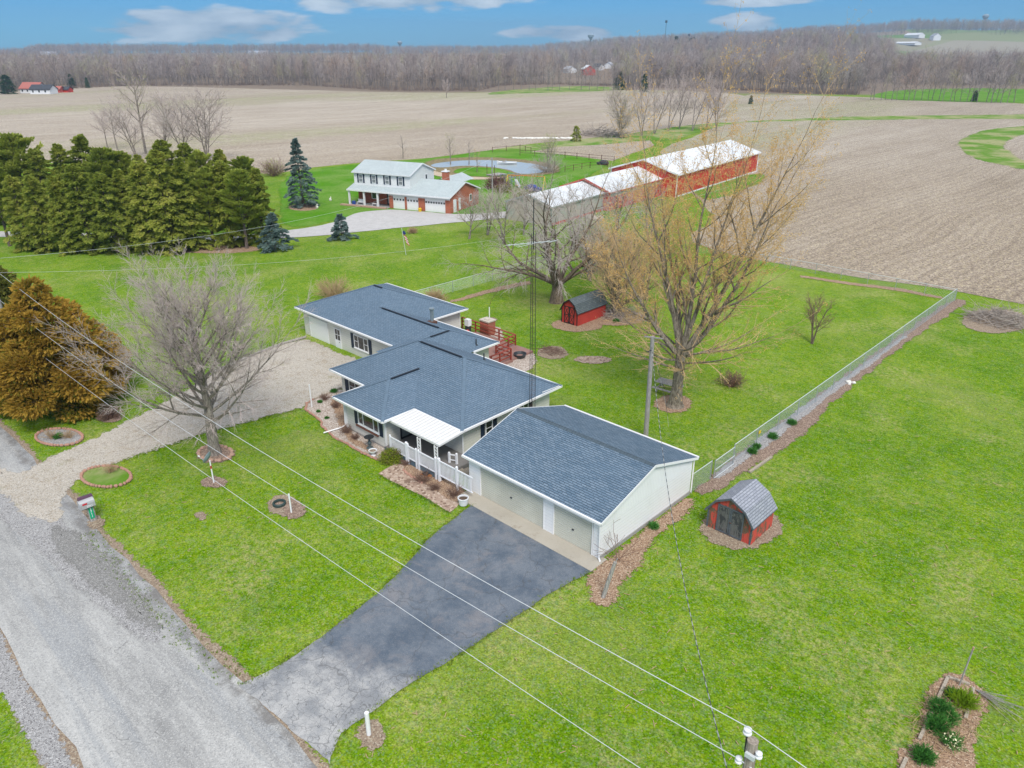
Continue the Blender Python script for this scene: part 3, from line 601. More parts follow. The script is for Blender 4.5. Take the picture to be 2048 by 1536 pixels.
def conifer(seed, H, R, style='spruce', n=6500, bare=0.0, size=.34, top=.05, prof=1.0):
    """trunk + crown; the crown is sprays of needle shoots along drooping branches, longer below"""
    rng = random.Random(seed); tr = MB(); cr = MB()
    lean = Vector((rng.uniform(-.02, .02), rng.uniform(-.02, .02), 1)); tr.tube([(0, 0, -.1), lean*H*.5, lean*H*.98], [H*.018+.05, H*.011+.02, .02], 6)
    nb = int(H*(9 if style != 'pine' else 6)); per = max(6, n//nb); lob = [rng.uniform(.75, 1.15) for _ in range(9)]
    for i in range(nb):
        t = (i+rng.random())/nb; z = H*(bare+(1-bare)*t); t2 = (z/H-bare)/(1-bare)
        if style == 'pine': w = R*(1-t2**2.2)**.6*(.55+.45*min(1, t2*4))
        else: w = R*max(.03, (1-t2)**prof)*(.72+.28*min(1, t2*6))
        a = i*2.399+rng.uniform(-.4, .4); w *= lob[int((a % (2*pi))/(2*pi)*9) % 9]*rng.uniform(.58, 1.18)
        up = .30+.55*t2 if style == 'pine' else (.22 if t2 < .75 else .6)
        d = Vector((cos(a), sin(a), up*rng.uniform(.5, 1.3))).normalized(); bp = lean*z
        pts, _ = bent(rng, bp, d, w*1.05, 4, .07, 0, .0 if style == 'pine' else .22)
        tr.tube(pts, [.05+w*.006, .03, .02, .015, .008], 3, cap=False)
        for k in range(per):
            u = rng.random()**.55; u = .15+.87*u if rng.random() < .93 else 1.05; p, bd = at_path(pts, u)
            side = bd.cross(Vector((0, 0, 1))).normalized(); sgn = rng.choice((-1, 1)); spread = w*.34*(1.15-u)+size*.35
            p = p+side*sgn*rng.uniform(0, spread)+Vector((0, 0, rng.uniform(-.30, .16)*size*1.6))
            sd = (bd*rng.uniform(.4, 1)+side*sgn*rng.uniform(.1, .8)+Vector((0, 0, rng.uniform(-.5, .35)))).normalized()
            if style == 'pine': sd = (sd+Vector((0, 0, .55))).normalized()
            L = size*rng.uniform(.6, 1.25); wv = sd.cross(Vector((0, 0, 1))+rvec(rng)*.55).normalized()*L*rng.uniform(.16, .26)
            cr.face([p-wv*.4, p+sd*L*.5-wv, p+sd*L, p+sd*L*.5+wv])
            if rng.random() < .6:
                w2 = sd.cross(wv).normalized()*L*.2; cr.face([p-w2*.3, p+sd*L*.45-w2, p+sd*L*.9, p+sd*L*.45+w2])
    return tr, cr
def lobed(seed, H, R, n, size, lobes=64, base=.06):
    """billowing conifer: sprays hang from many overlapping lobes"""
    rng = random.Random(seed); tr = MB(); cr = MB(); tr.tube([(0, 0, -.1), (.1, .1, H*.5), (0, 0, H*.95)], [.3, .18, .05], 7); L = []
    for i in range(lobes):
        t = (i+.5)/lobes; z = H*(base+(.95-base)*t); w = R*min(1, 1.16*(1-t)**.9+.07)*(.75+.25*min(1, t*5)); a = i*2.399+rng.uniform(-.5, .5); k = rng.uniform(.42, .88)*w
        L.append((Vector((cos(a)*k, sin(a)*k, z)), max(.45, w*rng.uniform(.26, .42)), a))
        bp = Vector((0, 0, max(.3, z-.8))); tr.tube([bp, bp.lerp(L[-1][0], .6), L[-1][0]], [.06, .04, .02], 4, cap=False)
    wts = [l[1]**2 for l in L]
    for i in range(n):
        c, r, a = rng.choices(L, wts)[0]; v = rvec(rng); v.z = v.z*.8+.1; out = Vector((cos(a), sin(a), 0)); q = r*(1-rng.random()**2*.5); p = c+Vector((v.x*q, v.y*q, v.z*q*.72))
        if p.z < .15: p.z = rng.uniform(.15, .7)
        sd = (v*.9+out*.5+rvec(rng)*.45+Vector((0, 0, -.25 if v.z < 0 else .12))).normalized(); s = size*rng.uniform(.5, 1.3); wv = sd.cross(Vector((0, 0, 1))+rvec(rng)*.6).normalized()*s*rng.uniform(.14, .24)
        cr.face([p-wv*.4, p+sd*s*.5-wv, p+sd*s, p+sd*s*.5+wv]); w2 = sd.cross(wv).normalized()*s*.18; cr.face([p-w2*.3, p+sd*s*.45-w2, p+sd*s*.9, p+sd*s*.45+w2])
    return tr, cr
def bush_mesh(seed, R, H, n, size, stems=40, stemr=.008, leaf=True, up=.5):
    rng = random.Random(seed); st = MB(); lf = MB()
    for i in range(stems):
        a = rng.uniform(0, 2*pi); e = rng.uniform(.15, 1.0); d = Vector((cos(a)*(1-e*.75), sin(a)*(1-e*.75), e*up+.25))
        L = hypot(R, H)*rng.uniform(.55, .95); pts, _ = bent(rng, (rng.uniform(-.2, .2)*R, rng.uniform(-.2, .2)*R, 0), d, L, 3, .2)
        st.tube(pts, [stemr*1.6, stemr*1.2, stemr, stemr*.6], 3, cap=False)
        for j in range(3):
            p, dd = at_path(pts, rng.uniform(.3, .95)); q, _ = bent(rng, p, side_dir(rng, dd, .7), L*.35, 2, .2); st.tube(q, stemr*.7, 3, cap=False)
    if leaf:
        for i in range(n):
            v = rvec(rng); v.z = abs(v.z); k = rng.random()**.4; p = Vector((v.x*R*k, v.y*R*k, v.z*H*k+.05))*rng.uniform(.86, 1.08)
            a = rvec(rng)*size; b = a.cross(rvec(rng)).normalized()*size*.45; lf.face([p-a*.5, p+b, p+a*.5, p-b])
    return st, lf
def shift(mb, loc):
    x0, y0, z0 = loc; mb.v = [(x+x0, y+y0, z+z0) for x, y, z in mb.v]; return mb
def bush(name, label, loc, R, H, mat_s, mat_l=None, n=700, size=.09, stems=40, seed=1, cat='bush', group=None, stemr=.008, up=.5):
    st, lf = bush_mesh(seed, R, H, n, size, stems, stemr, mat_l is not None, up)
    if mat_l is None: o = shift(st, loc).build(name, mat_s, None, loc); return tag(o, label, cat, group)
    t = thing(name, label, cat, loc, group); shift(st, loc).build('stems', mat_s, t); shift(lf, loc).build('leaves', mat_l, t); return t
# ------------------------------------------------------------------ terrain
def az_px(x, y):
    a = atan2(x, y)-YAW; a = (a+pi) % (2*pi)-pi
    return 1024+1641*math.tan(max(-1.2, min(1.2, a)))
def ss(a, b, t): t = max(0.0, min(1.0, (t-a)/(b-a))); return t*t*(3-2*t)
PA = ([-400, 950, 1100, 1180, 1250, 1340, 1500, 1640, 1740, 1830, 3000], [0, 0, 4, 10, 15, 19, 26, 31, 25, 4, 2])
PB = ([-400, 40, 80, 740, 780, 1060, 1200, 1400, 1600, 1800, 3000], [2, 8, 20, 20, 13, 15, 34, 52, 66, 76, 78])
def terr(x, y):
    d = hypot(x, y)
    if d < 520: return 0.0
    q = az_px(x, y); A = float(np.interp(q, *PA)); B = float(np.interp(q, *PB))
    n = 1+.06*sin(x*.006)*cos(y*.005)+.04*sin(x*.017+y*.013)
    return (A*ss(560, 1400, d)*(1-ss(1700, 2500, d)) + B*ss(1700, 2900, d)*(1-.3*ss(3600, 6000, d)))*n
def make_ground():
    rings = [0]+list(np.geomspace(8, 520, 34))+list(np.linspace(560, 3400, 62))+[3800, 4500, 5600, 7000, 9000]
    na = 240; mb = MB(); prev = None; vs = [(0, 0, 0)]; fs = []
    for r in rings[1:]:
        st = len(vs)
        for k in range(na):
            a = 2*pi*k/na; vs.append((r*sin(a), r*cos(a), terr(r*sin(a), r*cos(a))))
        if prev is None:
            for k in range(na): fs.append((0, st+(k+1) % na, st+k))
        else:
            for k in range(na): fs.append((prev+k, prev+(k+1) % na, st+(k+1) % na, st+k))
        prev = st
    me = bpy.data.meshes.new('ground'); me.from_pydata(vs, [], fs); me.materials.append(W['grass'])
    me.polygons.foreach_set('use_smooth', [True]*len(me.polygons)); me.update()
    o = bpy.data.objects.new('ground', me); COL.objects.link(o); o['kind'] = 'structure'
make_ground()
from mathutils.geometry import tessellate_polygon
def chaikin(p, it=2):
    for _ in range(it):
        q = []
        for i in range(len(p)):
            a, b = p[i], p[(i+1) % len(p)]; q.append((a[0]*.75+b[0]*.25, a[1]*.75+b[1]*.25)); q.append((a[0]*.25+b[0]*.75, a[1]*.25+b[1]*.75))
        p = q
    return p
def rough_edge(p, step, amp, seed=0):
    rng = random.Random(seed); out = []
    ph = [rng.uniform(0, 6) for _ in range(4)]
    s = 0.0
    for i in range(len(p)):
        a, b = Vector((*p[i], 0)), Vector((*p[(i+1) % len(p)], 0)); L = (b-a).length
        if L < 1e-4: continue
        n = max(1, min(400, int(L/step))); d = (b-a)/L; nn = Vector((d.y, -d.x, 0))
        for k in range(n):
            t = s+L*k/n; w = amp*(.5*sin(t*.9/step*.35+ph[0])+.35*sin(t*2.3/step*.35+ph[1])+rng.uniform(-.45, .45)); q = a+(b-a)*(k/n)+nn*w; out.append((q.x, q.y))
        s += L
    return out
def sheet(name, poly, mat, z, kind='structure', step=.25, amp=.06, it=1, seed=1, label=None, cat=None, build=True, fr=0.0):
    """flat ground cover with an irregular edge"""
    p = chaikin([tuple(q[:2]) for q in poly], it) if it else [tuple(q[:2]) for q in poly]
    if amp: p = rough_edge(p, step, amp, seed)
    mb = MB()
    if fr:
        ar = sum(p[i][0]*p[(i+1) % len(p)][1]-p[(i+1) % len(p)][0]*p[i][1] for i in range(len(p)))
        if ar < 0: p = p[::-1]
        N = len(p); inn, out = [], []
        for i in range(N):
            a, b, c = p[i-5], p[i], p[(i+5) % N]; d = Vector((c[0]-a[0], c[1]-a[1], 0)); d = d.normalized() if d.length > 1e-6 else Vector((1, 0, 0)); nn = Vector((-d.y, d.x, 0))
            inn.append((b[0]+nn.x*fr*.5, b[1]+nn.y*fr*.5)); out.append((b[0]-nn.x*fr*.5, b[1]-nn.y*fr*.5))
        p = inn
    tri = tessellate_polygon([[Vector((x, y, 0)) for x, y in p]])
    mb.v = [(x, y, z) for x, y in p]
    if fr:
        n0 = len(p); mb.v += [(x, y, z-.002) for x, y in out]; mb.hole = [0.0]*n0+[1.0]*n0
        for i in range(n0): j = (i+1) % n0; mb.f.append([i, n0+i, n0+j, j]); mb.mi.append(0); mb.uv.append(None)
    for a, b, c in tri:
        A, B, C = p[a], p[b], p[c]
        if (B[0]-A[0])*(C[1]-A[1])-(B[1]-A[1])*(C[0]-A[0]) < 0: b, c = c, b
        mb.f.append([a, b, c]); mb.mi.append(0); mb.uv.append(None)
    if not build: return mb
    o = mb.build(name, mat)
    if kind: o['kind'] = kind
    if label: tag(o, label, cat)
    return o
def PX(*pts): return [(lambda v: (v.x, v.y))(G(*p)) for p in pts]
# ------------------------------------------------------------------ fields, roads, paths
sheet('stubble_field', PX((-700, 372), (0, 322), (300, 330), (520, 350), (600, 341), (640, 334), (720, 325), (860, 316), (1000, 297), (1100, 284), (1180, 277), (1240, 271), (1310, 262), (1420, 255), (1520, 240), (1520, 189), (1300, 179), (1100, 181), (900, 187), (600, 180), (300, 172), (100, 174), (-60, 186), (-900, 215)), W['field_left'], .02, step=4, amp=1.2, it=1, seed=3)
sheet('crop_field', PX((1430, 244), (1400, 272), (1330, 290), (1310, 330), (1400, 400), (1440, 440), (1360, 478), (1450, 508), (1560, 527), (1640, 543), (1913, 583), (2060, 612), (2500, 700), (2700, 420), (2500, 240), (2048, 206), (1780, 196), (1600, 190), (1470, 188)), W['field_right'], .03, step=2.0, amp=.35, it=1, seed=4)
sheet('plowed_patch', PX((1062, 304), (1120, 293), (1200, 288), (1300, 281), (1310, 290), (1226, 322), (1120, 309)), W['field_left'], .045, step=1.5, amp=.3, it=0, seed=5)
sheet('grass_strip', PX((2300, 222), (2048, 229), (1900, 231), (1750, 232), (1640, 236), (1500, 242), (1440, 250), (1400, 262), (1330, 282), (1290, 279), (1240, 285), (1180, 290), (1100, 294), (1060, 300), (1000, 304), (1000, 299), (1100, 286), (1240, 272), (1340, 256), (1440, 246), (1540, 243), (1640, 241), (1900, 238), (2048, 238), (2300, 240)), W['strip'], .05, step=2.5, amp=.5, it=1, seed=6, fr=2.5)
sheet('grass_waterway', PX((2300, 238), (2048, 252), (1990, 257), (1942, 268), (1920, 281), (1917, 295), (1935, 310), (1975, 325), (2048, 340), (2400, 400), (2400, 350), (2048, 322), (2040, 318), (2012, 300), (2008, 288), (2020, 278), (2048, 268), (2300, 250)), W['strip'], .05, step=2, amp=.5, it=1, seed=7, fr=2.5)
sheet('barn_lawn', PX((1300, 300), (1330, 330), (1400, 402), (1450, 395), (1500, 376), (1531, 358), (1528, 346), (1480, 352), (1420, 345)), W['lush'], .045, step=1.5, amp=.4, it=1, seed=8, fr=2)
sheet('far_meadow', PX((1740, 199), (1760, 184), (1830, 178), (2048, 176), (2300, 178), (2300, 206), (2048, 207)), W['lush'], .055, step=6, amp=1.5, it=1, seed=9)
sheet('far_clearing', PX((960, 190), (1010, 181), (1070, 176), (1150, 172), (1250, 174), (1262, 179), (1150, 184), (1040, 187)), W['strip'], .055, step=5, amp=1.5, it=1, seed=10)
sheet('neighbor_lawn', PX((560, 352), (640, 337), (720, 327), (860, 318), (985, 300), (1100, 290), (1226, 324), (1180, 350), (1060, 420), (1000, 424), (944, 428), (900, 428), (740, 422), (700, 434), (583, 460), (560, 440)), W['lush'], .032, step=1.2, amp=.3, it=1, seed=11, fr=1.6)
sheet('pond_bank', PX((846, 330), (862, 320), (900, 316), (960, 314), (1030, 318), (1085, 324), (1120, 334), (1122, 346), (1080, 350), (1040, 352), (1000, 358), (958, 360), (900, 352), (862, 345)), W['reedbank'], .06, step=.9, amp=.45, it=2, seed=12, fr=2)
sheet('pond', PX((856, 332), (880, 325), (950, 320), (1009, 322), (1045, 325), (1081, 331), (1108, 340), (1080, 346), (1052, 349), (1034, 347), (1020, 341), (985, 334), (930, 331), (880, 337)), W['water'], .075, step=.9, amp=.25, it=2, seed=13)
sheet('pond_island', PX((905, 343), (925, 335), (985, 336), (1020, 343), (1032, 349), (1000, 354), (950, 354), (915, 350)), W['lush'], .09, step=.8, amp=.3, it=2, seed=14)
sheet('pond_track', PX((860, 341), (880, 345), (905, 351), (960, 356), (1005, 354), (1008, 357), (960, 361), (900, 357), (858, 350), (850, 343)), W['sand'], .095, step=.8, amp=.25, it=1, seed=15, fr=1)
sheet('neighbor_driveway', PX((-80, 462), (150, 466), (300, 472), (420, 474), (500, 470), (583, 461), (661, 448), (690, 436), (715, 426), (744, 422), (788, 419), (838, 423), (900, 428.5), (944, 429), (1000, 425), (1060, 417), (1090, 425), (1060, 432), (1000, 437), (927, 444), (817, 454), (710, 465), (661, 470), (583, 476), (500, 480), (420, 484), (300, 482), (150, 476), (-80, 474)), W['nbr_drive'], .05, step=.9, amp=.16, it=1, seed=16)
RX0, RX1 = -420, 260
rd = rough_edge([(RX0, 3.05), (RX1, 3.05), (RX1, 8.95), (RX0, 8.95)], .5, .14, 21)
sheet('road', rd, W['road'], .020, amp=0, it=0)
sheet('road_shoulder', [(RX0, 2.1), (RX1, 2.2), (RX1, 9.25), (RX0, 9.35)], W['dirt'], .008, step=.5, amp=.16, it=0, seed=22, fr=.7)
sheet('gravel_shoulder', PX((-60, 940), (38, 952), (111, 1010), (130, 1055), (190, 1110), (238, 1165), (300, 1240), (330, 1275), (300, 1290), (220, 1230), (120, 1140), (30, 1060), (-60, 1000)), W['stones'], .026, step=.3, amp=.06, it=1, seed=24, fr=.9)
sheet('gravel_verge', [(-60, 2.0), (-34, 2.1), (-26, 2.05), (-14, 2.2), (-14, 2.95), (-26, 2.85), (-34, 2.95), (-60, 2.8)], W['stones'], .014, step=.5, amp=.07, it=0, seed=25, fr=.6)
sheet('asphalt_patch', PX((100, 1045), (150, 1065), (215, 1110), (262, 1165), (318, 1235), (330, 1262), (290, 1250), (225, 1205), (160, 1150), (105, 1090)), m_speck('rotten_asphalt', (.20, .195, .185), (.31, .305, .29), (.13, .125, .12), 26, .9, (.42, .41, .39)), .032, step=.2, amp=.15, it=1, seed=60, fr=.9)
sheet('gravel_drive', PX((-20, 930), (38, 950), (88, 922), (146, 896), (205, 870), (264, 838), (322, 812), (380, 776), (425, 748), (498, 714), (560, 691), (612, 678), (625, 684), (718, 722), (800, 760), (800, 790), (700, 775), (682, 777), (656, 788), (626, 801), (611, 812), (540, 832), (483, 847), (410, 866), (322, 896), (223, 930), (165, 952), (138, 980), (118, 1005), (125, 1050), (60, 1035), (0, 990)), W['gravel'], .030, step=.22, amp=.13, it=1, seed=26, fr=.8)
sheet('asphalt_driveway', PX((945, 1008), (853, 1082), (795, 1151), (753, 1188), (695, 1235), (640, 1277), (545, 1340), (478, 1372), (560, 1440), (655, 1520), (660, 1530), (664, 1515), (682, 1467), (756, 1415), (814, 1373), (898, 1322), (994, 1260), (1091, 1193), (1186, 1141), (1060, 1070)), W['drive'], .034, step=.22, amp=.05, it=0, seed=27)
def drive_lip():
    sheet('driveway_apron', PX((492, 1364), (545, 1340), (610, 1390), (690, 1450), (664, 1518), (655, 1530), (640, 1528), (560, 1450)), m_concrete('bleached_asphalt', (.30, .31, .33), (.50, .50, .48)), .038, step=.2, amp=.07, it=0, seed=28)
mbx = MB(); mbx.box(-28.0, -18.1, 24.45, 25.75, .0, .06); o = mbx.build('concrete_apron', W['concrete']); o['kind'] = 'structure'
sheet('brick_walk', PX((757, 948), (790, 928), (812, 928), (812, 938), (828, 955), (870, 980), (921, 1008), (900, 1026), (840, 990), (780, 962)), W['paver'], .040, step=.15, amp=.03, it=0, seed=29)
def spots(lst):
    for nm, c, rx, ry, m, z, sd in lst:
        p = [(c[0]+rx*cos(2*pi*k/22), c[1]+ry*sin(2*pi*k/22)) for k in range(22)]
        sheet(nm, PX(*p), m, z, step=.15, amp=.09, it=0, seed=sd, fr=.55)
spots([('mulch_patch', (431, 908), 39, 18, W['mulch'], .040, 31), ('mulch_patch', (430, 965), 26, 12, W['mulch'], .040, 32), ('dirt_patch', (566, 1012), 30, 22, W['dirt'], .040, 33), ('mulch_patch', (588, 1020), 24, 18, W['mulch'], .046, 34),
       ('dirt_patch', (190, 1045), 16, 14, W['dirt'], .040, 35), ('mulch_patch', (219, 836), 27, 9, W['mulch'], .040, 36), ('dirt_patch', (742, 1470), 28, 28, W['dirt'], .040, 37),
       ('dirt_patch', (1482, 1056), 80, 43, W['dirt'], .040, 38), ('mulch_patch', (1346, 808), 38, 18, W['leaflit'], .040, 39), ('dirt_patch', (1155, 650), 52, 14, W['leaflit'], .040, 40), ('leaf_patch', (1230, 636), 62, 16, W['leaflit'], .046, 41),
       ('brush_ring', (1992, 643), 68, 24, W['dirt'], .040, 42), ('dirt_patch', (980, 640), 15, 5, W['mulch'], .040, 43), ('mulch_patch', (1105, 706), 30, 13, W['dirt'], .040, 44), ('brick_patch', (1186, 720), 36, 8, W['paver'], .040, 45),
       ('pebble_patch', (1035, 722), 38, 24, W['pebble'], .040, 46), ('pebble_patch', (985, 672), 22, 20, W['pebble'], .040, 47), ('mulch_patch', (607, 415), 30, 7, W['leaflit'], .04, 48), ('bare_patch', (402, 1033), 12, 8, W['dirt'], .02, 49), ('mulch_patch', (430, 498), 90, 9, W['leaflit'], .03, 50)])
sheet('pebble_bed', PX((682, 777), (656, 788), (626, 801), (616, 806), (610, 819), (625, 831), (643, 843), (641, 851), (656, 864), (669, 877), (693, 888), (724, 906), (748, 917), (779, 928), (812, 930), (830, 905), (800, 870), (740, 830), (700, 790)), W['pebble'], .040, step=.2, amp=.05, it=1, seed=51)
sheet('leaf_patch', PX((676, 790), (700, 792), (702, 830), (700, 868), (720, 884), (752, 900), (748, 908), (716, 895), (692, 878), (680, 850), (664, 815), (662, 800)), W['leaflit'], .050, step=.15, amp=.08, it=1, seed=61, fr=.5)
sheet('planting_bed', PX((812, 926), (806, 938), (816, 948), (845, 968), (880, 988), (921, 1009), (946, 1000), (935, 985), (880, 940), (850, 905), (825, 905)), W['leaflit'], .046, step=.2, amp=.05, it=1, seed=52, fr=.35)
sheet('leaf_bed', PX((1189, 1140), (1172, 1162), (1178, 1188), (1187, 1203), (1205, 1213), (1219, 1213), (1235, 1200), (1243, 1168), (1262, 1150), (1298, 1097), (1330, 1055), (1372, 1034), (1392, 1010), (1376, 992), (1290, 1060), (1205, 1128)), W['leaflit'], .040, step=.2, amp=.12, it=1, seed=53, fr=.9)
sheet('fence_bed', [(-18.6, 34.5), (-17.55, 34.5), (-17.3, 38), (-16.9, 42), (-16.7, 46), (-17.3, 50), (-17.6, 58), (-17.7, 66), (-17.6, 74), (-17.3, 81), (-17.2, 85.4), (-18.7, 85.6), (-18.8, 70), (-18.7, 50)], W['mulch'], .040, step=.3, amp=.16, it=1, seed=54, fr=.6)
sheet('fence_gravel', [(-18.4, 36.5), (-17.95, 37), (-17.8, 44), (-17.95, 50), (-18.1, 58), (-18.15, 66), (-18.4, 72), (-18.6, 60), (-18.7, 44)], W['stones'], .046, step=.3, amp=.10, it=1, seed=55, fr=.4)
sheet('garden_bed', PX((1855, 1380), (1872, 1360), (1890, 1345), (1918, 1350), (1950, 1367), (1975, 1385), (1983, 1402), (1968, 1420), (1958, 1443), (1950, 1470), (1945, 1500), (1950, 1560), (1790, 1560), (1795, 1522), (1800, 1508), (1830, 1477), (1845, 1440), (1850, 1413)), W['leaflit'], .040, step=.12, amp=.10, it=1, seed=56, fr=.55)
sheet('fence_leaves', PX((1060, 562), (1000, 573), (940, 590), (900, 602), (900, 606), (945, 596), (1005, 580), (1064, 568)), W['leaflit'], .040, step=.3, amp=.12, it=0, seed=57, fr=.4)
sheet('fence_leaves', PX((1600, 551), (1700, 565), (1800, 577), (1884, 594), (1888, 599), (1800, 583), (1700, 570), (1600, 555)), W['leaflit'], .040, step=.4, amp=.1, it=0, seed=58, fr=.5)
# ------------------------------------------------------------------ roofs and wall fittings
def hip(mb, x0, x1, y0, y1, ez, pitch, skip=()):
    """closed hip roof; returns ridge ends"""
    w, d = x1-x0, y1-y0
    if w >= d: h = d/2; a, b = (x0+h, (y0+y1)/2, ez+pitch*h), (x1-h, (y0+y1)/2, ez+pitch*h)
    else: h = w/2; a, b = ((x0+x1)/2, y0+h, ez+pitch*h), ((x0+x1)/2, y1-h, ez+pitch*h)
    SW, SE, NE, NW = (x0, y0, ez), (x1, y0, ez), (x1, y1, ez), (x0, y1, ez)
    if w >= d:
        fs = {'S': [SW, SE, b, a], 'E': [SE, NE, b], 'N': [NE, NW, a, b], 'W': [NW, SW, a]}
    else:
        fs = {'S': [SW, SE, a], 'E': [SE, NE, b, a], 'N': [NE, NW, b], 'W': [NW, SW, a, b]}
    for k, f in fs.items():
        if k not in skip: mb.slope(f)
    mb.face([NW, NE, SE, SW]); return a, b
def eaves(mb, segs, z, w=.10, h=.13):
    for a, b in segs: mb.beam((a[0], a[1], z-h/2+.03), (b[0], b[1], z-h/2+.03), w, h)
def cap(mb, a, b, w=.22, lift=.008):
    """shingle cap over a hip or ridge"""
    mb.beam((a[0], a[1], a[2]+lift), (b[0], b[1], b[2]+lift), w, .035)
def window(root, fr, u0, u1, z0, z1, split=(), rail=None, shut=0.0, label=None, frame_w=.07, zoff=0):
    """double hung or picture window on a wall frame; shutters are parts of the house"""
    f = MB(); F = frame_w
    f.wbox(fr, u0, u1, z0, z0+F, .004, .06); f.wbox(fr, u0, u1, z1-F, z1, .004, .06); f.wbox(fr, u0, u0+F, z0+F, z1-F, .004, .06); f.wbox(fr, u1-F, u1, z0+F, z1-F, .004, .06)
    f.wbox(fr, u0-.05, u1+.05, z0-.05, z0, .004, .10)
    for s in split: f.wbox(fr, s-F*.45, s+F*.45, z0+F, z1-F, .004, .05)
    edges = [u0]+list(split)+[u1]
    for r in (rail or []):
        a, b, z = r; f.wbox(fr, a+F*.5, b-F*.5, z-F*.3, z+F*.3, .004, .045)
    fo = f.build('window', W['white'], root)
    if label: fo['label'] = label
    g = MB(); g.wbox(fr, u0+F, u1-F, z0+F, z1-F, .002, .018); g.build('pane', W['glass'], fo)
    if shut:
        for a in (u0-shut-.06, u1+.06):
            s = MB(); s.wbox(fr, a, a+shut, z0-.12, z1+.02, .004, .045)
            for k in range(int((z1-z0)/.11)): s.wbox(fr, a+.04, a+shut-.04, z0-.06+k*.11, z0-.02+k*.11, .045, .055)
            s.build('shutter', W['shutter'], root)
# ------------------------------------------------------------------ the ranch house
def ranch():
    R = thing('ranch_house', 'long cream ranch house with blue-grey hipped shingle roofs and navy shutters', 'house', (-42, 30, 0))
    E1, P1, E2, P2 = 2.40, .468, 2.55, .385
    w = MB()
    def ring(x0, x1, y0, y1, z1, t=.15, z0=-.4): w.box(x0, x1, y0, y0+t, z0, z1); w.box(x0, x1, y1-t, y1, z0, z1); w.box(x0, x0+t, y0+t, y1-t, z0, z1); w.box(x1-t, x1, y0+t, y1-t, z0, z1)
    ring(-44.05, -30.95, 27.8, 36.0, E1-.02); ring(-39.8, -35.45, 25.2, 27.797, E1-.02)
    ring(-44.2, -39.85, 36.003, 38.85, E2-.02); ring(-58.5, -44.203, 33.65, 38.85, E2-.025); ring(-58.497, -47.75, 38.853, 42.95, E2-.03)
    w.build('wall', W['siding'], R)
    f = MB(); f.box(-39.82, -35.43, 25.17, 25.2, -.2, .16); f.build('foundation', W['conc_grey'], R); f = MB(); f.box(-30.95, -30.925, 27.8, 36, -.2, .2); f.build('foundation', W['conc_grey'], R)
    r = MB(); ends = []
    a1, b1 = hip(r, -44.6, -30.35, 27.2, 36.6, E1, P1)
    a2, b2 = hip(r, -40.36, -34.9, 24.62, 33.5, E1+.004, P1)
    b2 = (-37.63, 29.85, b2[2])
    a3, b3 = hip(r, -44.75, -39.2, 31.5, 39.40, E2-.006, P2)
    a4, b4 = hip(r, -58.96, -39.194, 33.1, 39.406, E2, P2)
    a5, b5 = hip(r, -58.95, -47.2, 33.105, 43.5, E2+.003, P2)
    ro = r.build('roof', W['shingle'], R)
    c = MB()
    for e0, e1 in (((-30.35, 27.2, E1), b1), ((-30.35, 36.6, E1), b1), ((-44.6, 27.2, E1), a1), ((-40.36, 24.62, E1), a2), ((-34.9, 24.62, E1), a2), ((-39.2, 39.4, E2), b4), ((-47.2, 43.5, E2), b5), ((-58.95, 33.1, E2), a5), (b5, (b5[0]+.01, b5[1], b5[2]))):
        if (Vector(e1)-Vector(e0)).length > .2: cap(c, e0, e1)
    cap(c, a1, b1); cap(c, a2, b2); cap(c, (-42, 33.2, a3[2]), b3); cap(c, (-50.3, a4[1], a4[2]), b4); cap(c, a5, b5)
    c.build('hip_cap', W['cap'], ro)
    def rv(a, b, o=(0, 0)):
        m = MB(); m.beam((a[0]+o[0], a[1]+o[1], a[2]+.03), (b[0]+o[0], b[1]+o[1], b[2]+.03), .14, .05); m.build('ridge_vent', W['vent'], ro)
    rv((a1[0]+.35, a1[1], a1[2]), (b1[0]-.2, b1[1], b1[2]), (0, -.12)); rv((a2[0], a2[1]+.1, a2[2]), (b2[0], b2[1]+.0, b2[2]), (.12, 0))
    rv((-41.98, 34.6, b3[2]), (b3[0], b3[1]-.1, b3[2]), (.12, 0)); rv((-49.9, a4[1], a4[2]), (b4[0]-.3, b4[1], b4[2]), (0, -.12)); rv((a5[0]+.1, a5[1], a5[2]), (b5[0]-.1, b5[1], b5[2]), (0, -.12))
    g = MB()
    eaves(g, [((-44.6, 27.2), (-40.36, 27.2)), ((-34.9, 27.2), (-30.35, 27.2)), ((-30.35, 27.2), (-30.35, 36.6)), ((-30.35, 36.6), (-39.2, 36.6)), ((-44.6, 27.2), (-44.6, 33.1)), ((-40.36, 24.62), (-34.9, 24.62)), ((-40.36, 24.62), (-40.36, 27.2)), ((-34.9, 24.62), (-34.9, 27.2))], E1)
    eaves(g, [((-39.2, 36.6), (-39.2, 39.4)), ((-39.2, 39.4), (-47.2, 39.4)), ((-47.2, 39.4), (-47.2, 43.5)), ((-47.2, 43.5), (-58.95, 43.5)), ((-58.95, 43.5), (-58.95, 33.1)), ((-58.95, 33.1), (-44.75, 33.1))], E2)
    g.build('gutter', W['white'], R)
    for pts in ([(-39.85, 25.12, 2.2), (-39.87, 25.10, .32), (-39.95, 24.8, .18), (-40.3, 23.6, .10)], [(-30.88, 27.72, 2.2), (-30.88, 27.72, .25)], [(-47.65, 42.9, 2.35), (-47.65, 42.9, .1)]):
        d = MB(); d.tube(pts, .05, 4); d.build('downspout', W['white'], R)
    d = MB(); d.box(-35.50, -35.38, 25.13, 25.24, .1, 2.3); d.build('corner_trim', W['white'], R); d = MB(); d.box(-39.87, -39.75, 25.13, 25.2, .1, 2.3); d.build('corner_trim', W['white'], R)
    S = (-59, 33.65, 1, 0)           # front wall of the far wing, u = x+59
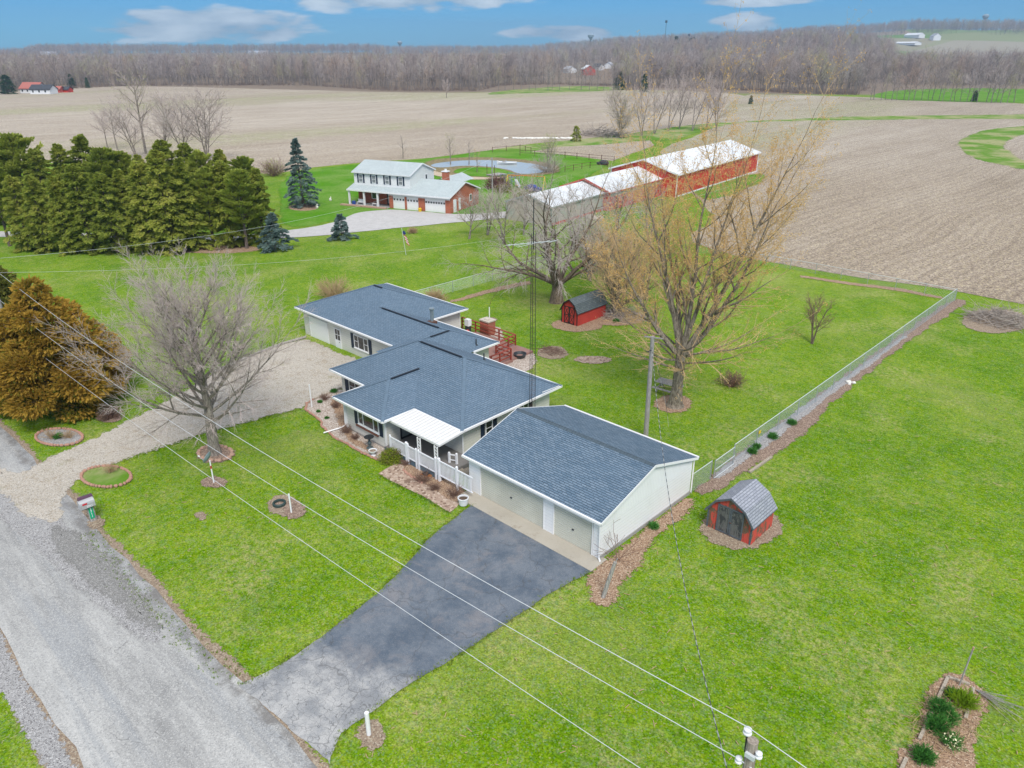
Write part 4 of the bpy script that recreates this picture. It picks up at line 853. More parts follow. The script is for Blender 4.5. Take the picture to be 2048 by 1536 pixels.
    F = (-40, 25.2, 1, 0); M = (-45, 27.8, 1, 0); E = (-30.95, 27, 0, 1)
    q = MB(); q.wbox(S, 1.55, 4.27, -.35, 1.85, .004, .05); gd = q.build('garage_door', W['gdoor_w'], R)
    q = MB()
    for u in (1.47, 4.27): q.wbox(S, u, u+.09, -.35, 1.94, .004, .07)
    q.wbox(S, 1.56, 4.27, 1.85, 1.94, .004, .07); q.build('door_frame', W['white'], gd)
    q = MB(); q.wbox(S, 5.40, 6.30, -.25, 1.80, .004, .06); dr = q.build('door', W['white'], R)
    q = MB(); q.wbox(S, 5.5, 6.2, .75, 1.70, .06, .066); q.build('pane', W['glass'], dr)
    q = MB(); q.wbox(S, 5.83, 5.87, .75, 1.70, .066, .075); q.wbox(S, 5.5, 6.2, 1.2, 1.24, .066, .075); q.build('muntin', W['white'], dr)
    q = MB(); q.tube([(-52.86, 33.55, .62), (-52.86, 33.50, .62)], .03, 6); q.build('handle', W['darkmetal'], dr)
    window(R, S, 8.25, 10.25, .70, 1.90, (8.85, 9.65), [(8.25, 8.85, 1.32), (9.65, 10.25, 1.32)], .38)
    window(R, F, 1.62, 3.88, .92, 1.95, (2.18, 3.32), [], .34)
    q = MB(); q.wbox(F, 1.4, 3.8, .70, .80, .004, .12); q.build('window_ledge', W['bricksill'], R)
    window(R, M, 1.9, 3.4, .85, 1.85, (2.65,), [(1.9, 2.65, 1.4), (2.65, 3.4, 1.4)], .45)
    window(R, E, 2.72, 3.38, .86, 1.92, (), [(2.72, 3.38, 1.4)], .34); window(R, E, 5.85, 6.80, 1.15, 1.98, (6.32,), [], .34)
    # porch: slab, door with iron grille, corrugated canopy on posts
    q = MB(); q.box(-35.4, -29.95, 25.0, 27.79, -.05, .34); q.build('porch_floor', W['patio'], R)
    q = MB(); q.box(-35.4, -29.95, 24.975, 25.0, -.05, .33); q.build('porch_skirt', plain('blue_grey_paint', (.09, .14, .18), .7, 3, .2), R)
    D = (-35.45, 25.9, 0, 1)
    q = MB(); q.wbox(D, .45, .53, .34, 2.3, .004, .08); q.wbox(D, 1.32, 1.40, .34, 2.3, .004, .08); q.wbox(D, .53, 1.32, 2.2, 2.3, .004, .08); q.wbox(D, .53, 1.32, .34, .44, .004, .08); sd_ = q.build('security_door', W['black'], R)
    q = MB()
    for k in range(7): q.wbox(D, .60+k*.105, .618+k*.105, .44, 2.2, .05, .065)
    q.build('grille', W['black'], sd_)
    q = MB(); q.wbox(D, .53, 1.32, .44, 2.2, .004, .03); q.build('pane', plain('pale_glazed_door', (.36, .42, .42), .2, 2, .3), sd_)
    cn = MB(); nr = 16; x0, x1 = -35.16, -30.27
    for k in range(nr):
        u0, u1 = x0+(x1-x0)*k/nr, x0+(x1-x0)*(k+1)/nr; um = (u0+u1)/2
        zf, zb = 2.24, 2.44
        cn.face([(u0, 25.3, zf), (um, 25.3, zf), (um, 27.25, zb-.02), (u0, 27.25, zb-.02)]); cn.box(u0-.028, u0+.028, 25.3, 27.5, zf+.005, zf+.012)
        cn.face([(um, 25.3, zf), (u1, 25.3, zf), (u1, 27.25, zb-.02), (um, 27.25, zb-.02)])
        cn.beam((u0, 25.3, zf+.035), (u0, 27.15, zb+.01), .05, .07)
    cn.beam((x0, 25.28, 2.2), (x1, 25.28, 2.2), .06, .14); cn.beam((x1, 25.28, 2.2), (x1, 27.4, 2.4), .05, .12); cn.beam((x0, 25.28, 2.2), (x0, 27.4, 2.4), .05, .12)
    cn.build('canopy', W['canopy'], R)
    for x in (-32.0, -30.42):
        p = MB(); p.box(x-.16, x-.11, 25.1, 25.15, .34, 2.17); p.box(x+.11, x+.16, 25.1, 25.15, .34, 2.17)
        for k in range(8): p.beam((x-.12, 25.125, .45+k*.22), (x+.12, 25.125, .45+k*.22+.19), .025); p.beam((x+.12, 25.125, .45+k*.22), (x-.12, 25.125, .45+k*.22+.19), .025)
        p.build('canopy_post', W['white'], R)
    fl = MB(); fl.tube([(-45.05, 37.5, 3.2), (-45.05, 37.5, 4.35)], .15, 12); fl.tube([(-45.05, 37.5, 4.4), (-45.05, 37.5, 4.52)], .23, 12); fo = fl.build('flue', plain('flue_metal', (.26, .31, .33), .4, 8, .5, metal=.4), R)
    fl = MB(); fl.box(-45.35, -44.75, 37.2, 37.8, 3.0, 3.42); fl.build('flue_base', W['rust'], fo)
    for x, y, z in ((-39.75, 37.4, 2.7), (-36.2, 34.8, 3.2)):
        v = MB(); v.tube([(x, y, z), (x, y, z+.55)], .05, 8); v.tube([(x, y, z-.05), (x, y, z+.06)], .14, 8); v.build('vent_pipe', W['darkmetal'], R)
    v = MB(); v.tube([(-30.35, 36.3, 2.5), (-30.1, 34.3, 2.75)], .025, 5); v.build('drain_pipe', W['white'], R)
ranch()
# ------------------------------------------------------------------ the garage
def garage():
    R = thing('garage', 'white gabled two-bay garage with blue-grey shingle roof and beige doors', 'garage', (-23.2, 29.8, 0))
    X0, X1, Y0, Y1, EZ, RZ = -27.95, -18.42, 25.5, 34.05, 2.35, 3.72; RY = 29.87
    w = MB(); Fr = (-28, 25.5, 1, 0)
    for a, b in ((.05, .90), (5.86, 6.46), (9.16, 9.58)): w.wbox(Fr, a, b, 0, 2.28, -.15, 0)
    w.wbox(Fr, .90, 5.86, 2.02, 2.28, -.15, 0); w.wbox(Fr, 6.46, 9.16, 2.02, 2.28, -.15, 0)
    w.box(X0, X1, Y1-.15, Y1, 0, 2.3); w.box(X0, X0+.15, Y0+.15, Y1-.15, 0, 2.3); w.box(X1-.15, X1, Y0+.15, Y1-.15, .0, 1.93)
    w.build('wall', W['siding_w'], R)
    g = MB()
    prof = lambda k: [(Y0-Y0+.15, 1.93), (Y1-Y0-.15, 1.93), (Y1-Y0-.15, 2.30), (RY-Y0, 3.62), (.15, 2.24)]
    g.wprism((X1, Y0, 0, 1), prof(0), -.14, .006); g.build('gable', W['siding_v'], R); g = MB(); g.wprism((X0+.14, Y0, 0, 1), prof(0), -.14, 0)
    g.build('gable', W['siding_v'], R)
    f = MB(); f.box(X1, X1+.05, Y0-.02, Y1, -.1, .22); f.build('foundation', W['conc_grey'], R); f = MB(); f.box(X0-.03, X1+.03, Y1, Y1+.04, -.1, .2); f.build('foundation', W['conc_grey'], R)
    r = MB(); rx0, rx1, y0, y1 = -28.25, -18.25, 25.3, 34.35
    T = .10
    r.slope([(rx0, y0, EZ), (rx1, y0, EZ), (rx1, RY, RZ), (rx0, RY, RZ)]); r.slope([(rx1, y1, EZ), (rx0, y1, EZ), (rx0, RY, RZ), (rx1, RY, RZ)])
    r.face([(rx0, y0, EZ-T), (rx0, RY, RZ-T), (rx1, RY, RZ-T), (rx1, y0, EZ-T)]); r.face([(rx1, y1, EZ-T), (rx1, RY, RZ-T), (rx0, RY, RZ-T), (rx0, y1, EZ-T)])
    ro = r.build('roof', W['shingle_g'], R)
    c = MB(); n = 50
    for k in range(n):
        a = rx0+(rx1-rx0)*k/n; c.face([(a, RY-.17, RZ-.035), (a+.19, RY-.17, RZ-.035), (a+.19, RY, RZ+.045), (a, RY, RZ+.03)]); c.face([(a+.19, RY+.17, RZ-.035), (a, RY+.17, RZ-.035), (a, RY, RZ+.03), (a+.19, RY, RZ+.045)])
        c.face([(a+.19, RY-.17, RZ-.035), (a+.19, RY-.17, RZ-.06), (a+.19, RY, RZ), (a+.19, RY, RZ+.045)])
    c.build('ridge_cap', W['cap_d'], ro)
    for x in (rx0-.012, rx1+.012): t = MB(); t.beam((x, y0, EZ-.05), (x, RY, RZ-.05), .025, .15); t.beam((x, y1, EZ-.05), (x, RY, RZ-.05), .025, .15); t.build('fascia', W['white'], R)
    t = MB(); t.beam((rx0, y0-.05, EZ-.02), (rx1, y0-.05, EZ-.02), .11, .12); t.build('gutter', W['white'], R); t = MB(); t.beam((rx0, y1+.05, EZ-.02), (rx1, y1+.05, EZ-.02), .11, .12); t.build('gutter', W['white'], R)
    t = MB(); t.tube([(-18.36, 25.4, 2.25), (-18.36, 25.42, .2), (-18.22, 25.35, .06)], .05, 4); t.build('downspout', W['white'], R); t = MB(); t.tube([(-18.36, 34.12, 2.25), (-18.36, 34.12, .1)], .05, 4); t.build('downspout', W['white'], R)
    for a, b in ((.98, 5.80), (6.54, 9.08)):
        q = MB(); q.wbox(Fr, a, b, .06, 1.96, -.11, -.06)
        for k in range(14): q.wbox(Fr, a, b, .08+k*.1335, .155+k*.1335, -.06, -.045)
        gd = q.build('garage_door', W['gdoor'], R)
        q = MB(); q.wbox(Fr, a-.08, a, .06, 2.02, -.11, .02); q.wbox(Fr, b, b+.06, .06, 2.02, -.11, .02); q.wbox(Fr, a, b, 1.96, 2.02, -.11, .02); q.build('door_frame', W['white'], gd)
        q = MB(); q.wbox(Fr, (a+b)/2-.06, (a+b)/2+.06, .92, .99, -.045, -.01); q.build('handle', W['darkmetal'], gd)
garage()
# ------------------------------------------------------------------ white porch railing (stands on the porch edge and the bed)
def railing():
    R = thing('picket_fence', 'white vinyl picket railing along the porch and up to the garage', 'fence', (-31, 24.95, 0))
    for a, b, z0 in ((-34.66, -33.12, .40), (-32.88, -32.16, .40), (-31.84, -30.34, .40)):
        p = MB(); p.box(a, b, 24.93, 24.99, z0+.88, z0+.96); p.box(a, b, 24.93, 24.99, z0+.06, z0+.12)
        k = a+.08
        while k < b-.05: p.box(k, k+.035, 24.945, 24.975, z0+.12, z0+.88); k += .105
        p.build('picket_panel', W['white_o'], R)
    for a, b, z0 in ((-29.93, -28.5, .36), (-28.36, -27.12, .36)):
        p = MB(); p.box(a, b, 24.93, 24.99, z0+1.02, z0+1.10); p.box(a, b, 24.93, 24.99, z0+.06, z0+.12)
        k = a+.06
        while k < b-.05: p.box(k, k+.05, 24.945, 24.975, z0+.12, z0+1.02); k += .115
        p.build('picket_panel', W['white_o'], R)
    for x, w, z1 in ((-34.68, .1, 1.42), (-33.06, .14, 1.5), (-32.92, .10, 1.46), (-32.12, .10, 1.4), (-31.88, .10, 1.4), (-30.3, .12, 1.5), (-30.0, .14, 1.55), (-28.43, .12, 1.6)):
        p = MB(); p.box(x-w/2, x+w/2, 24.96-w/2, 24.96+w/2, .02, z1); p.lathe((x, 24.96, z1), [(w*.75, 0), (w*.75, .03), (.01, .09)], 4); p.build('post', W['white_o'], R)
railing()
def gate():
    R = thing('porch_gate', 'short white railing with two capped posts beside the porch step', 'gate', (-30.6, 26.6, 0))
    for x, y in ((-30.83, 26.5), (-30.38, 26.7)):
        p = MB(); p.box(x-.06, x+.06, y-.06, y+.06, .3, 1.02); p.lathe((x, y, 1.02), [(.09, 0), (.09, .03), (.01, .08)], 4); p.build('post', W['white_o'], R)
    p = MB(); p.beam((-30.83, 26.5, .92), (-30.38, 26.7, .92), .05, .07); p.beam((-30.83, 26.5, .55), (-30.38, 26.7, .55), .04, .05); p.build('rail', W['white_o'], R)
gate()
mb = MB(); mb.box(-30.1, -28.9, 26.4, 26.75, 0, .18); mb.box(-29.85, -28.9, 26.75, 27.1, 0, .14); o = mb.build('porch_step', W['timber'], None, (-29.5, 26.7, 0)); tag(o, 'tan timber step between the porch and the garage wall', 'step')
# ------------------------------------------------------------------ red deck behind the house
def deck():
    R = thing('deck', 'red stained deck with open rails behind the ranch house', 'deck', (-44, 41, 0))
    f = MB(); f.box(-47.1, -40.0, 39.5, 44.3, .05, .22); f.box(-39.99, -39.8, 39.5, 41.6, .05, .22); f.build('deck_floor', W['deckfloor'], R)
    ps = [(-47.0, 44.2), (-48.8, 44.2), (-41.7, 41.5), (-39.95, 41.5), (-39.95, 40.2), (-39.95, 39.2), (-44.0, 44.2), (-42.0, 44.2), (-41.7, 43)]
    for x, y in ps:
        p = MB(); p.box(x-.05, x+.05, y-.05, y+.05, 0, 1.18); p.build('post', W['redstain'], R)
    for a, b in (((-48.8, 44.2), (-42, 44.2)), ((-41.7, 41.5), (-39.95, 41.5)), ((-39.95, 41.5), (-39.95, 39.0)), ((-42.0, 44.2), (-41.7, 41.5))):
        p = MB()
        for z, w, h in ((1.2, .16, .045), (.85, .04, .09), (.52, .04, .09)): p.beam((*a, z), (*b, z), w, h)
        p.build('rail', W['redstain'], R)
deck()
def grill():
    R = thing('brick_barbecue', 'square red brick barbecue pillar with a stone slab top', 'barbecue', (-46.2, 45.0, 0))
    b = MB(); b.box(-46.75, -45.65, 44.5, 45.4, 0, 1.3); b.build('pillar', W['brick'], R)
    b = MB(); b.box(-46.8, -45.6, 44.45, 45.45, 1.3, 1.42); b.blob((-46.2, 44.9, 1.46), (.3, .25, .1), random.Random(4)); b.build('slab', W['rock'], R)
    R = thing('gas_grill', 'white and maroon gas grill beside the brick pillar on the deck', 'grill', (-47.3, 43.6, .22))
    b = MB(); b.box(-47.6, -47.1, 43.4, 43.8, .9, 1.5); b.build('lid', W['farwhite'], R)
    b = MB(); b.box(-47.55, -47.15, 43.42, 43.78, .3, .9); b.build('cabinet', W['darkmetal'], R)
    b = MB(); b.lathe((-47.0, 43.2, .22), [(.16, 0), (.18, .1), (.18, .35), (.08, .45)], 10); tag(b.build('gas_bottle', W['door_red'], None, (-47, 43.2, .22)), 'small red gas bottle below the white grill', 'gas bottle')
grill()
# ------------------------------------------------------------------ gambrel sheds
def shed(name, label, cat, loc, xc, hw, y0, y1, ez, bz, rz, bw, wall, roofm, doorm, trimm, dooru, braces, ov=.14):
    R = thing(name, label, cat, loc)
    w = MB(); t = .06
    prof = [(-hw, 0), (hw, 0), (hw, ez), (bw*.97, bz-.05), (0, rz-.06), (-bw*.97, bz-.05), (-hw, ez)]
    for y, s in ((y0, 1), (y1-.06, 1)): w.wprism((xc, y+.06, 1, 0), prof, 0, .06)
    w.box(xc-hw, xc-hw+t, y0+.06, y1-.06, 0, ez); w.box(xc+hw-t, xc+hw, y0+.06, y1-.06, 0, ez); w.build('wall', wall, R)
    r = MB(); e = hw+.12; ya, yb = y0-ov, y1+ov; P = [(-e, ez-.10), (-bw, bz), (0, rz), (bw, bz), (e, ez-.10)]
    for i in range(4):
        (a, za), (b, zb) = P[i], P[i+1]
        if i < 2: r.slope([(xc+a, yb, za), (xc+a, ya, za), (xc+b, ya, zb), (xc+b, yb, zb)])
        else: r.slope([(xc+b, ya, zb), (xc+b, yb, zb), (xc+a, yb, za), (xc+a, ya, za)])
        T = .05
        r.face([(xc+a, ya, za-T), (xc+a, yb, za-T), (xc+b, yb, zb-T), (xc+b, ya, zb-T)])
        r.face([(xc+a, ya, za), (xc+a, ya, za-T), (xc+b, ya, zb-T), (xc+b, ya, zb)]); r.face([(xc+a, yb, za), (xc+b, yb, zb), (xc+b, yb, zb-T), (xc+a, yb, za-T)])
    for s, (a, za) in ((1, P[0]), (1, P[4])): r.face([(xc+a, ya, za), (xc+a, yb, za), (xc+a, yb, za-.05), (xc+a, ya, za-.05)])
    r.build('roof', roofm, R)
    tr = MB()
    for i in range(4): (a, za), (b, zb) = P[i], P[i+1]; tr.beam((xc+a*.985, ya-.012, za-.075), (xc+b*.985, ya-.012, zb-.075), .02, .10)
    for x in (xc-hw+.05, xc+hw-.05): tr.box(x-.05, x+.05, y0-.02, y0-.001, 0, ez)
    tr.build('trim', trimm, R)
    fr = (xc, y0, 1, 0); u0, u1, h = dooru; um = (u0+u1)/2
    for a, b in ((u0, um-.01), (um+.01, u1)):
        d = MB(); d.wbox(fr, a, b, .08, h, .003, .03); do = d.build('door', doorm, R)
        d = MB(); k = .075
        d.wbox(fr, a, a+k, .08, h, .03, .05); d.wbox(fr, b-k, b, .08, h, .03, .05); d.wbox(fr, a+k, b-k, h-k, h, .03, .05); d.wbox(fr, a+k, b-k, .08, .08+k, .03, .05)
        if braces:
            hm = (h+.08)/2; d.wbox(fr, a+k, b-k, hm-.03, hm+.03, .03, .05)
            for (p, q) in (((a+k, .08+k), (b-k, hm-.03)), ((a+k, hm-.03), (b-k, .08+k)), ((a+k, hm+.03), (b-k, h-k)), ((a+k, h-k), (b-k, hm+.03))):
                d.beam((xc+p[0], y0-.042, p[1]), (xc+q[0], y0-.042, q[1]), .012, .05)
        d.build('door_frame', trimm if not braces else W['black'], do)
    d = MB(); d.wbox(fr, um-.02, um+.10, .85, .89, .05, .07); d.build('latch', W['rust'], R)
shed('garden_shed', 'small peeling red gambrel shed with bare grey double doors standing on the lawn', 'shed', (-14.7, 33, 0), -14.72, 1.3, 31.85, 34.25, 1.25, 1.92, 2.40, .86, W['shed_red'], W['shingle_s'], W['shed_door'], W['shed_trim'], (-.72, .78, 1.72), False)
shed('garden_shed', 'red gambrel shed with black braced doors beside the old mulberry tree', 'shed', (-42.5, 54, 0), -42.5, .98, 52.1, 56.4, 1.35, 2.05, 2.5, .66, W['shed_red2'], W['shingle_d'], W['door_red'], W['black'], (-.62, .62, 1.75), True)
# ------------------------------------------------------------------ chain-link fences
def chain(name, label, pts, H, gap=3.0, cell=.11, r=.0035, rail=True, cat='fence', posts_m=None):
    R = thing(name, label, cat, (*pts[0], 0)); mesh = MB()
    tot = 0
    for a, b in zip(pts, pts[1:]):
        A, B = Vector((*a, 0)), Vector((*b, 0)); L = (B-A).length; d = (B-A)/L; n = max(1, round(L/gap))
        for k in range(n+1):
            if k == 0 and a != pts[0]: continue
            p = A+d*L*k/n; q = MB(); q.tube([(p.x, p.y, 0), (p.x, p.y, H+.03)], .030, 6); q.build('post', W['galv'], R); tot += 1
        if rail:
            q = MB(); q.tube([(A.x, A.y, H), (B.x, B.y, H)], .024, 6); q.build('top_rail', W['alu'], R)
        u = -H
        while u < L:
            for s in (1, -1):
                a0 = max(0, u) if s == 1 else max(0, u); a1 = min(L, u+H)
                z0 = (a0-u); z1 = (a1-u)
                if s == -1: z0, z1 = H-z0, H-z1
                p, q2 = A+d*a0, A+d*a1
                mesh.tube([(p.x, p.y, .03+z0*.97), (q2.x, q2.y, .03+z1*.97)], r, 3, cap=False)
            u += cell
    mesh.build('mesh', W['galv'], R); return R
chain('chain_link_fence', 'long galvanised chain-link fence running from the garage out to the ploughed field', [(-18.35, 39.0), (-18.3, 84.6)], 1.32, 3.04, .10, .0030)
chain('chain_link_fence', 'short chain-link panel between the garage corner and the gate post', [(-18.38, 34.2), (-18.36, 36.3)], 1.28, 2.1, .09, .003)
gt = chain('chain_link_gate', 'chain-link gate with a pale frame beside the garage corner', [(-18.25, 36.5), (-18.25, 38.85)], 1.25, 2.35, .09, .003, cat='gate')
q = MB(); q.tube([(-18.2, 36.5, .65), (-18.2, 38.85, .65)], .024, 6); q.tube([(-18.2, 36.5, .08), (-18.2, 38.85, .08)], .026, 6); q.build('gate_rail', W['alu'], gt)
chain('chain_link_fence', 'far chain-link fence along the edge of the ploughed field', [(-18.3, 84.75), (-33, 84.9), (-48, 84.4)], 1.2, 3.2, .30, .005)
chain('chain_link_fence', 'chain-link fence crossing the back lawn behind the ranch house', [(-58.3, 45.6), (-58.1, 66.5)], 1.2, 3.0, .16, .0032)
q = MB(); q.box(-18.255, -18.245, 42.0, 42.28, .92, 1.14); o = q.build('sign', W['yellow'], None, (-18.25, 42.1, .92)); tag(o, 'small yellow sign wired to the long chain-link fence', 'sign')
q = MB(); q.beam((-17.0, 38.6, .07), (-16.9, 41.3, .07), .16, .12); tag(q.build('timber', W['timber'], None, (-17, 39, 0)), 'weathered plank lying beside the chain-link fence', 'plank')
rg = random.Random(5); q = MB(); v = G(1700, 767); q.blob((v.x-.1, v.y, .1), (.24, .18, .13), rg); q.blob((v.x+.2, v.y+.2, .08), (.16, .16, .1), rg); q.blob((v.x+.05, v.y-.3, .07), (.13, .11, .1), rg); tag(q.build('rock', W['whiterock'], None, v), 'white rocks heaped by the middle of the chain-link fence', 'rock')
# ------------------------------------------------------------------ poles and wires
def g2(px, py): v = G(px, py); return (v.x, v.y, 0.0)
def catenary(a, b, sag, n=24):
    a, b = Vector(a), Vector(b); return [a.lerp(b, i/n)-Vector((0, 0, 4*sag*(i/n)*(1-i/n))) for i in range(n+1)]
def near_pole():
    x, y = -4.42, 12.2; R = thing('utility_pole', 'near utility pole with white porcelain insulators at the bottom of the lawn', 'utility pole', (x, y, 0))
    p = MB(); p.tube([(x, y, -.2), (x, y, 5), (x, y, 9.75)], [.17, .145, .125], 12); p.build('pole', W['pole'], R)
    p = MB(); p.tube([(x-.13, y, 9.3), (x-.15, y, 9.85)], .025, 6); p.build('bracket', W['darkmetal'], R)
    for q, rad in (((x-.15, y, 9.84), .10), ((x+.19, y-.04, 9.42), .085), ((x-.2, y-.1, 9.0), .085)):
        i = MB(); i.lathe(q, [(rad*.6, 0), (rad, .02), (rad, .05), (rad*.55, .07), (rad*.9, .10), (rad*.9, .14), (rad*.4, .17)], 14); i.build('insulator', W['porcelain'], R)
    p = MB(); p.box(x-.06, x+.16, y-.19, y-.12, 9.38, 9.5); p.build('clamp', W['alu'], R)
near_pole()
LP = (-64.6, 12.2)
def wire(label, pts, r, m=None, group='overhead wires along the road'):
    q = MB(); q.tube(pts, r, 5, cap=False); o = q.build('power_line', m or W['wire'], None, pts[0]); tag(o, label, 'wire', group)
wire('upper overhead wire running from the near pole top across the front lawn', catenary((-4.57, 12.2, 10.03), (LP[0], 12.2, 9.55), 1.15), .010)
wire('upper overhead wire leaving the near pole towards the bottom edge', catenary((-4.57, 12.2, 10.03), (30, 12.2, 9.8), .8), .010)
wire('middle overhead wire crossing the asphalt driveway', catenary((-4.62, 12.1, 9.1), (LP[0], 12.2, 6.9), .95), .0095)
wire('lowest overhead wire passing over the orange conifer', catenary((-4.5, 12.2, 6.75), (LP[0], 12.2, 4.6), .55), .0095)
wire('middle overhead wire leaving the near pole', catenary((-4.62, 12.1, 9.1), (30, 12.2, 8.9), .8), .015)
def left_pole():
    x, y = LP; p = MB(); p.tube([(x, y, -.2), (x, y, 9.75)], [.17, .12], 10); tag(p.build('utility_pole', W['polegrey'], None, (x, y, 0)), 'grey utility pole left of the orange conifer', 'utility pole')
left_pole()
NP = (-93.0, 92.2)
p = MB(); p.tube([(NP[0], NP[1], 0), (NP[0], NP[1], 7.2)], [.14, .10], 8); tag(p.build('utility_pole', W['polegrey'], None, (*NP, 0)), 'thin grey pole behind the brick gable of the neighbouring house', 'utility pole')
wire('long service wire sagging across the back lawn to the neighbouring house', catenary((LP[0], 12.2, 9.9), (NP[0], NP[1], 7.1), 2.6), .010, group='service wires over the back lawn')
wire('lower service wire sagging across the back lawn', catenary((LP[0], 12.2, 8.9), (-52, 98, 6.2), 2.8), .008, group='service wires over the back lawn')
def back_pole():
    x, y = -24.2, 38.04; R = thing('utility_pole', 'leaning grey timber pole standing behind the garage roof', 'utility pole', (x, y, 0))
    p = MB(); p.tube([(x, y, -.2), (x-.12, y+.1, 7.15)], [.17, .13], 10); p.build('pole', W['polegrey'], R)
    p = MB(); p.beam((x-.55, y-.2, 7.12), (x+.5, y+.35, 7.08), .07); p.build('crossarm', W['polegrey'], R)
    p = MB(); p.tube([(x, y, 6.3), (x-.35, y-.1, 6.1)], .03, 5); p.build('bracket', W['darkmetal'], R)
back_pole()
wire('black and silver twisted service cable from the near pole to the pole behind the garage', catenary((-4.5, 12.15, 7.6), (-24.3, 38.1, 6.5), 2.0, 40), .017, W['cable'], 'service cable')
wire('thin twisted cable hanging down beside the big maple', [Vector((-24.3, 38.1, 6.5)), Vector((-24.0, 38.9, 4.2)), Vector((-23.8, 39.6, 2.0)), Vector((-23.7, 40, .3))], .013, W['cable'], 'service cable')
# ------------------------------------------------------------------ antenna tower
def tower():
    x, y, H = -30.13, 33.3, 13.6; R = thing('antenna_tower', 'slender triangular lattice antenna tower rising beside the ranch house', 'antenna tower', (x, y, 0))
    leg = [(x+.23*cos(a), y+.23*sin(a)) for a in (radians(20), radians(140), radians(260))]
    for lx, ly in leg:
        q = MB(); q.tube([(lx, ly, 0), (lx+(x-lx)*.35, ly+(y-ly)*.35, H)], .018, 5); q.build('leg', W['darkmetal'], R)
    b = MB(); n = 36
    for k in range(n):
        z = .3+(H-.4)*k/n; z1 = .3+(H-.4)*(k+1)/n
        for i in range(3):
            f = lambda j, zz: (leg[j][0]+(x-leg[j][0])*.35*zz/H, leg[j][1]+(y-leg[j][1])*.35*zz/H, zz)
            b.tube([f(i, z), f((i+1) % 3, z1)], .006, 3, cap=False)
            b.tube([f(i, z), f((i+1) % 3, z)], .006, 3, cap=False)
    b.build('bracing', W['rust'], R)
    q = MB(); q.tube([(x, y, H-1), (x, y, 15.6)], .03, 6); q.build('mast', W['darkmetal'], R)
    a = MB(); bd = Vector((-.92, -.39, 0)).normalized(); c = Vector((x, y, 12.95))
    A, B = Vector((-32.2, 33.1, 12.55)), Vector((-28.5, 33.5, 13.35)); a.tube([A, B], .022, 5)
    d = (B-A).normalized(); s = d.cross(Vector((0, 0, 1))).normalized()
    for t, L in ((.0, .35), (.12, .4), (.26, .5), (.38, .9), (.5, .45), (.62, .55), (.78, .5), (.95, .45)):
        p = A.lerp(B, t); a.tube([p-s*L, p+s*L], .010, 4)
    a.tube([c-s*.95-d*.5, c+s*.2], .012, 4); a.tube([c+s*.95-d*.5, c-s*.2], .012, 4)
    a.build('antenna', W['alu'], R)
tower()
# ------------------------------------------------------------------ roadside mailboxes
def mailbox():
    x, y = -40.73, 8.98; R = thing('mailbox', 'grey roadside mailbox on a grey plank post with a green number plate', 'mailbox', (x, y, 0))
    p = MB(); p.box(x-.07, x+.07, y-.05, y+.27, 0, 1.0); p.build('post', W['oldwood'], R)
    b = MB(); prof = [(-.21, 0), (.21, 0), (.21, .26)]+[(.21*cos(t), .26+.20*sin(t)) for t in (pi*.17, pi*.33, pi*.5, pi*.67, pi*.83)]+[(-.21, .26)]
    b.wprism((x, y, 1, 0), [(u, 1.0+v) for u, v in prof], -.36, .36); b.wprism((x, y, 1, 0), [(u*1.06, 1.0+v*1.04) for u, v in prof], .36, .40); b.build('box', W['mailgrey'], R)
    b = MB(); b.box(x-.2, x+.2, y-.36, y+.36, .965, .999); b.build('shelf', W['darkmetal'], R)
    f = MB(); f.box(x+.212, x+.226, y-.27, y-.03, 1.24, 1.33); f.build('flag', W['redflag'], R)
    s = MB(); s.box(x+.071, x+.086, y-.02, y+.20, .22, .92); sg = s.build('number_plate', W['green_sign'], R)
    def text(body, size, loc, rot, m, parent):
        cu = bpy.data.curves.new('digits', 'FONT'); cu.body = body; cu.size = size; cu.extrude = .003; cu.offset = .004; cu.align_x = 'CENTER'; cu.align_y = 'CENTER'; cu.materials.append(m)
        tmp = bpy.data.objects.new('digits_tmp', cu); COL.objects.link(tmp); me = bpy.data.meshes.new_from_object(tmp); bpy.data.objects.remove(tmp)
        o = bpy.data.objects.new('digit' if len(body) == 1 else 'house_number', me); COL.objects.link(o); o.parent = parent; o.location = Vector(loc)-origin_of(parent); o.rotation_euler = rot
    for k, ch in enumerate('3711'): text(ch, .17, (x+.091, y+.09, .82-.155*k), (pi/2, 0, pi/2), W['white'], sg)
    n = MB(); n.box(x+.211, x+.218, y-.14, y+.28, 1.02, 1.15); pl = n.build('label_strip', W['mailgrey'], R)
    text('3711', .15, (x+.222, y+.07, 1.085), (pi/2, 0, pi/2), W['white'], pl)
    xx, yy = x-.55, y+.12; b = MB(); b.wprism((xx, yy, 1, 0), [(-.15, 1.05), (.15, 1.05), (.15, 1.25), (.09, 1.36), (-.09, 1.36), (-.15, 1.25)], -.36, .36)
    o = b.build('newspaper_box', W['purple'], None, (xx, yy, 0)); b2 = MB(); b2.box(xx+.151, xx+.158, yy-.22, yy+.26, 1.14, 1.21); b2.build('lettering_band', W['white'], o); tag(o, 'dark purple newspaper box behind the grey mailbox', 'newspaper box')
    b3 = MB(); b3.box(xx-.04, xx+.04, yy-.04, yy+.04, 0, 1.05); b3.build('post', W['oldwood'], o)
mailbox()
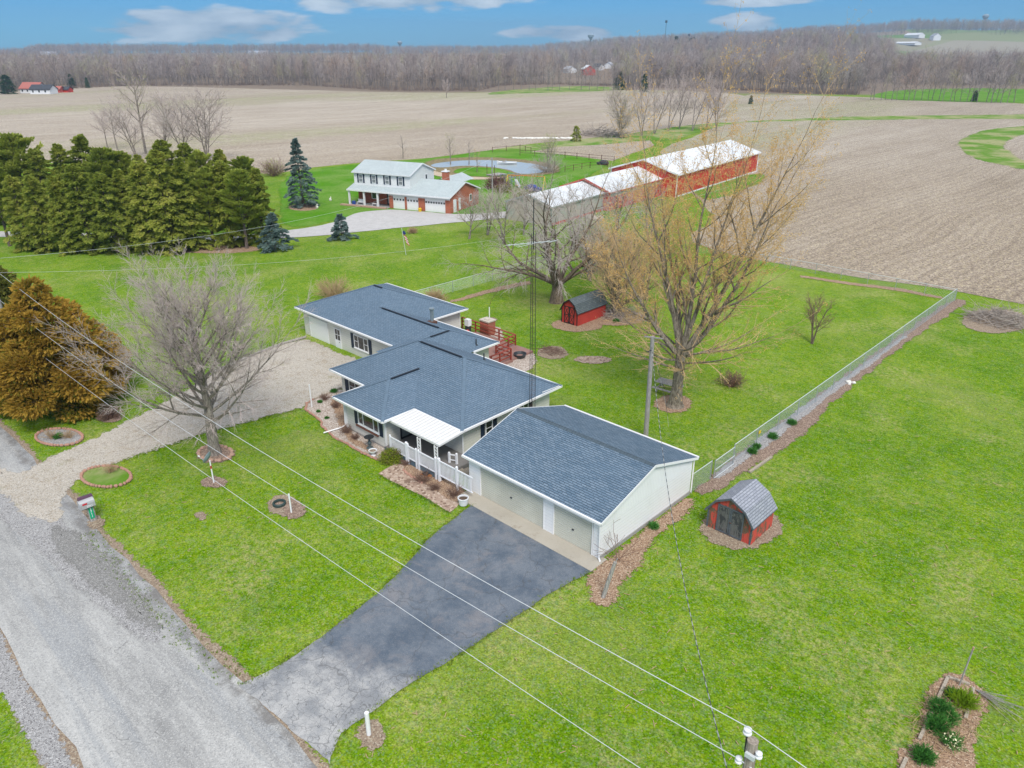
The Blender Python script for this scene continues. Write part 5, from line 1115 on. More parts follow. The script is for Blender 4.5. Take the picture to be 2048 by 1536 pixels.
# ------------------------------------------------------------------ posts, dish, pots and garden pieces
def white_pipe(px, py, h, r, label, tilt=(0, 0)):
    x, y, _ = g2(px, py); q = MB(); q.tube([(x, y, 0), (x+tilt[0], y+tilt[1], h)], r, 10); tag(q.build('pipe_post', W['white'], None, (x, y, 0)), label, 'post')
white_pipe(738, 1470, 1.15, .085, 'thick white pipe post beside the asphalt driveway mouth')
white_pipe(624, 815, 1.85, .05, 'slim white post at the tip of the pebble bed')
white_pipe(583, 1026, 1.25, .045, 'slim white stake in the round mulch patch on the front lawn')
def tyre():
    x, y, _ = g2(559, 1010); q = MB(); q.lathe((x, y, 0), [(.34, .0), (.38, .05), (.38, .17), (.34, .21), (.29, .21), (.27, .17), (.27, .02)], 22); t = thing('planter_ring', 'dark green planter ring lying on the front lawn dirt', 'planter', (x, y, 0)); q.build('ring', plain('dark_green_plastic', (.035, .06, .055), .5, 6, .4), t)
    q = MB(); q.lathe((x, y, 0), [(.27, .06), (.1, .11), (.01, .1)], 14); q.build('soil', W['mulch'], t)
tyre()
def dish():
    x, y, _ = g2(428, 966); R = thing('satellite_dish', 'grey satellite dish on a white post in the front lawn', 'satellite dish', (x, y, 0))
    q = MB(); q.tube([(x, y, 0), (x, y, 1.55)], .04, 8); q.build('post', W['white'], R)
    q = MB(); q.tube([(x, y, 1.0), (x, y, 1.2)], .05, 8); q.build('band', W['door_red'], R)
    c = Vector((x-.12, y-.08, 1.75)); n = Vector((-.80, -.45, .45)).normalized(); a = n.cross(Vector((0, 0, 1))).normalized(); b = a.cross(n); q = MB(); rr = []
    for rad, dep in ((.02, -.10), (.16, -.085), (.30, -.04), (.36, 0), (.36, -.015), (.16, -.10)):
        rr.append([q.P(*(c+(a*cos(2*pi*k/18)*rad*.92+b*sin(2*pi*k/18)*rad*1.1)+n*dep)) for k in range(18)])
    for r0, r1 in zip(rr, rr[1:]):
        for k in range(18): q.f.append([r0[k], r0[(k+1) % 18], r1[(k+1) % 18], r1[k]]); q.mi.append(0); q.uv.append(None)
    q.build('reflector', W['dish'], R)
    q = MB(); e = c+n*.55-b*.25; q.tube([c-b*.38, e], .018, 5); q.build('arm', W['galv'], R)
    q = MB(); q.tube([e-n*.02, e-n*.14+b*.03], [.05, .035], 8); q.build('receiver', W['farwhite'], R)
dish()
def pot():
    x, y = -27.1, 24.2; R = thing('planter', 'white round planter standing at the corner of the driveway', 'planter', (x, y, 0))
    q = MB(); q.lathe((x, y, .03), [(.20, 0), (.24, .02), (.29, .40), (.32, .41), (.32, .47), (.27, .47), (.26, .36)], 20); q.build('pot', W['porcelain'], R)
    q = MB(); q.lathe((x, y, .03), [(.27, .38), (.15, .42), (.02, .41)], 14); q.build('soil', W['soil'], R)
pot()
def baths():
    x, y = -36.4, 24.55; R = thing('sundial', 'dark ornamental sundial on a pedestal in the pebble bed', 'sundial', (x, y, 0))
    q = MB(); q.lathe((x, y, 0), [(.26, 0), (.24, .06), (.10, .12), (.08, .3), (.14, .42), (.07, .55), (.07, .72), (.16, .80)], 14); q.build('pedestal', plain('dark_verdigris', (.07, .095, .10), .6, 8, .5), R)
    q = MB(); q.lathe((x, y, 0), [(.1, .80), (.32, .83), (.33, .86), (.1, .85)], 20); q.lathe((x+.05, y-.05, .86), [(.05, 0), (.03, .10)], 8); q.build('dial', W['darkmetal'], R)
    x, y = -35.45, 24.1; R = thing('urn', 'pale stone bowl urn in front of the yellow-green shrub', 'urn', (x, y, 0))
    q = MB(); q.lathe((x, y, 0), [(.20, 0), (.17, .06), (.08, .12), (.10, .2), (.26, .34), (.28, .42), (.24, .42), (.2, .34)], 18); q.build('bowl', W['porcelain'], R)
    q = MB(); q.lathe((x, y, 0), [(.23, .37), (.1, .40)], 12); q.build('soil', W['dirt'], R)
baths()
bush('shrub', 'round yellow-green shrub beside the porch railing', (-34.1, 24.55, 0), .85, .80, W['brush'], W['bushgreen'], 2600, .085, 60, 3)
for i, (px, py, R_, H_) in enumerate(((845, 965, .75, .55), (870, 980, .45, .4), (908, 992, .62, .62), (812, 930, .4, .3), (694, 866, .5, .55), (712, 878, .35, .3), (650, 800, .5, .3), (672, 815, .55, .28), (690, 800, .5, .35))):
    nm = ('wide dead brown shrub below the middle of the white railing', 'small dead shrub beside the orange garden tool', 'round dead brown shrub beside the garage end of the railing', 'low dead plant at the porch end of the brick walk', 'dead brown shrub at the bottom of the front room downspout', 'small dead shrub beneath the front picture window', 'low dried plant near the tip of the pebble bed', 'spreading dried plant in the middle of the pebble bed', 'dried red-brown plant against the house in the pebble bed')[i]
    v = G(px, py); bush('dead_shrub', nm, (v.x, v.y, .04), R_, H_, W['brush'], None, 0, .1, 70, 10+i, 'shrub', 'dead shrubs in the house beds', .007)
def tool():
    v = G(852, 953); x, y = v.x, v.y; q = MB(); q.beam((x-.28, y-.1, .12), (x+.25, y+.12, .16), .10, .06); q.beam((x-.3, y-.2, .1), (x-.1, y+.25, .1), .06); q.beam((x+.1, y-.2, .1), (x+.3, y+.2, .1), .06)
    t = thing('garden_cart', 'small orange and black garden kneeler lying in the planting bed', 'garden tool', (x, y, 0)); q.build('frame', W['orange'], t)
    q = MB(); q.box(x-.18, x+.2, y-.14, y+.16, .17, .24); q.build('pad', W['black'], t)
tool()
# edging of the beds: rows of pale red bricks / rocks
def edging(name, label, pts, mat, seed, size=.10, gap=.19, cat='edging', closed=False, h=.09):
    rng = random.Random(seed); q = MB(); P = [Vector(p) for p in pts]; P = P+[P[0]] if closed else P; acc = 0
    for a, b in zip(P, P[1:]):
        L = (b-a).length; t = -acc
        while t < L:
            if t >= 0:
                p = a+(b-a)*(t/L); q.blob((p.x+rng.uniform(-.03, .03), p.y+rng.uniform(-.03, .03), h*.4+.04), (size*rng.uniform(.8, 1.25), size*rng.uniform(.7, 1.1), h*rng.uniform(.7, 1.1)), rng, 6, 4, .15)
            t += gap
        acc = L-(t-gap); acc = gap-acc if acc < gap else 0; acc = 0
    o = q.build(name, mat, None, P[0]); tag(o, label, cat); return o
edging('brick_edging', 'pale red brick edging round the pebble bed', [G(*p) for p in ((626, 801), (614, 808), (611, 820), (627, 832), (643, 844), (643, 853), (657, 865), (670, 878), (694, 889), (724, 907), (748, 918), (780, 929))], W['edgebrick'], 1)
edging('brick_edging', 'scalloped brick edging between brick walk and planting bed', [G(*p) for p in ((806, 942), (818, 951), (832, 960), (846, 970))], W['edgebrick'], 2)
tb = MB()
for a, b in (((682, 777), (656, 788)), ((656, 788), (628, 800))): tb.beam((*G(*a)[:2], .07), (*G(*b)[:2], .07), .1, .1)
tag(tb.build('timber_edging', W['timber'], None, G(656, 788)), 'thin timber edging between the gravel drive and the pebble bed', 'edging')
tb = MB()
for a, b in (((424, 748), (470, 727)), ((470, 727), (520, 706)), ((520, 706), (565, 689)), ((565, 689), (612, 676))): tb.tube([(*G(*a)[:2], .10), (*G(*b)[:2], .10)], .12, 7)
tag(tb.build('log_kerb', W['oldwood'], None, G(500, 714)), 'row of grey logs edging the gravel drive behind the bare tree', 'kerb')
def oval_bed(label, c, rx, ry, seed, fill, stone=W['edgebrick'], size=.115, gap=.21):
    cx, cy, _ = g2(*c); pts = [G(c[0]+rx*cos(2*pi*k/26), c[1]+ry*sin(2*pi*k/26)) for k in range(26)]
    R = thing('flower_bed', label, 'flower bed', (cx, cy, 0)); rng = random.Random(seed)
    m = sheet('x', [(p.x, p.y) for p in pts], fill, .055, amp=.04, step=.2, it=0, seed=seed, build=False); m.build('bed_soil', fill, R)
    q = MB(); P = pts+[pts[0]]
    for a, b in zip(P, P[1:]):
        L = (b-a).length; t = rng.random()*gap*.5
        while t < L:
            p = a+(b-a)*(t/L); q.blob((p.x, p.y, .09), (size*rng.uniform(.8, 1.3), size*rng.uniform(.7, 1.1), .10), rng, 6, 4, .2); t += gap
    q.build('edging', stone, R); return (cx, cy)
oval_bed('oval pebble flower bed with brick edging beside the gravel drive', (119, 876), 47, 17, 4, W['stones'])
oval_bed('oval flower bed with pale brick edging and green weeds near the mailbox', (213, 955), 50, 21, 5, W['strip'])
oval_bed('ring of rocks around the bare front tree', (431, 908), 34, 15, 6, W['mulch'], W['rockred'], .16, .38)
for i, (px, py, Rr, Hh, lb) in enumerate(((105, 878, .5, .7, 'dry stalks in the left of the pebble flower bed'), (140, 876, .55, .5, 'dry stalks in the right of the pebble flower bed'), (222, 945, .5, .5, 'dry stalks at the back of the weedy flower bed'))):
    v = G(px, py); bush('dry_plant', lb, (v.x, v.y, .06), Rr, Hh, W['brushtan'], None, 0, .1, 45, 30+i, 'plant', None, .008)
for i, (px, py, Rr, Hh, lb) in enumerate(((118, 877, .3, .3, 'small green plant in the pebble flower bed'), (640, 806, .2, .14, 'green tuft beside the slim white post'), (637, 825, .16, .12, 'green tuft below the slim white post'), (654, 838, .15, .12, 'green tuft in the middle of the pebble bed'), (668, 785, .3, .15, 'low green plant against the timber edging'),
                                         (1504, 907, .33, .3, 'green tuft beside the plank at the fence'), (1513, 897, .3, .28, 'green tuft next to the plank tuft at the fence'), (1545, 877, .35, .3, 'lone green tuft in the fence bed'), (1583, 849, .34, .3, 'farthest green tuft in the fence bed'), (1308, 1057, .3, .26, 'green tuft beside the garage foundation'), (1232, 645, .3, .3, 'green weed beside the braced shed'))):
    v = G(px, py); bush('green_tuft', lb, (v.x, v.y, .04), Rr, Hh, W['tuft'], None, 0, .12, 130, 50+i, 'plant', 'green tufts in the beds', .013)
def old_post():
    R = thing('old_post', 'leaning splintered grey post at the corner of the garage', 'post', (-16.5, 23.3, 0)); q = MB()
    q.tube([(-16.5, 23.3, -.1), (-16.38, 23.5, .9), (-16.2, 23.72, 2.0)], [.10, .10, .085], 7); q.beam((-16.2, 23.72, 1.95), (-16.15, 23.8, 2.2), .05, .03); q.build('timber', W['oldwood'], R)
old_post()
bush('sapling', 'thin leafless sapling against the white garage gable wall', (-17.75, 26.2, 0), .7, 2.2, W['brush'], None, 0, .1, 9, 77, 'sapling', None, .012, 1.6)
def table():
    x, y = -27.2, 45.3; R = thing('picnic_table', 'weathered grey picnic table leaning beside the big maple', 'picnic table', (x, y, 0)); q = MB()
    for k in range(5): q.beam((x-.95, y-.35+k*.17, .74+.02*k), (x+.75, y-.25+k*.17, .80+.02*k), .15, .04)
    q.build('tabletop', W['oldwood'], R)
    for s in (-1, 1):
        q = MB(); q.beam((x-.9, y+s*.75, .42), (x+.8, y+s*.75+.1, .44), .24, .04); q.build('bench', W['oldwood'], R)
    for e in (-.65, .55):
        q = MB(); q.beam((x+e, y-.6, 0), (x+e, y+.2, .76), .08, .05); q.beam((x+e, y+.6, 0), (x+e, y-.2, .76), .08, .05); q.beam((x+e, y-.8, .40), (x+e, y+.85, .40), .08, .05); q.build('leg', W['oldwood'], R)
table()
def sticks(name, label, c, rx, ry, h, n, L, mat, seed, cat, r=.015):
    rng = random.Random(seed); q = MB()
    for i in range(n):
        a = rng.uniform(0, 2*pi); k = sqrt(rng.random()); x, y = c[0]+rx*k*cos(a), c[1]+ry*k*sin(a); z = h*(1-k*k)*rng.random()+.05
        d = Vector((rng.uniform(-1, 1), rng.uniform(-1, 1), rng.uniform(-.25, .35))); pts, _ = bent(rng, (x, y, max(.05, z)), d, L*rng.uniform(.4, 1), 3, .2)
        pts = [Vector((p.x, p.y, max(.04, p.z))) for p in pts]; q.tube(pts, [r*1.3, r, r*.8, r*.5], 3, cap=False)
    tag(q.build(name, mat, None, (c[0], c[1], 0)), label, cat)
v = G(1998, 643); sticks('brush_pile', 'heap of cut grey branches on a bare ring by the field', (v.x, v.y), 2.6, 2.2, 1.3, 420, 2.2, W['brushgrey'], 3, 'brush pile', .022)
v = G(1225, 628); sticks('brush_pile', 'tangle of fallen branches beside the braced red shed', (v.x, v.y), 3.6, 1.8, .9, 420, 2.2, W['brushgrey'], 4, 'brush pile', .016)
v = G(1105, 704); sticks('brush_pile', 'small heap of sticks in the ring of stones on the back lawn', (v.x, v.y), 1.1, .9, .35, 120, 1.0, W['brush'], 5, 'brush pile')
def fire_pit():
    v = G(1040, 716); x, y = v.x, v.y; q = MB(); q.lathe((x, y, 0), [(.30, .0), (.5, .25), (.56, .42), (.52, .42), (.42, .25), (.1, .15)], 18); t = thing('fire_pit', 'black iron fire bowl on the pebbles behind the deck', 'fire pit', (x, y, 0)); q.build('bowl', W['darkmetal'], t)
fire_pit()
def bird_pole():
    v = G(979, 640); x, y = v.x, v.y; t = thing('garden_pole', 'white pipe with a thin curved rod on the back lawn', 'pole', (x, y, 0)); q = MB(); q.tube([(x, y, 0), (x, y, 1.3)], .05, 8); q.build('pipe', W['white'], t)
    q = MB(); q.tube([(x, y, 1.3), (x+.1, y+.2, 2.0), (x+.5, y+.7, 2.9)], .018, 5); q.build('rod', W['rust'], t)
bird_pole()
v = G(1463, 772); bush('stump_bush', 'dark stump sprouting brown twigs right of the big maple', (v.x, v.y, 0), .95, 1.35, W['brush'], W['bud'], 240, .06, 90, 61, 'bush', None, .014)
q = MB(); q.tube([(v.x, v.y, 0), (v.x+.05, v.y, .45)], [.28, .2], 8); q.build('stump', W['rust'], bpy.data.objects['stump_bush'])
def flag():
    v = G(812, 510); x, y = v.x, v.y; t = thing('flag', 'small striped flag on a pole in the back lawn', 'flag', (x, y, 0)); q = MB(); q.tube([(x, y, 0), (x-.35, y-.15, 3.4)], .03, 6); q.build('flagpole', W['alu'], t)
    for k in range(7):
        q = MB(); z = 2.0-.16*k; q.beam((x-.22+.10*k*.8, y, z+.55), (x+.22+.10*k*.8, y+.12, z+.25), .015, .09); q.build('stripe', W['redflag'] if k % 2 == 0 else W['farwhite'], t)
    q = MB(); q.beam((x-.32, y, 2.95), (x-.02, y+.08, 2.6), .02, .42); q.build('canton', W['blueflag'], t)
flag()
# ------------------------------------------------------------------ raised garden bed, bottom right
def garden():
    R = thing('bed_frame', 'broken timber frame of the garden bed in the lower right lawn', 'bed frame', G(1895, 1357)); z = .09
    for a, b in (((1895, 1357), (1838, 1482)), ((1895, 1357), (1938, 1372)), ((1946, 1379), (1930, 1440)), ((1812, 1520), (1800, 1545))):
        p, q_ = G(*a), G(*b); m = MB(); m.beam((p.x, p.y, z), (q_.x, q_.y, z), .12, .09); m.build('timber', W['timber'], R)
    x, y, _ = g2(1918, 1372); t = thing('garden_stake', 'tall thin grey stake with a rusty red tip at the garden bed', 'stake', (x, y, 0)); q = MB(); tx = Vector((x, y, 0)); q.tube([(x, y, 0), (x+.05, y+.22, 1.8)], .035, 6); q.build('stake', W['oldwood'], t)
    q = MB(); q.tube([(x+.05, y+.22, 1.8), (x+.055, y+.235, 1.92)], .045, 6); q.build('tip', W['rockred'], t)
    for i, (px, py, Rr, Hh, st, lf, lb) in enumerate(((1878, 1425, .42, .45, 'tuft', 'tuft', 'dark green iris clump against the left timber'), (1872, 1460, .5, .45, 'tuft', 'tuft', 'largest dark green iris clump in the garden bed'), (1905, 1395, .28, .3, 'tuft', 'tuft', 'small green clump near the garden stake'), (1845, 1520, .42, .4, 'tuft', 'tuft', 'dark green iris clump at the bottom of the garden bed'), (1925, 1410, .5, .5, 'tuft', 'limeleaf', 'bright lime green plant in the garden bed'), (1898, 1440, .3, .35, 'tuft', 'tuft', 'dark green clump between the irises and the lime plant'))):
        v = G(px, py); bush('garden_plant', lb, (v.x, v.y, .04), Rr, Hh, W[lf], None, 0, .13, 230, 80+i, 'plant', 'plants in the lower right garden bed', .012)
    v = G(1900, 1490); bush('daffodil', 'clump of cream daffodils in the garden bed', (v.x, v.y, .04), .38, .42, W['tuft'], W['petal'], 90, .07, 60, 90, 'flower', None, .012)
    v = G(1975, 1402); rng = random.Random(3); q = MB()
    for i in range(26): p, _ = bent(rng, (v.x-.5, v.y+.2, .1), (1, -.25+rng.uniform(-.35, .35), rng.uniform(0, .35)), rng.uniform(.9, 1.9), 3, .15); q.tube(p, .008, 3, cap=False)
    tag(q.build('grass_plume', W['oldwood'], None, (v.x-.5, v.y+.2, 0)), 'bleached grass stems leaning out of the garden bed', 'plant')
    v = G(1890, 1445); sticks('dry_stalks', 'scattered dry stalks covering the garden bed', (v.x, v.y), 1.0, 2.0, .15, 260, .8, W['brushtan'], 9, 'stalks', .009)
garden()
# twigs and dry clippings dropped on the lawn
rng = random.Random(8); q = MB()
for i in range(420):
    px, py = rng.uniform(150, 2040), rng.uniform(640, 1536); v = G(px, py)
    if -18.5 < v.x < 2 or (v.y > 60) or (9.9 < v.y < 23 and -60 < v.x < -30 and rng.random() < .7):
        a = rng.uniform(0, pi); L = rng.uniform(.08, .30); q.beam((v.x, v.y, .035), (v.x+L*cos(a), v.y+L*sin(a), .045), .022, .02)
q.build('lawn_litter', W['brushtan'])['kind'] = 'stuff'
# grass tufts standing up along lawn edges: real blades that break the seams of paths and beds
def tufts():
    rng = random.Random(12); q = MB()
    def run(pts, n, w, hh=.12):
        P = [G(*p) for p in pts]
        segs = list(zip(P, P[1:])); Ls = [(b-a).length for a, b in segs]; T = sum(Ls)
        for i in range(int(T*n)):
            u = rng.random()*T
            for (a, b), L in zip(segs, Ls):
                if u < L: break
                u -= L
            d = (b-a).normalized(); nn = Vector((-d.y, d.x, 0)); p = a+(b-a)*min(1, u/max(L, 1e-6))+nn*rng.gauss(0, w)
            for k in range(4):
                e = rvec(rng)*.05; e.z = 0; s = Vector((rng.uniform(-.5, .5), rng.uniform(-.5, .5), 1)).normalized()*hh*rng.uniform(.5, 1.2); wv = Vector((rng.uniform(-1, 1), rng.uniform(-1, 1), 0)).normalized()*.022
                q.face([p+e-wv, p+e+wv, p+e+s])
    run([(945, 1008), (853, 1082), (795, 1151), (753, 1188), (695, 1235), (640, 1277), (545, 1340), (478, 1372)], 26, .10)
    run([(664, 1515), (682, 1467), (756, 1415), (814, 1373), (898, 1322), (994, 1260), (1091, 1193), (1186, 1141)], 26, .10)
    run([(470, 1358), (360, 1270), (290, 1200), (230, 1130), (180, 1065)], 22, .3)
    run([(165, 952), (223, 930), (322, 896), (410, 866), (483, 847), (611, 818)], 22, .14)
    run([(757, 950), (780, 964), (840, 992), (900, 1028)], 26, .07)
    return q
tufts().build('edge_grass', W['grass'])['kind'] = 'stuff'
# ------------------------------------------------------------------ trees close to the house
def front_tree():
    T = Tree(11); rng = T.rng; tr = T.trunk([(0, 0, 0), (.05, .05, 2.3), (.0, .1, 3.4), (.1, .0, 5.2), (.0, .1, 7.4), (.05, 0, 9.6)], [.34, .29, .24, .17, .10, .05])
    prm = [dict(n=6, wob=.10, up=.07, k=8, t=(.18, 1), ang=(22, 48), len=(.30, .50), s=5, taper=.22, rmin=.018),
           dict(n=4, wob=.14, up=.05, k=7, t=(.15, 1), ang=(22, 50), len=(.42, .62), s=4, taper=.3, rmin=.011),
           dict(n=3, wob=.16, up=.04, k=8, t=(.12, 1), ang=(20, 48), len=(.45, .7), s=3, taper=.4, rmin=.0085, tw=True),
           dict(n=2, wob=.15, s=3, taper=.5)]
    for i in range(34):
        t = i/33; z = 2.3+6.3*t; p, _ = at_path([Vector((.05, .05, 2.3)), Vector((0, .1, 4.4)), Vector((.1, 0, 6.4)), Vector((.05, 0, 9.2))], t*.99)
        e = .42+.75*t+rng.uniform(-.1, .12); a = i*2.4+rng.uniform(-.3, .3); L = (6.8-3.6*t)*rng.uniform(.8, 1.08)
        T.limb(p, (cos(a), sin(a), e), L, .12-.07*t, 0, prm)
    return T
T = front_tree(); v = G(430, 908)
tree_thing('bare_tree', 'large bare grey tree with a broad fine-twigged crown on the front lawn', T, (v.x, v.y, 0), W['bark'], W['twig'])
def maple():
    T = Tree(21); rng = T.rng
    T.trunk([(0, 0, 0), (.0, .05, 1.6), (.05, .05, 3.6), (.1, .0, 4.6)], [.46, .38, .36, .32], 11, 1.8)
    base = Vector((.05, 0, 4.2))
    prm = [dict(n=7, wob=.09, up=.06, k=12, t=(.12, 1), ang=(24, 50), len=(.26, .42), s=7, taper=.16, rmin=.03, fall=.3),
           dict(n=5, wob=.15, up=.07, k=8, t=(.18, 1), ang=(24, 50), len=(.36, .55), s=4, taper=.25, rmin=.013),
           dict(n=3, wob=.16, up=.06, k=5, t=(.15, 1), ang=(22, 45), len=(.42, .7), s=3, taper=.4, rmin=.008, tw=True),
           dict(n=2, wob=.15, s=3, taper=.5, up=.1)]
    dirs = [((-.14, -.06, 1), 12.2, .20), ((.40, .34, 1), 13.6, .23), ((.10, .20, 1), 13.0, .18), ((-.50, -.40, .85), 7.6, .20), ((.24, .05, 1), 12.0, .17), ((.72, .6, 1), 10.6, .2), ((-.28, .3, 1), 10.4, .18)]
    for d, L, r in dirs:
        T.limb(base+Vector((d[0]*.5, d[1]*.5, rng.uniform(-.2, .3))), d, L, r, 0, prm)
    p2 = prm[1:]
    for i, (a, z, L, e) in enumerate(((2.6, 3.3, 5.5, .15), (3.6, 3.0, 5.8, .10), (4.4, 3.6, 5.6, .22), (-.3, 3.5, 7.5, .12), (.4, 4.0, 8.0, .28), (.9, 3.7, 7.4, .2), (5.3, 3.2, 6.0, .05), (1.6, 3.9, 6.8, .35), (2.1, 4.2, 6.0, .4), (3.1, 4.4, 7.4, .45), (3.9, 4.3, 6.6, .4), (-.8, 4.3, 6.5, .35))):
        T.limb((.1*cos(a), .1*sin(a), z), (cos(a), sin(a), e), L*.8, .085, 0, [dict(n=6, wob=.12, up=.05, k=10, t=(.15, 1), ang=(25, 50), len=(.28, .45), s=5, taper=.2, rmin=.015)]+p2[1:])
    for i in range(26):
        z = .8+rng.random()*3.6; a = rng.uniform(0, 2*pi); T.limb((.35*cos(a), .35*sin(a), z), (cos(a), sin(a), .3), rng.uniform(.5, 1.3), .012, 0, [dict(n=3, wob=.3, k=4, s=3, rmin=.006, tw=True), dict(n=2, wob=.2, s=3)])
    b = MB(); T.tips = [q for q in T.tips if rng.random() < ss(2, 16, q[0].z)+.12]; T.buds(b, 46000, .10)
    return T, b
T, b = maple(); v = G(1350, 812)
tree_thing('maple_tree', 'tall maple with orange-yellow spring buds behind the garage', T, (v.x, v.y, 0), W['bark_m'], W['twig_m'], (b, W['bud']))
def mulberry():
    T = Tree(31); rng = T.rng; T.trunk([(0, 0, 0), (0, 0, 1.3), (.05, .0, 2.2)], [.62, .50, .52], 10, 1.5)
    prm = [dict(n=7, wob=.17, up=.06, k=9, t=(.22, 1), ang=(30, 60), len=(.30, .48), s=6, taper=.25, rmin=.03),
           dict(n=4, wob=.20, up=.03, k=8, t=(.2, 1), ang=(30, 62), len=(.40, .60), s=4, taper=.3, rmin=.014),
           dict(n=3, wob=.18, droop=.22, k=8, t=(.12, 1), ang=(30, 70), len=(.42, .7), s=3, taper=.4, rmin=.007, tw=True),
           dict(n=3, wob=.14, droop=.55, s=3, taper=.5)]
    for a, e, L, r in ((.2, 1.1, 8.6, .26), (1.3, 1.5, 9.0, .24), (2.2, 1.0, 8.0, .22), (3.1, .35, 8.4, .24), (3.9, .5, 7.6, .20), (4.7, 1.6, 9.4, .26), (5.6, .8, 8.0, .22), (.9, .55, 7.5, .18), (2.8, 2.2, 9.0, .2)):
        T.limb((.25*cos(a), .25*sin(a), 1.9), (cos(a), sin(a), e), L, r, 0, prm)
    return T
T = mulberry(); v = G(1113, 604)
tree_thing('mulberry_tree', 'gnarled bare tree with drooping grey twigs behind the antenna tower', T, (v.x, v.y, 0), W['bark_mul'], W['twig_mul'])
def small_bare(seed, H, R, k0=7, multi=1, up=.1, dens=1.0, r0=None, droop=0.0, tall=.25, tk=1.0):
    T = Tree(seed); rng = T.rng; r0 = r0 or H*.017+.02
    k2 = max(3, int(6*dens))
    prm = [dict(n=5, wob=.13, up=up, k=k2+1, t=(.2, 1), ang=(22, 50), len=(.34, .52), s=4, taper=.2, rmin=.012*tk),
           dict(n=3, wob=.15, up=up*.6, k=k2, t=(.15, 1), ang=(22, 50), len=(.42, .65), s=3, taper=.35, rmin=.009*tk, tw=True),
           dict(n=2, wob=.15, s=3, taper=.5, droop=droop)]
    for m in range(multi):
        o = Vector((rng.uniform(-.2, .2), rng.uniform(-.2, .2), 0))*(multi > 1); lean = Vector((rng.uniform(-.25, .25), rng.uniform(-.25, .25), 0))*(multi > 1)
        top = Vector((o.x+lean.x*H+rng.uniform(-.2, .2), o.y+lean.y*H+rng.uniform(-.2, .2), H*.82)); mid = o.lerp(top, .45)+Vector((rng.uniform(-.15, .15), rng.uniform(-.15, .15), 0))
        T.wood.tube([o-Vector((0, 0, .1)), mid, top], [r0, r0*.7, r0*.2], 6)
        for i in range(k0):
            t = tall+(1-tall)*(i+.3)/k0; p, _ = at_path([o, mid, top], min(.98, t)); a = i*2.4+rng.uniform(-.4, .4); L = hypot(R, H*.3)*(1.0-.45*t)*rng.uniform(.8, 1.15)
            T.limb(p, (cos(a), sin(a), .55+.8*t), L, r0*.5*(1-.5*t), 0, prm)
    return T
def place_bare(label, px, py, H, R, seed, wood='bark', twig='twig', buds=None, nb=0, bs=.09, name='bare_tree', cat='tree', **k):
    T = small_bare(seed, H, R, **k); v = G(px, py); b = None
    if buds: m = MB(); T.buds(m, nb, bs); b = (m, W[buds])
    return tree_thing(name, label, T, (v.x, v.y, 0), W[wood], W[twig], b, cat=cat)
place_bare('small bare tree standing alone on the back lawn near the ploughed field', 1625, 687, 3.9, 1.7, 41, 'bark_mul', 'brush', 'bud', 300, .05, k0=6, multi=3, tall=.35)
place_bare('dense brown budding thicket tree behind the braced red shed', 1232, 632, 7.6, 4.0, 42, 'bark_m', 'twig_m', 'bud', 2600, .08, k0=13, multi=6, dens=1.1, tall=.12)
place_bare('second budding thicket tree between the mulberry and the maple', 1290, 600, 7.4, 3.2, 43, 'bark_m', 'twig_m', 'bud', 1400, .08, k0=11, multi=4, tall=.15)
place_bare('low grey brushy tree behind the braced red shed', 1180, 560, 7.0, 4.2, 48, 'bark', 'twig_mul', k0=10, multi=5, tall=.12)
for i, (lb, px, py, H, R) in enumerate((('leftmost small bare tree on the lawn in front of the tan barn', 940, 478, 5.4, 3.2), ('second small bare tree on the lawn in front of the tan barn', 974, 470, 5.6, 3.2), ('dark-trunked bare tree before the tan barn gable', 1006, 488, 7.0, 4.2), ('grey bare tree at the foot of the tan barn', 1048, 470, 7.0, 4.0), ('grey bare tree beside the tan barn side wall', 1150, 500, 8.0, 4.4), ('grey bare tree in front of the faded red barn', 1230, 480, 8.2, 4.2), ('grey bare tree before the corner of the long red barn', 1300, 500, 8.0, 4.0))):
    place_bare(lb, px, py, H, R, 60+i, 'bark', 'twig', k0=9, multi=2, droop=.2, tall=.2, tk=1.6)
# ------------------------------------------------------------------ conifers
def conifer_thing(name, label, loc, H, R, mat, seed=1, group=None, cat='tree', **k):
    t = thing(name, label, cat, loc, group); tr, cr = lobed(seed, H, R, k['n'], k['size']) if k.get('style') == 'lobed' else conifer(seed, H, R, **k); shift(tr, loc).build('trunk', W['bark_p'], t)
    cr2 = shift(cr, loc)
    if isinstance(mat, str): cr2.build('crown', W[mat], t)
    else: cr2.mi = mat[1](cr); cr2.build('crown', [W[m] for m in mat[0]], t)
    return t
def tipped(cx, cy, H, R):
    rng = random.Random(2)
    def f(mb):
        out = []
        for fc in mb.f:
            x, y, z = mb.v[fc[0]]; t = min(1, max(0, z/H)); k = hypot(x-cx, y-cy)/max(.3, R*(1-t)**.8)
            u = .5+.5*sin(x*1.7+2)*sin(y*1.9)*cos(z*1.6); out.append(1 if rng.random() < .10+.85*ss(.35, .85, k+.45*t-.25*u) else 0)
        return out
    return f
v = G(122, 812); conifer_thing('juniper_tree', 'broad rusty-orange conifer beside the gravel drive', (v.x, v.y, 0), 9.8, 4.9, (('cedar_in', 'cedar_out'), tipped(v.x, v.y, 9.8, 4.9)), 5, n=42000, size=.36, style='lobed')
v = G(6, 692); conifer_thing('conifer', 'yellowing green conifer behind the orange conifer', (v.x, v.y, 0), 9.3, 4.0, 'arbor', 6, n=20000, size=.42, style='lobed')
def bs(label, bx, by, tx, ty, R, seed, n):
    v = G(bx, by); H = HT(bx, by, tx, ty); return conifer_thing('blue_spruce', label, (v.x, v.y, 0), H, R, 'bluespruce', seed, n=n, size=.34, prof=.85, cat='tree')
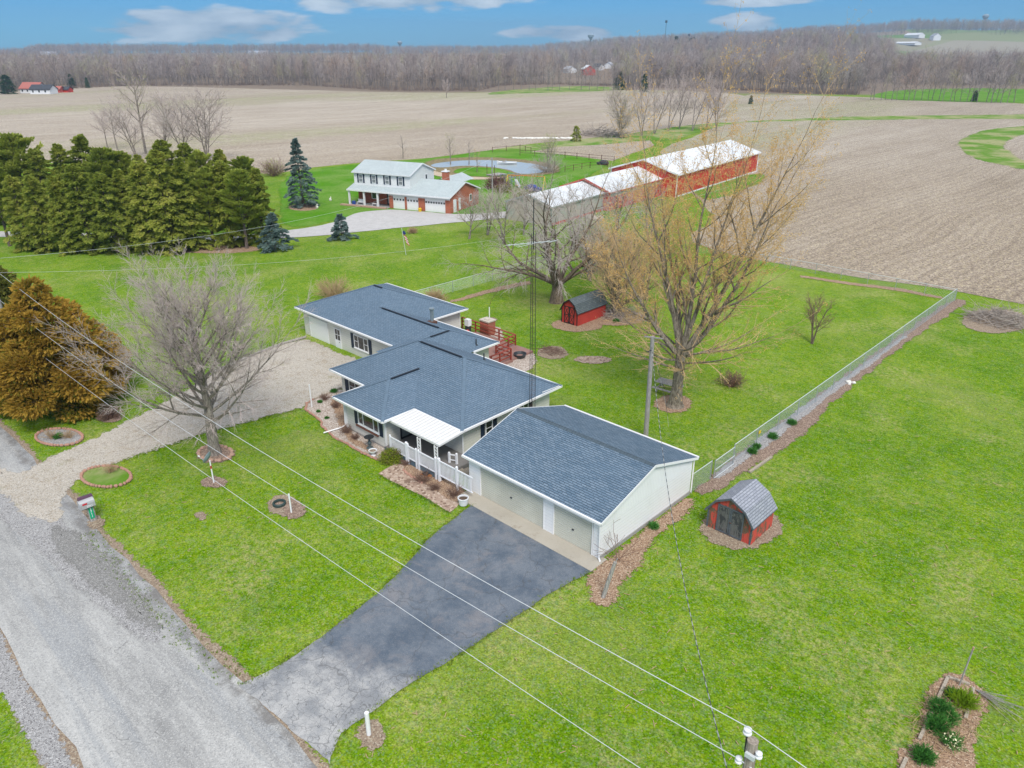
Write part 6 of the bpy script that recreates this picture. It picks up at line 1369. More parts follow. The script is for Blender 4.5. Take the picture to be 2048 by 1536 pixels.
bs('tall blue-green spruce on the lawn left of the brick house', 607, 413, 590, 278, 4.0, 7, 11000); bs('squat blue spruce at the right end of the pine row', 551, 499, 546, 428, 3.1, 8, 6500); bs('small blue spruce beside the neighbouring driveway', 684, 479, 681, 429, 2.2, 9, 4200)
protos = []
for i, (st, n, H, R, m, sz) in enumerate((('spruce', 15000, 12, 3.0, 'spruce', .40), ('spruce', 15000, 12, 3.3, 'spruce', .42), ('spruce', 13000, 12, 2.8, 'spruce', .40), ('pine', 6500, 12, 3.2, 'pineneedle', .55), ('pine', 6500, 12, 3.5, 'pineneedle', .55))):
    tr, cr = conifer(100+i, H, R, st, n, bare=.02 if st == 'spruce' else .34, size=sz, prof=(.48, .56, .66, 1, 1)[i])
    protos.append((st, tr, cr, m, H))
PR = [None]*5
ROWS = [('front', [(20, 492, 330, 3), (60, 500, 350, 0), (98, 502, 350, 1), (140, 505, 352, 2), (186, 504, 330, 0), (235, 505, 345, 1), (270, 498, 340, 2), (306, 504, 322, 0), (348, 503, 300, 1), (392, 499, 316, 2), (428, 494, 340, 3), (466, 490, 322, 1), (494, 497, 345, 4), (528, 488, 338, 2)]),
        ('back', [(-20, 452, 292, 1), (24, 448, 274, 3), (66, 446, 272, 4), (104, 450, 296, 0), (150, 448, 288, 2), (196, 446, 270, 1), (236, 452, 300, 4), (268, 448, 306, 3), (302, 450, 310, 2), (350, 446, 280, 1), (392, 448, 286, 0), (424, 452, 306, 3), (462, 450, 300, 2), (500, 452, 318, 4)])]
ORD = 'first second third fourth fifth sixth seventh eighth ninth tenth eleventh twelfth thirteenth fourteenth'.split()
rng = random.Random(77)
for rn, lst in ROWS:
    for i, (px, py, ty, k) in enumerate(lst):
        v = G(px, py); H = HT(px, py, px, ty); st, tr, cr, m, H0 = protos[k]; nm = 'pine_tree' if st == 'pine' else 'spruce_tree'
        lb = '%s in the %s row of the evergreen windbreak, %s from the left' % ('airy pine' if st == 'pine' else 'dense spruce', rn, ORD[i])
        if PR[k] is None:
            t = thing(nm, lb, 'tree', (0, 0, 0), 'evergreens of the windbreak'); tr.build('trunk', W['bark_p'], t); cr.build('crown', W[m], t); t.location = (v.x, v.y, 0); s = H/H0; t.scale = (s*rng.uniform(1.0, 1.15), s*rng.uniform(1.0, 1.15), s); PR[k] = t
        else:
            s = H/H0; dup(PR[k], (v.x, v.y, 0), rng.uniform(0, 6.28), (s*rng.uniform(1.0, 1.2), s*rng.uniform(1.0, 1.2), s), lb, 'evergreens of the windbreak')
for i, (lb, px, py, H, R, tw, kw) in enumerate((('tall forked bare tree rising behind the windbreak', 292, 308, 19.5, 5.0, 'twig', dict(k0=13, tall=.42, r0=.36, tk=3.4, up=.04)), ('bare tree right of the tall forked tree behind the windbreak', 330, 318, 14, 5.6, 'twig', dict(k0=11, multi=2, tk=3.4, up=.03, r0=.2)), ('round-crowned bare tree at the right end behind the windbreak', 415, 322, 14.5, 7.6, 'twig', dict(k0=12, multi=3, tk=3.4, up=.02, r0=.2)), ('leaning bare tree left of the tall forked tree', 275, 316, 12, 6.0, 'twig', dict(k0=10, multi=2, tk=3.4, up=.03, r0=.2)), ('thin bare tree in the field behind the windbreak', 235, 300, 11.5, 4.6, 'twig', dict(k0=10, tall=.4, tk=3.2, up=.03)), ('second thin bare tree in the field behind the windbreak', 215, 295, 9, 4.2, 'twig', dict(k0=9, tall=.4, tk=3.2, up=.03)), ('bare tree between the tall tree and the round-crowned tree', 372, 322, 14.5, 5.8, 'twig', dict(k0=11, multi=2, tk=3.4, up=.03, r0=.2)))):
    b = dict(buds='catkin', nb=900, bs=.22) if i in (0,) else {}
    place_bare(lb, px, py, H, R, 120+i, 'bark', tw, dens=1.0, **b, **kw)
for i, (lb, px, py, H, R, nb, kw) in enumerate((('yellow-green willow at the hedgerow beyond the pond', 1245, 277, 13.5, 5.5, 2600, dict(k0=11, multi=3, tk=3, up=.05, r0=.16)), ('small yellow-green willow left of the hedgerow', 1238, 276, 7.5, 3.8, 1200, dict(k0=9, multi=2, tk=3, r0=.12)), ('yellow twiggy tree beside the pond', 1095, 336, 6.5, 2.6, 1400, dict(k0=10, multi=2)), ('small yellow tree in the field edge above the brick house', 901, 330, 7.0, 1.6, 260, dict(k0=8, tall=.3)))):
    place_bare(lb, px, py, H, R, 140+i, 'bark', 'twig', 'catkin', nb, .17, **kw)
for i, (px, py, H, R) in enumerate(((1282, 272, 14, 4), (1308, 268, 16, 3.6), (1336, 262, 17, 3.8), (1358, 258, 15, 3.5), (1384, 262, 17, 4), (1412, 256, 16, 4), (1432, 262, 13, 4))):
    place_bare('tall bare hedgerow tree beyond the barns, %s from the willow' % ORD[i], px, py, H, R, 150+i, 'bark_far', 'twig', k0=11, tall=.3, dens=1.0, tk=3.4, multi=2, r0=.16)
place_bare('thin leafless sapling between the brick house and the pond', 938, 330, 6.0, 1.0, 160, 'bark', 'twig', k0=6); place_bare('thin leafless sapling behind the white house roof', 806, 318, 6, 1.0, 161, 'bark', 'twig', k0=6)
place_bare('thin dark sapling on the pond island', 954, 345, 5, .9, 162, 'bark_m', 'twig_m', k0=5)
place_bare('tiny bare tree at the far edge of the stubble field', 893, 196, 9, 4, 163, 'bark', 'twig', k0=8, tk=6)
for lb, nm, px, py, R, H, a, l, n, sz in (('rounded tan shrub behind the far wing of the ranch house', 'shrub', 668, 597, 2.3, 1.5, 'brushtan', None, 0, .1), ('small tan shrub at the end of the back chain-link fence', 'shrub', 872, 604, 1.3, 1.1, 'brushtan', None, 0, .1),
        ('yellow-green bare shrub beside the field', 'shrub', 548, 352, 2.6, 3.6, 'brush', 'catkin', 420, .2), ('maroon bush beside the playground', 'shrub', 994, 376, 2.6, 2.0, 'brush', 'maroon_leaf', 900, .25), ('yellow-green bush touching the maroon bush', 'shrub', 1006, 384, 2.0, 1.4, 'brush', 'bushgreen', 700, .22), ('tall narrow yellow-green shrub at the tan barn gable', 'shrub', 1046, 420, 1.4, 4.4, 'brush', 'bushgreen', 700, .25),
        ('small tan bush on the neighbouring lawn', 'shrub', 825, 466, .8, .6, 'brushtan', None, 0, .1), ('grey thicket right of the pond', 'shrub', 1096, 345, 4.2, 2.6, 'brushgrey', None, 0, .1), ('low brown bush at the roadside left of the gravel drive', 'shrub', 220, 836, .9, .6, 'brush', None, 0, .1)):
    v = G(px, py); bush(nm, lb, (v.x, v.y, 0), R, H, W[a], W[l] if l else None, n, sz, 150, 200+px, 'shrub', None, .016)
# ------------------------------------------------------------------ the neighbouring house
def neighbor():
    TH = radians(18.24); O = (-89.89, 79.68); R = thing('brick_house', 'two-storey white and red-brick house with three garage doors and pale grey roofs', 'house', (*O, 0))
    def N(): return MB((*O, 0), TH)
    EZ, RZ, EY, BY, RY = 2.62, 4.35, -.45, 9.9, 4.8
    w = N(); fr = (0, 0, 1, 0)
    for a, b in ((-.9, -.0), (-5.9, -4.75), (-8.5, -8.2), (-11.5, -10.85)): w.wbox(fr, a, b, 0, 2.35, -.3, 0)
    w.box(-.3, 0, .3, 9.6, 0, 2.4); w.box(-11.5, -11.2, .3, 2.2, 0, 2.4); w.box(-19.0, -11.5, 1.9, 2.2, 0, 2.6); w.box(-19, -18.7, 2.2, 9.3, 0, 2.6); w.box(-19, -.3, 9.3, 9.6, 0, 2.5)
    w.wprism((0, 0, 0, 1), [(0, 2.4), (9.6, 2.4), (RY, 4.28)], -.3, 0); w.build('wall', W['brick_n'], R)
    w = N(); w.wbox(fr, -11.5, 0, 2.1, 2.62, -.02, .03); w.build('header', W['farwhite'], R)
    w = N(); w.box(-19.15, -8.1, 1.3, 1.6, 2.9, 5.25); w.box(-19.15, -8.1, 8.5, 8.8, 2.5, 5.25); w.box(-19.15, -18.85, 1.6, 8.5, 2.6, 5.25); w.box(-8.4, -8.1, 1.6, 8.5, 2.6, 5.25); w.wprism((-8.1, 1.3, 0, 1), [(0, 5.25), (7.5, 5.25), (3.75, 6.65)], -.3, 0); w.wprism((-18.85, 1.3, 0, 1), [(0, 5.25), (7.5, 5.25), (3.75, 6.65)], -.3, 0)
    w.build('upper_wall', plain('pale_grey_siding', (.62, .64, .62), .6), R)
    w = N(); w.box(-19.15, -8.1, 1.27, 1.3, 3.1, 5.2); w.build('upper_front', W['farwhite'], R)
    r = N()
    def gable(x0, x1, y0, yr, y1, ez, rz, T=.12):
        r.slope([(x0, y0, ez), (x1, y0, ez), (x1, yr, rz), (x0, yr, rz)]); r.slope([(x1, y1, ez), (x0, y1, ez), (x0, yr, rz), (x1, yr, rz)])
        for x in (x0, x1): r.face([(x, y0, ez), (x, yr, rz), (x, yr, rz-T), (x, y0, ez-T)]); r.face([(x, y1, ez), (x, y1, ez-T), (x, yr, rz-T), (x, yr, rz)])
        r.face([(x0, y0, ez), (x0, y0, ez-T), (x1, y0, ez-T), (x1, y0, ez)]); r.face([(x0, y0, ez-T), (x0, yr, rz-T), (x1, yr, rz-T), (x1, y0, ez-T)]); r.face([(x1, y1, ez-T), (x1, yr, rz-T), (x0, yr, rz-T), (x0, y1, ez-T)])
    gable(-19.6, .25, EY, RY, BY, EZ, RZ); gable(-19.4, -7.9, .95, 5.05, 9.15, 5.28, 6.8)
    r.slope([(-3.4, 9.2, 3.3), (-3.4, 14.5, 3.3), (-5.8, 14.5, 4.2), (-5.8, 7, 4.2)]); r.slope([(-8.2, 14.5, 3.3), (-8.2, 9.2, 3.3), (-5.8, 7, 4.2), (-5.8, 14.5, 4.2)])
    r.build('roof', W['shingle_n'], R)
    t = N()
    for x, ys, ez, rz in ((.27, (EY, RY, BY), EZ, RZ), (-7.88, (.95, 5.05, 9.15), 5.28, 6.8)): t.beam((x, ys[0], ez-.08), (x, ys[1], rz-.08), .05, .2); t.beam((x, ys[2], ez-.08), (x, ys[1], rz-.08), .05, .2)
    t.beam((-19.6, EY-.04, EZ-.1), (.25, EY-.04, EZ-.1), .08, .22); t.beam((-19.4, .92, 5.2), (-7.9, .92, 5.2), .06, .14); t.build('fascia', W['farwhite'], R)
    for a, b, nw in ((-4.72, -.93, 8), (-8.17, -5.93, 4), (-10.82, -8.53, 4)):
        d = N(); d.wbox(fr, a, b, .02, 2.08, -.2, -.14); go = d.build('garage_door', W['gdoor_w'], R)
        d = N()
        for k in range(nw): u = a+(b-a)*(k+.5)/nw; d.wbox(fr, u-.15, u+.15, 1.38, 1.66, -.139, -.12)
        d.build('door_window', W['glass'], go)
    for k in range(4):
        u = -17.75+k*2.62; f2 = (0, 1.27, 1, 0); f = N(); f.wbox(f2, u-.42, u+.42, 3.62, 4.92, .002, .06); wo = f.build('window', W['farwhite'], R); g = N(); g.wbox(f2, u-.33, u+.33, 3.72, 4.82, .06, .07); g.build('pane', plain('curtained_pane', (.22, .24, .25), .15, 3, .4), wo)
        g = N(); g.wbox(f2, u-.33, u+.33, 4.24, 4.30, .07, .08); g.build('sash_rail', W['farwhite'], wo)
        for s in (-.72, .44): g = N(); g.wbox(f2, u+s, u+s+.28, 3.55, 4.98, .002, .05); g.build('shutter', W['shutter'], R)
    for fr2, a, b, z0, z1 in (((-8.1, 0, 0, 1), 5.9, 6.6, 3.8, 4.9), ((0, 0, 0, 1), 6.4, 7.1, 1.0, 2.1)):
        f = N(); f.wbox(fr2, a, b, z0, z1, .002, .06); wo = f.build('window', W['farwhite'], R); g = N(); g.wbox(fr2, a+.1, b-.1, z0+.1, z1-.1, .06, .07); g.build('pane', W['glass'], wo)
    fe = (0, 0, 0, 1)
    for a, b in ((1.0, 1.9), (2.7, 3.3)): f = N(); f.wbox(fe, a, b, 0 if a < 2 else .2, 2.05, .002, .06); f.build('side_door', W['farwhite'], R)
    for x in (-19.3, -16.3, -13.6): p = N(); p.box(x-.13, x+.13, -.35, -.1, 0, 2.5); p.build('porch_post', W['farwhite'], R)
    p = N(); p.box(-19.6, -11.5, -.6, 1.9, 0, .12); p.build('porch_floor', W['conc_grey'], R); p = N(); p.box(-20.6, -11.6, -1.3, -.62, 0, .22); p.build('planter_wall', W['rockred'], R)
    p = N(); p.wbox((0, 1.9, 1, 0), -16.3, -14.8, .9, 2.1, .002, .06); wo = p.build('window', W['farwhite'], R); p = N(); p.wbox((0, 1.9, 1, 0), -16.1, -15.0, 1.0, 2.0, .06, .07); p.build('pane', W['glass'], wo)
    p = N(); p.wbox((0, 1.9, 1, 0), -13.2, -12.2, .12, 2.2, .002, .06); do = p.build('door', W['darkmetal'], R); p = N(); p.wbox((0, 1.9, 1, 0), -12.9, -12.5, .4, 2.0, .06, .08); p.build('pane', W['farwhite'], do)
    c = N(); c.box(-4.6, -3.7, 5.6, 6.5, 3.6, 5.5); ch = c.build('chimney', W['brick_n'], R); c = N(); c.box(-4.7, -3.6, 5.5, 6.6, 5.5, 5.62); c.lathe((-4.15, 6.05, 5.62), [(.2, 0), (.2, .3)], 10); c.build('chimney_cap', W['farwhite'], ch)
    m = Matrix.Rotation(TH, 3, 'Z')
    def at(x, y, z=0): q = m @ Vector((x, y, z)); return (O[0]+q.x, O[1]+q.y, q.z)
    for i, (x, y, w_, h_, mt, nm, lb) in enumerate(((-17.6, .5, 1.3, .8, 'farwhite', 'bench', 'white bench on the porch of the brick house'), (-14.6, .3, .9, .75, 'farwhite', 'porch_table', 'white table on the porch of the brick house'))):
        q = N(); q.box(x-w_/2, x+w_/2, y-.25, y+.25, .45, .5)
        if nm == 'bench': q.box(x-w_/2, x+w_/2, y+.2, y+.25, .5, .95)
        for sx in (-1, 1):
            for sy in (-1, 1): q.box(x+sx*(w_/2-.05)-.03, x+sx*(w_/2-.05)+.03, y+sy*.2-.03, y+sy*.2+.03, .12, .45)
        tag(q.build(nm, W[mt], None, at(x, y)), lb, nm.replace('porch_', ''))
    q = N(); q.lathe((-18.6, -.1, .12), [(.3, 0), (.32, .55), (.1, .6)], 10); tag(q.build('barrel', W['blue'], None, at(-18.6, -.1)), 'blue barrel at the left end of the brick house porch', 'barrel')
    q = N(); q.lathe((-5.35, -.5, 0), [(.22, 0), (.3, .4), (.25, .4)], 10); q.blob((-5.35, -.5, .5), (.3, .3, .15), random.Random(2)); tag(q.build('flower_pot', W['yellow'], None, at(-5.35, -.5)), 'yellow flower pot against the brick pillar between garage doors', 'flower pot')
neighbor()
# ------------------------------------------------------------------ barns
def barn(name, label, o, rz, x0, x1, y0, y1, ez, rzz, wall, roof, ov=.35, trim='farwhite', band=None):
    R = thing(name, label, 'barn', (*o, 0)); N = lambda: MB((*o, 0), rz); xm = (x0+x1)/2
    w = N(); w.box(x0, x0+.2, y0, y1, 0, ez-.1); w.box(x1-.2, x1, y0, y1, 0, ez-.1)
    prof = [(x0+.2, 0), (x1-.2, 0), (x1-.2, ez-.05), (xm, rzz-.1), (x0+.2, ez-.05)]
    w.wprism((0, y0+.2, 1, 0), prof, 0, .2); w.wprism((0, y1, 1, 0), prof, 0, .2); w.build('wall', W[wall], R)
    r = N(); a, b, c, d, T = x0-ov, x1+ov, y0-ov, y1+ov, .12; e = ez-.12
    r.slope([(b, c, e), (b, d, e), (xm, d, rzz), (xm, c, rzz)]); r.slope([(a, d, e), (a, c, e), (xm, c, rzz), (xm, d, rzz)])
    r.face([(b, c, e-T), (xm, c, rzz-T), (xm, d, rzz-T), (b, d, e-T)]); r.face([(a, d, e-T), (xm, d, rzz-T), (xm, c, rzz-T), (a, c, e-T)]); r.build('roof', W[roof], R)
    t = N()
    for y in (c-.02, d+.02): t.beam((a, y, e-.1), (xm, y, rzz-.1), .05, .26); t.beam((b, y, e-.1), (xm, y, rzz-.1), .05, .26)
    t.beam((b+.02, c, e-.08), (b+.02, d, e-.08), .05, .2); t.beam((a-.02, c, e-.08), (a-.02, d, e-.08), .05, .2)
    for x in (x0, x1): t.box(x-.12, x+.12, y0-.06, y0-.005, 0, ez-.15)
    for y in (y0, y1): t.box(x1+.005, x1+.05, y-.12+(.12 if y == y0 else -.12), y+.12, 0, ez-.15)
    t.build('trim', W[trim], R)
    if band: q = N(); q.box(x1+.003, x1+.02, y0+.2, y1-.2, 0, .35); q.build('base_panel', W[band], R)
    return R, N
BA = radians(6.3)
R1, N1 = barn('barn', 'longest barn, bright red steel walls under a white gabled roof', (-71.6, 116.2), BA, -13.2, 0, 0, 38, 4.1, 6.1, 'barn_red', 'barn_roof', .4, 'farwhite')
q = N1(); q.wbox((0, 0, 1, 0), -9.5, -4.5, .1, 3.4, .01, .08); q.build('sliding_door', W['barn_red'], R1); q = N1(); q.box(.02, .05, .5, 37.5, .01, .3); q.build('base_panel', W['farwhite'], R1)
R2, N2 = barn('barn', 'middle barn, faded pinkish red walls and white roof', (-72.9, 98.6), radians(5.5), -9.4, 0, 0, 17.0, 3.1, 4.75, 'barn_pink', 'barn_roof2', .3, 'barn_pink')
q = N2(); q.box(.004, .03, .3, 16.7, 2.2, 2.65); q.build('light_panel', W['barn_tan'], R2)
R3, N3 = barn('barn', 'front barn, weathered tan steel walls and worn white roof', (-72.2, 83.7), radians(6.5), -8.2, 0, 0, 14.4, 2.95, 4.25, 'barn_tan', 'barn_roof2', .25, 'galv')
q = N3(); q.box(.004, .03, .1, 14.3, .0, .4); q.build('base_panel', W['barn_pink'], R3); q = N3(); q.wbox((0, 0, 1, 0), -6.0, -2.6, .05, 2.3, .01, .05); q.build('sliding_door', W['barn_tan'], R3)
# paddock fences, pond furniture, playground
def post_fence(label, pts, H, gap, rails, mat, name='paddock_fence'):
    R = thing(name, label, 'fence', pts[0])
    for a, b in zip(pts, pts[1:]):
        L = (b-a).length; n = max(1, round(L/gap))
        for k in range(n+1):
            p = a+(b-a)*(k/n); q = MB(); q.tube([(p.x, p.y, 0), (p.x, p.y, H)], .07, 5); q.build('post', W[mat], R)
        for z in rails: q = MB(); q.tube([(a.x, a.y, z), (b.x, b.y, z)], .035, 4); q.build('rail', W[mat], R)
post_fence('dark rail fence between the pond lawn and the small ploughed patch', [G(1040, 311), G(1130, 316), G(1228, 325)], 1.5, 3.6, (1.3, .7), 'rust')
post_fence('dark post fence along the stubble field behind the pond', [G(985, 305), G(1040, 300), G(1062, 306)], 1.4, 3.6, (1.2,), 'rust')
post_fence('low paddock fence between playground and barns', [G(1130, 344), G(1180, 336), G(1215, 334)], 1.3, 3.2, (1.2, .6), 'rust')
def boat():
    v = G(1015, 329); x, y = v.x, v.y; t = thing('rowing_boat', 'upturned pale boat lying on the far bank of the pond', 'boat', (x, y, 0)); q = MB(); d = Vector((.72, .69, 0)); s = Vector((-.69, .72, 0)); rr = []
    for u, w_, h in ((-2.4, .05, .9), (-1.6, .7, .6), (0, .9, .5), (1.4, .8, .5), (2.1, .6, .55)): c = v+d*u; rr.append([q.P(*(c+s*w_+Vector((0, 0, h)))), q.P(*(c+s*w_*.5+Vector((0, 0, .1)))), q.P(*(c-s*w_*.5+Vector((0, 0, .1)))), q.P(*(c-s*w_+Vector((0, 0, h))))])
    for a, b in zip(rr, rr[1:]):
        for k in range(4): q.f.append([a[k], a[(k+1) % 4], b[(k+1) % 4], b[k]]); q.mi.append(0); q.uv.append(None)
    q.build('hull', W['farwhite'], t); q = MB(); q.beam(v-d*1.2+Vector((0, 0, .55)), v-d*.2+Vector((0, 0, .9)), .9, .1); q.build('seat', W['oldwood'], t)
boat()
def dock():
    v = G(990, 352); t = thing('dock', 'small grey dock with two posts at the near edge of the pond', 'dock', v); q = MB(); q.box(v.x-1.2, v.x+1.2, v.y-1.4, v.y+2.2, .2, .35); q.build('deck', W['conc_grey'], t)
    for s in (-1.1, 1.1): q = MB(); q.tube([(v.x+s, v.y-1.2, 0), (v.x+s, v.y-1.2, 2.4)], .07, 5); q.build('post', W['rust'], t)
dock()
def swing():
    v = G(1052, 378); t = thing('swing_set', 'yellow and orange swing set on the neighbouring lawn', 'swing set', v); q = MB(); L = 3.6; d = Vector((.9, .43, 0)); s = Vector((-.43, .9, 0))
    for e in (-1, 1):
        c = v+d*L*e; q = MB(); q.tube([c+s*1.2, c+Vector((0, 0, 2.4))], .07, 5); q.tube([c-s*1.2, c+Vector((0, 0, 2.4))], .07, 5); q.build('leg', W['yellow'], t)
    q = MB(); q.tube([v-d*L+Vector((0, 0, 2.4)), v+d*L+Vector((0, 0, 2.4))], .08, 5); q.build('beam', W['orange'], t)
    for e in (-.5, .3): c = v+d*L*e; q = MB(); q.tube([c+Vector((0, 0, 2.4)), c-d*.2+Vector((0, 0, .6))], .02, 4); q.tube([c+d*.4+Vector((0, 0, 2.4)), c+d*.2+Vector((0, 0, .6))], .02, 4); q.box(c.x-.3, c.x+.3, c.y-.15, c.y+.15, .55, .62); q.build('swing', W['orange'], t)
    v = G(1020, 372); t = thing('playhouse', 'pale blue plastic climber left of the swing set', 'climber', v); q = MB()
    for i in range(4):
        for j in range(2): q.box(v.x-1.6+i, v.x-1.5+i, v.y-1+2*j, v.y-.9+2*j, 0, 2.2)
    for z in (.7, 1.4, 2.1): q.box(v.x-1.6, v.x+1.5, v.y-1, v.y-.9, z, z+.1); q.box(v.x-1.6, v.x+1.5, v.y+1, v.y+1.1, z, z+.1)
    q.build('frame', W['dish'], t); q = MB(); q.beam((v.x+1.5, v.y, 1.4), (v.x+3.2, v.y-.6, .1), .6, .06); q.build('slide', W['tile'], t)
swing()
v = G(1066, 384); q = MB(); q.box(v.x-1.6, v.x+1.6, v.y-.7, v.y+.7, .4, .9); q.blob((v.x, v.y, 1.0), (1.3, .6, .4), random.Random(3))
for e in (-1.1, 1.1): q.lathe((v.x+e, v.y, 0), [(.3, 0), (.32, .4), (.1, .42)], 8)
tag(q.build('cart', W['blue'], None, v), 'dark blue covered cart behind the tan barn roof', 'cart')
for lb, px, py in (('white goose ornament on the lawn behind the tall blue spruce', 661, 402), ('pair of white stones under the tall blue spruce', 634, 417)):
    v = G(px, py); q = MB(); q.blob((v.x, v.y, .25), (.3, .22, .28), random.Random(px)); q.blob((v.x+.15, v.y, .6), (.1, .1, .18), random.Random(px+1)); tag(q.build('lawn_ornament', W['whiterock'], None, v), lb, 'ornament')
v = G(1208, 330); rg = random.Random(6); q = MB(); q.blob((v.x, v.y, .5), (1.3, .8, .6), rg, 10, 7, .12); q.blob((v.x-1.3, v.y-.1, .3), (.7, .5, .35), rg, 8, 6, .12); tag(q.build('dark_heap', W['darkmetal'], None, v), 'dark heap in the paddock corner beside the barns', 'heap')  # dark mound shape, its nature left open
v = G(1190, 438); rg = random.Random(9); q = MB()
for k in range(22): a = rg.uniform(0, 6.28); q.blob((v.x+rg.uniform(-1.6, 1.6), v.y+rg.uniform(-1, 1), .2), (rg.uniform(.3, .6), rg.uniform(.3, .5), rg.uniform(.15, .35)), rg)
tag(q.build('rubble_pile', W['rock'], None, v), 'pale rubble pile beside the tan barn', 'rubble')
rg = random.Random(19); q = MB()
for k in range(70): px = 1000+150*rg.random()**.8; v = G(px, 277.5+rg.uniform(-.5, .5)); q.blob((v.x, v.y, .15), (rg.uniform(.4, 1.1), rg.uniform(.3, .6), .3), rg, 6, 4)
tag(q.build('stone_row', W['whiterock'], None, G(1070, 277)), 'broken line of white stones in the stubble field', 'stones')
v = G(1205, 272); sticks('brush_pile', 'grey brush pile left of the hedgerow willow', (v.x, v.y), 9, 4, 2.4, 260, 5, W['brushgrey'], 21, 'brush pile', .07)
v = G(1153, 283); conifer_thing('juniper_bush', 'small round dark evergreen at the edge of the stubble field', (v.x, v.y, 0), 4.2, 1.7, 'spruce', 31, n=1500, size=.4, prof=.5)
# ------------------------------------------------------------------ far evergreens, houses and towers
def GF(px, d):
    """point at ground distance d in the azimuth of column px"""
    a = YAW+math.atan((px-1024)/1641.0); x, y = d*sin(a), d*cos(a); return Vector((x, y, terr(x, y)))
EV = conifer(501, 12, 4.6, 'spruce', 2600, size=.95, prof=.6); EVP = None
for lb, px, py, ty, wd in (('broad dark evergreen at the far left edge of the field', 18, 188, 152, 1.35), ('dark evergreen right of the far red-roofed farm', 145, 176, 150, .95), ('smaller evergreen beside the dark one at the wood edge', 176, 176, 156, .7), ('dark cedar standing in the far wood edge above the barns', 1238, 180, 146, 1.1), ('narrow dark cedar right of the far cedar', 1288, 184, 150, .7),
                           ('round evergreen in the field above the maple', 1501, 208, 192, .9), ('small dark evergreen before the far row of bare trees', 1948, 203, 182, .9)):
    v = G(px, py); H = HT(px, py, px, ty)*1.05
    if EVP is None:
        EVP = thing('far_evergreen', lb, 'tree', (0, 0, 0), 'evergreens at the field edge'); EV[0].build('trunk', W['bark_far'], EVP); EV[1].build('crown', W['farever'], EVP); EVP.location = v; s = H/12; EVP.scale = (s*wd, s*wd, s)
    else: s = H/12; dup(EVP, v, px, (s*wd, s*wd, s), lb, 'evergreens at the field edge')
def house_far(name, label, px, d, w, l, h, rh, ang, wall, roof, cat='house', z=0):
    v = GF(px, d); R = thing(name, label, cat, v); rz = ang; N = lambda: MB(v, rz)
    q = N(); q.box(-l/2, l/2, -w/2, w/2, -1, h); prof = [(-w/2, h), (w/2, h), (0, h+rh)]
    q.wprism((l/2, 0, 0, 1), prof, -.3, 0); q.wprism((-l/2+.3, 0, 0, 1), prof, -.3, 0); q.build('wall', W[wall], R)
    q = N(); o = .5
    for s in (-1, 1):
        q.face([(-l/2-o, s*(w/2+o), h-.2), (l/2+o, s*(w/2+o), h-.2), (l/2+o, 0, h+rh+.1), (-l/2-o, 0, h+rh+.1)][::s]); q.face([(-l/2-o, s*(w/2+o), h-.5), (l/2+o, s*(w/2+o), h-.5), (l/2+o, 0, h+rh-.2), (-l/2-o, 0, h+rh-.2)][::-s])
    q.build('roof', W[roof], R)
    q = N()
    for k in range(max(1, int(l/4))): x = -l/2+2+4*k; q.box(x-.5, x+.5, -w/2-.06, -w/2-.01, 1, 2.3)
    q.build('window', W['glass'], R)
FH = [('farmhouse', 'far white house with a faded red roof behind the left evergreen', 52, 600, 8, 14, 3, 3.4, .5, 'farwhite', 'farroof', 'house'), ('farmhouse', 'far white house with a dark purple roof at the left wood edge', 72, 585, 8, 13, 3, 2.4, .7, 'farwhite', 'darkroof', 'house'),
      ('far_shed', 'small far red-roofed shed at the left wood edge', 100, 600, 5, 7, 2.2, 1.6, .6, 'barn_pink', 'farroof', 'shed'), ('far_shed', 'small far dark red shed right of the red-roofed shed', 118, 600, 5, 6, 2, 1.4, .6, 'barn_red', 'darkroof', 'shed'),
      ('far_barn', 'far red barn with a white roof on the wooded hill', 1180, 800, 11, 22, 5.5, 3.2, -.75, 'barn_red', 'barn_flat', 'barn'), ('farmhouse', 'far white house left of the far red barn', 1143, 870, 9, 16, 4, 2.6, -.5, 'farwhite', 'fargreyroof', 'house'), ('farmhouse', 'far dark-roofed house above the far red barn', 1200, 900, 8, 12, 3.5, 3.2, -.2, 'farwhite', 'darkroof', 'house'),
      ('farmhouse', 'small far pale house right of the far red barn', 1222, 930, 8, 11, 4, 2.6, -1.2, 'farwhite', 'fargreyroof', 'house'), ('farmhouse', 'largest far white house on the wooded hill', 1246, 900, 12, 19, 6, 3.6, -.9, 'farwhite', 'fargreyroof', 'house'), ('farmhouse', 'tiny far white roof in the trees right of the large far house', 1310, 1000, 9, 16, 4, 3, -1, 'farwhite', 'farwhite', 'house'),
      ('long_shed', 'long far white poultry shed on the right-hand ridge', 1812, 2250, 18, 90, 4, 3, -.62, 'farwhite', 'farwhite', 'shed'), ('long_shed', 'second far white shed on the right-hand ridge', 1826, 2450, 18, 60, 7, 5, -.62, 'farwhite', 'farwhite', 'shed'), ('farmhouse', 'far white house on the right-hand ridge', 1868, 2380, 18, 26, 9, 7, -.9, 'farwhite', 'fargreyroof', 'house'),
      ('farmhouse', 'far white farm buildings on the horizon left of the middle', 520, 2600, 14, 60, 6, 5, .9, 'farwhite', 'fargreyroof', 'house'), ('far_barn', 'tiny red barn on the horizon below the cloud gap', 866, 2300, 16, 30, 10, 7, .5, 'barn_red', 'darkroof', 'barn'), ('farmhouse', 'far white farm on the flat horizon near the middle', 985, 1700, 14, 44, 5, 4, .5, 'farwhite', 'fargreyroof', 'house'), ('farmhouse', 'far white farm at the left horizon', 100, 2500, 14, 40, 6, 5, .9, 'farwhite', 'fargreyroof', 'house')]
W['barn_flat'] = plain('far_white_roof', (.80, .81, .83), .5)
CLR = []
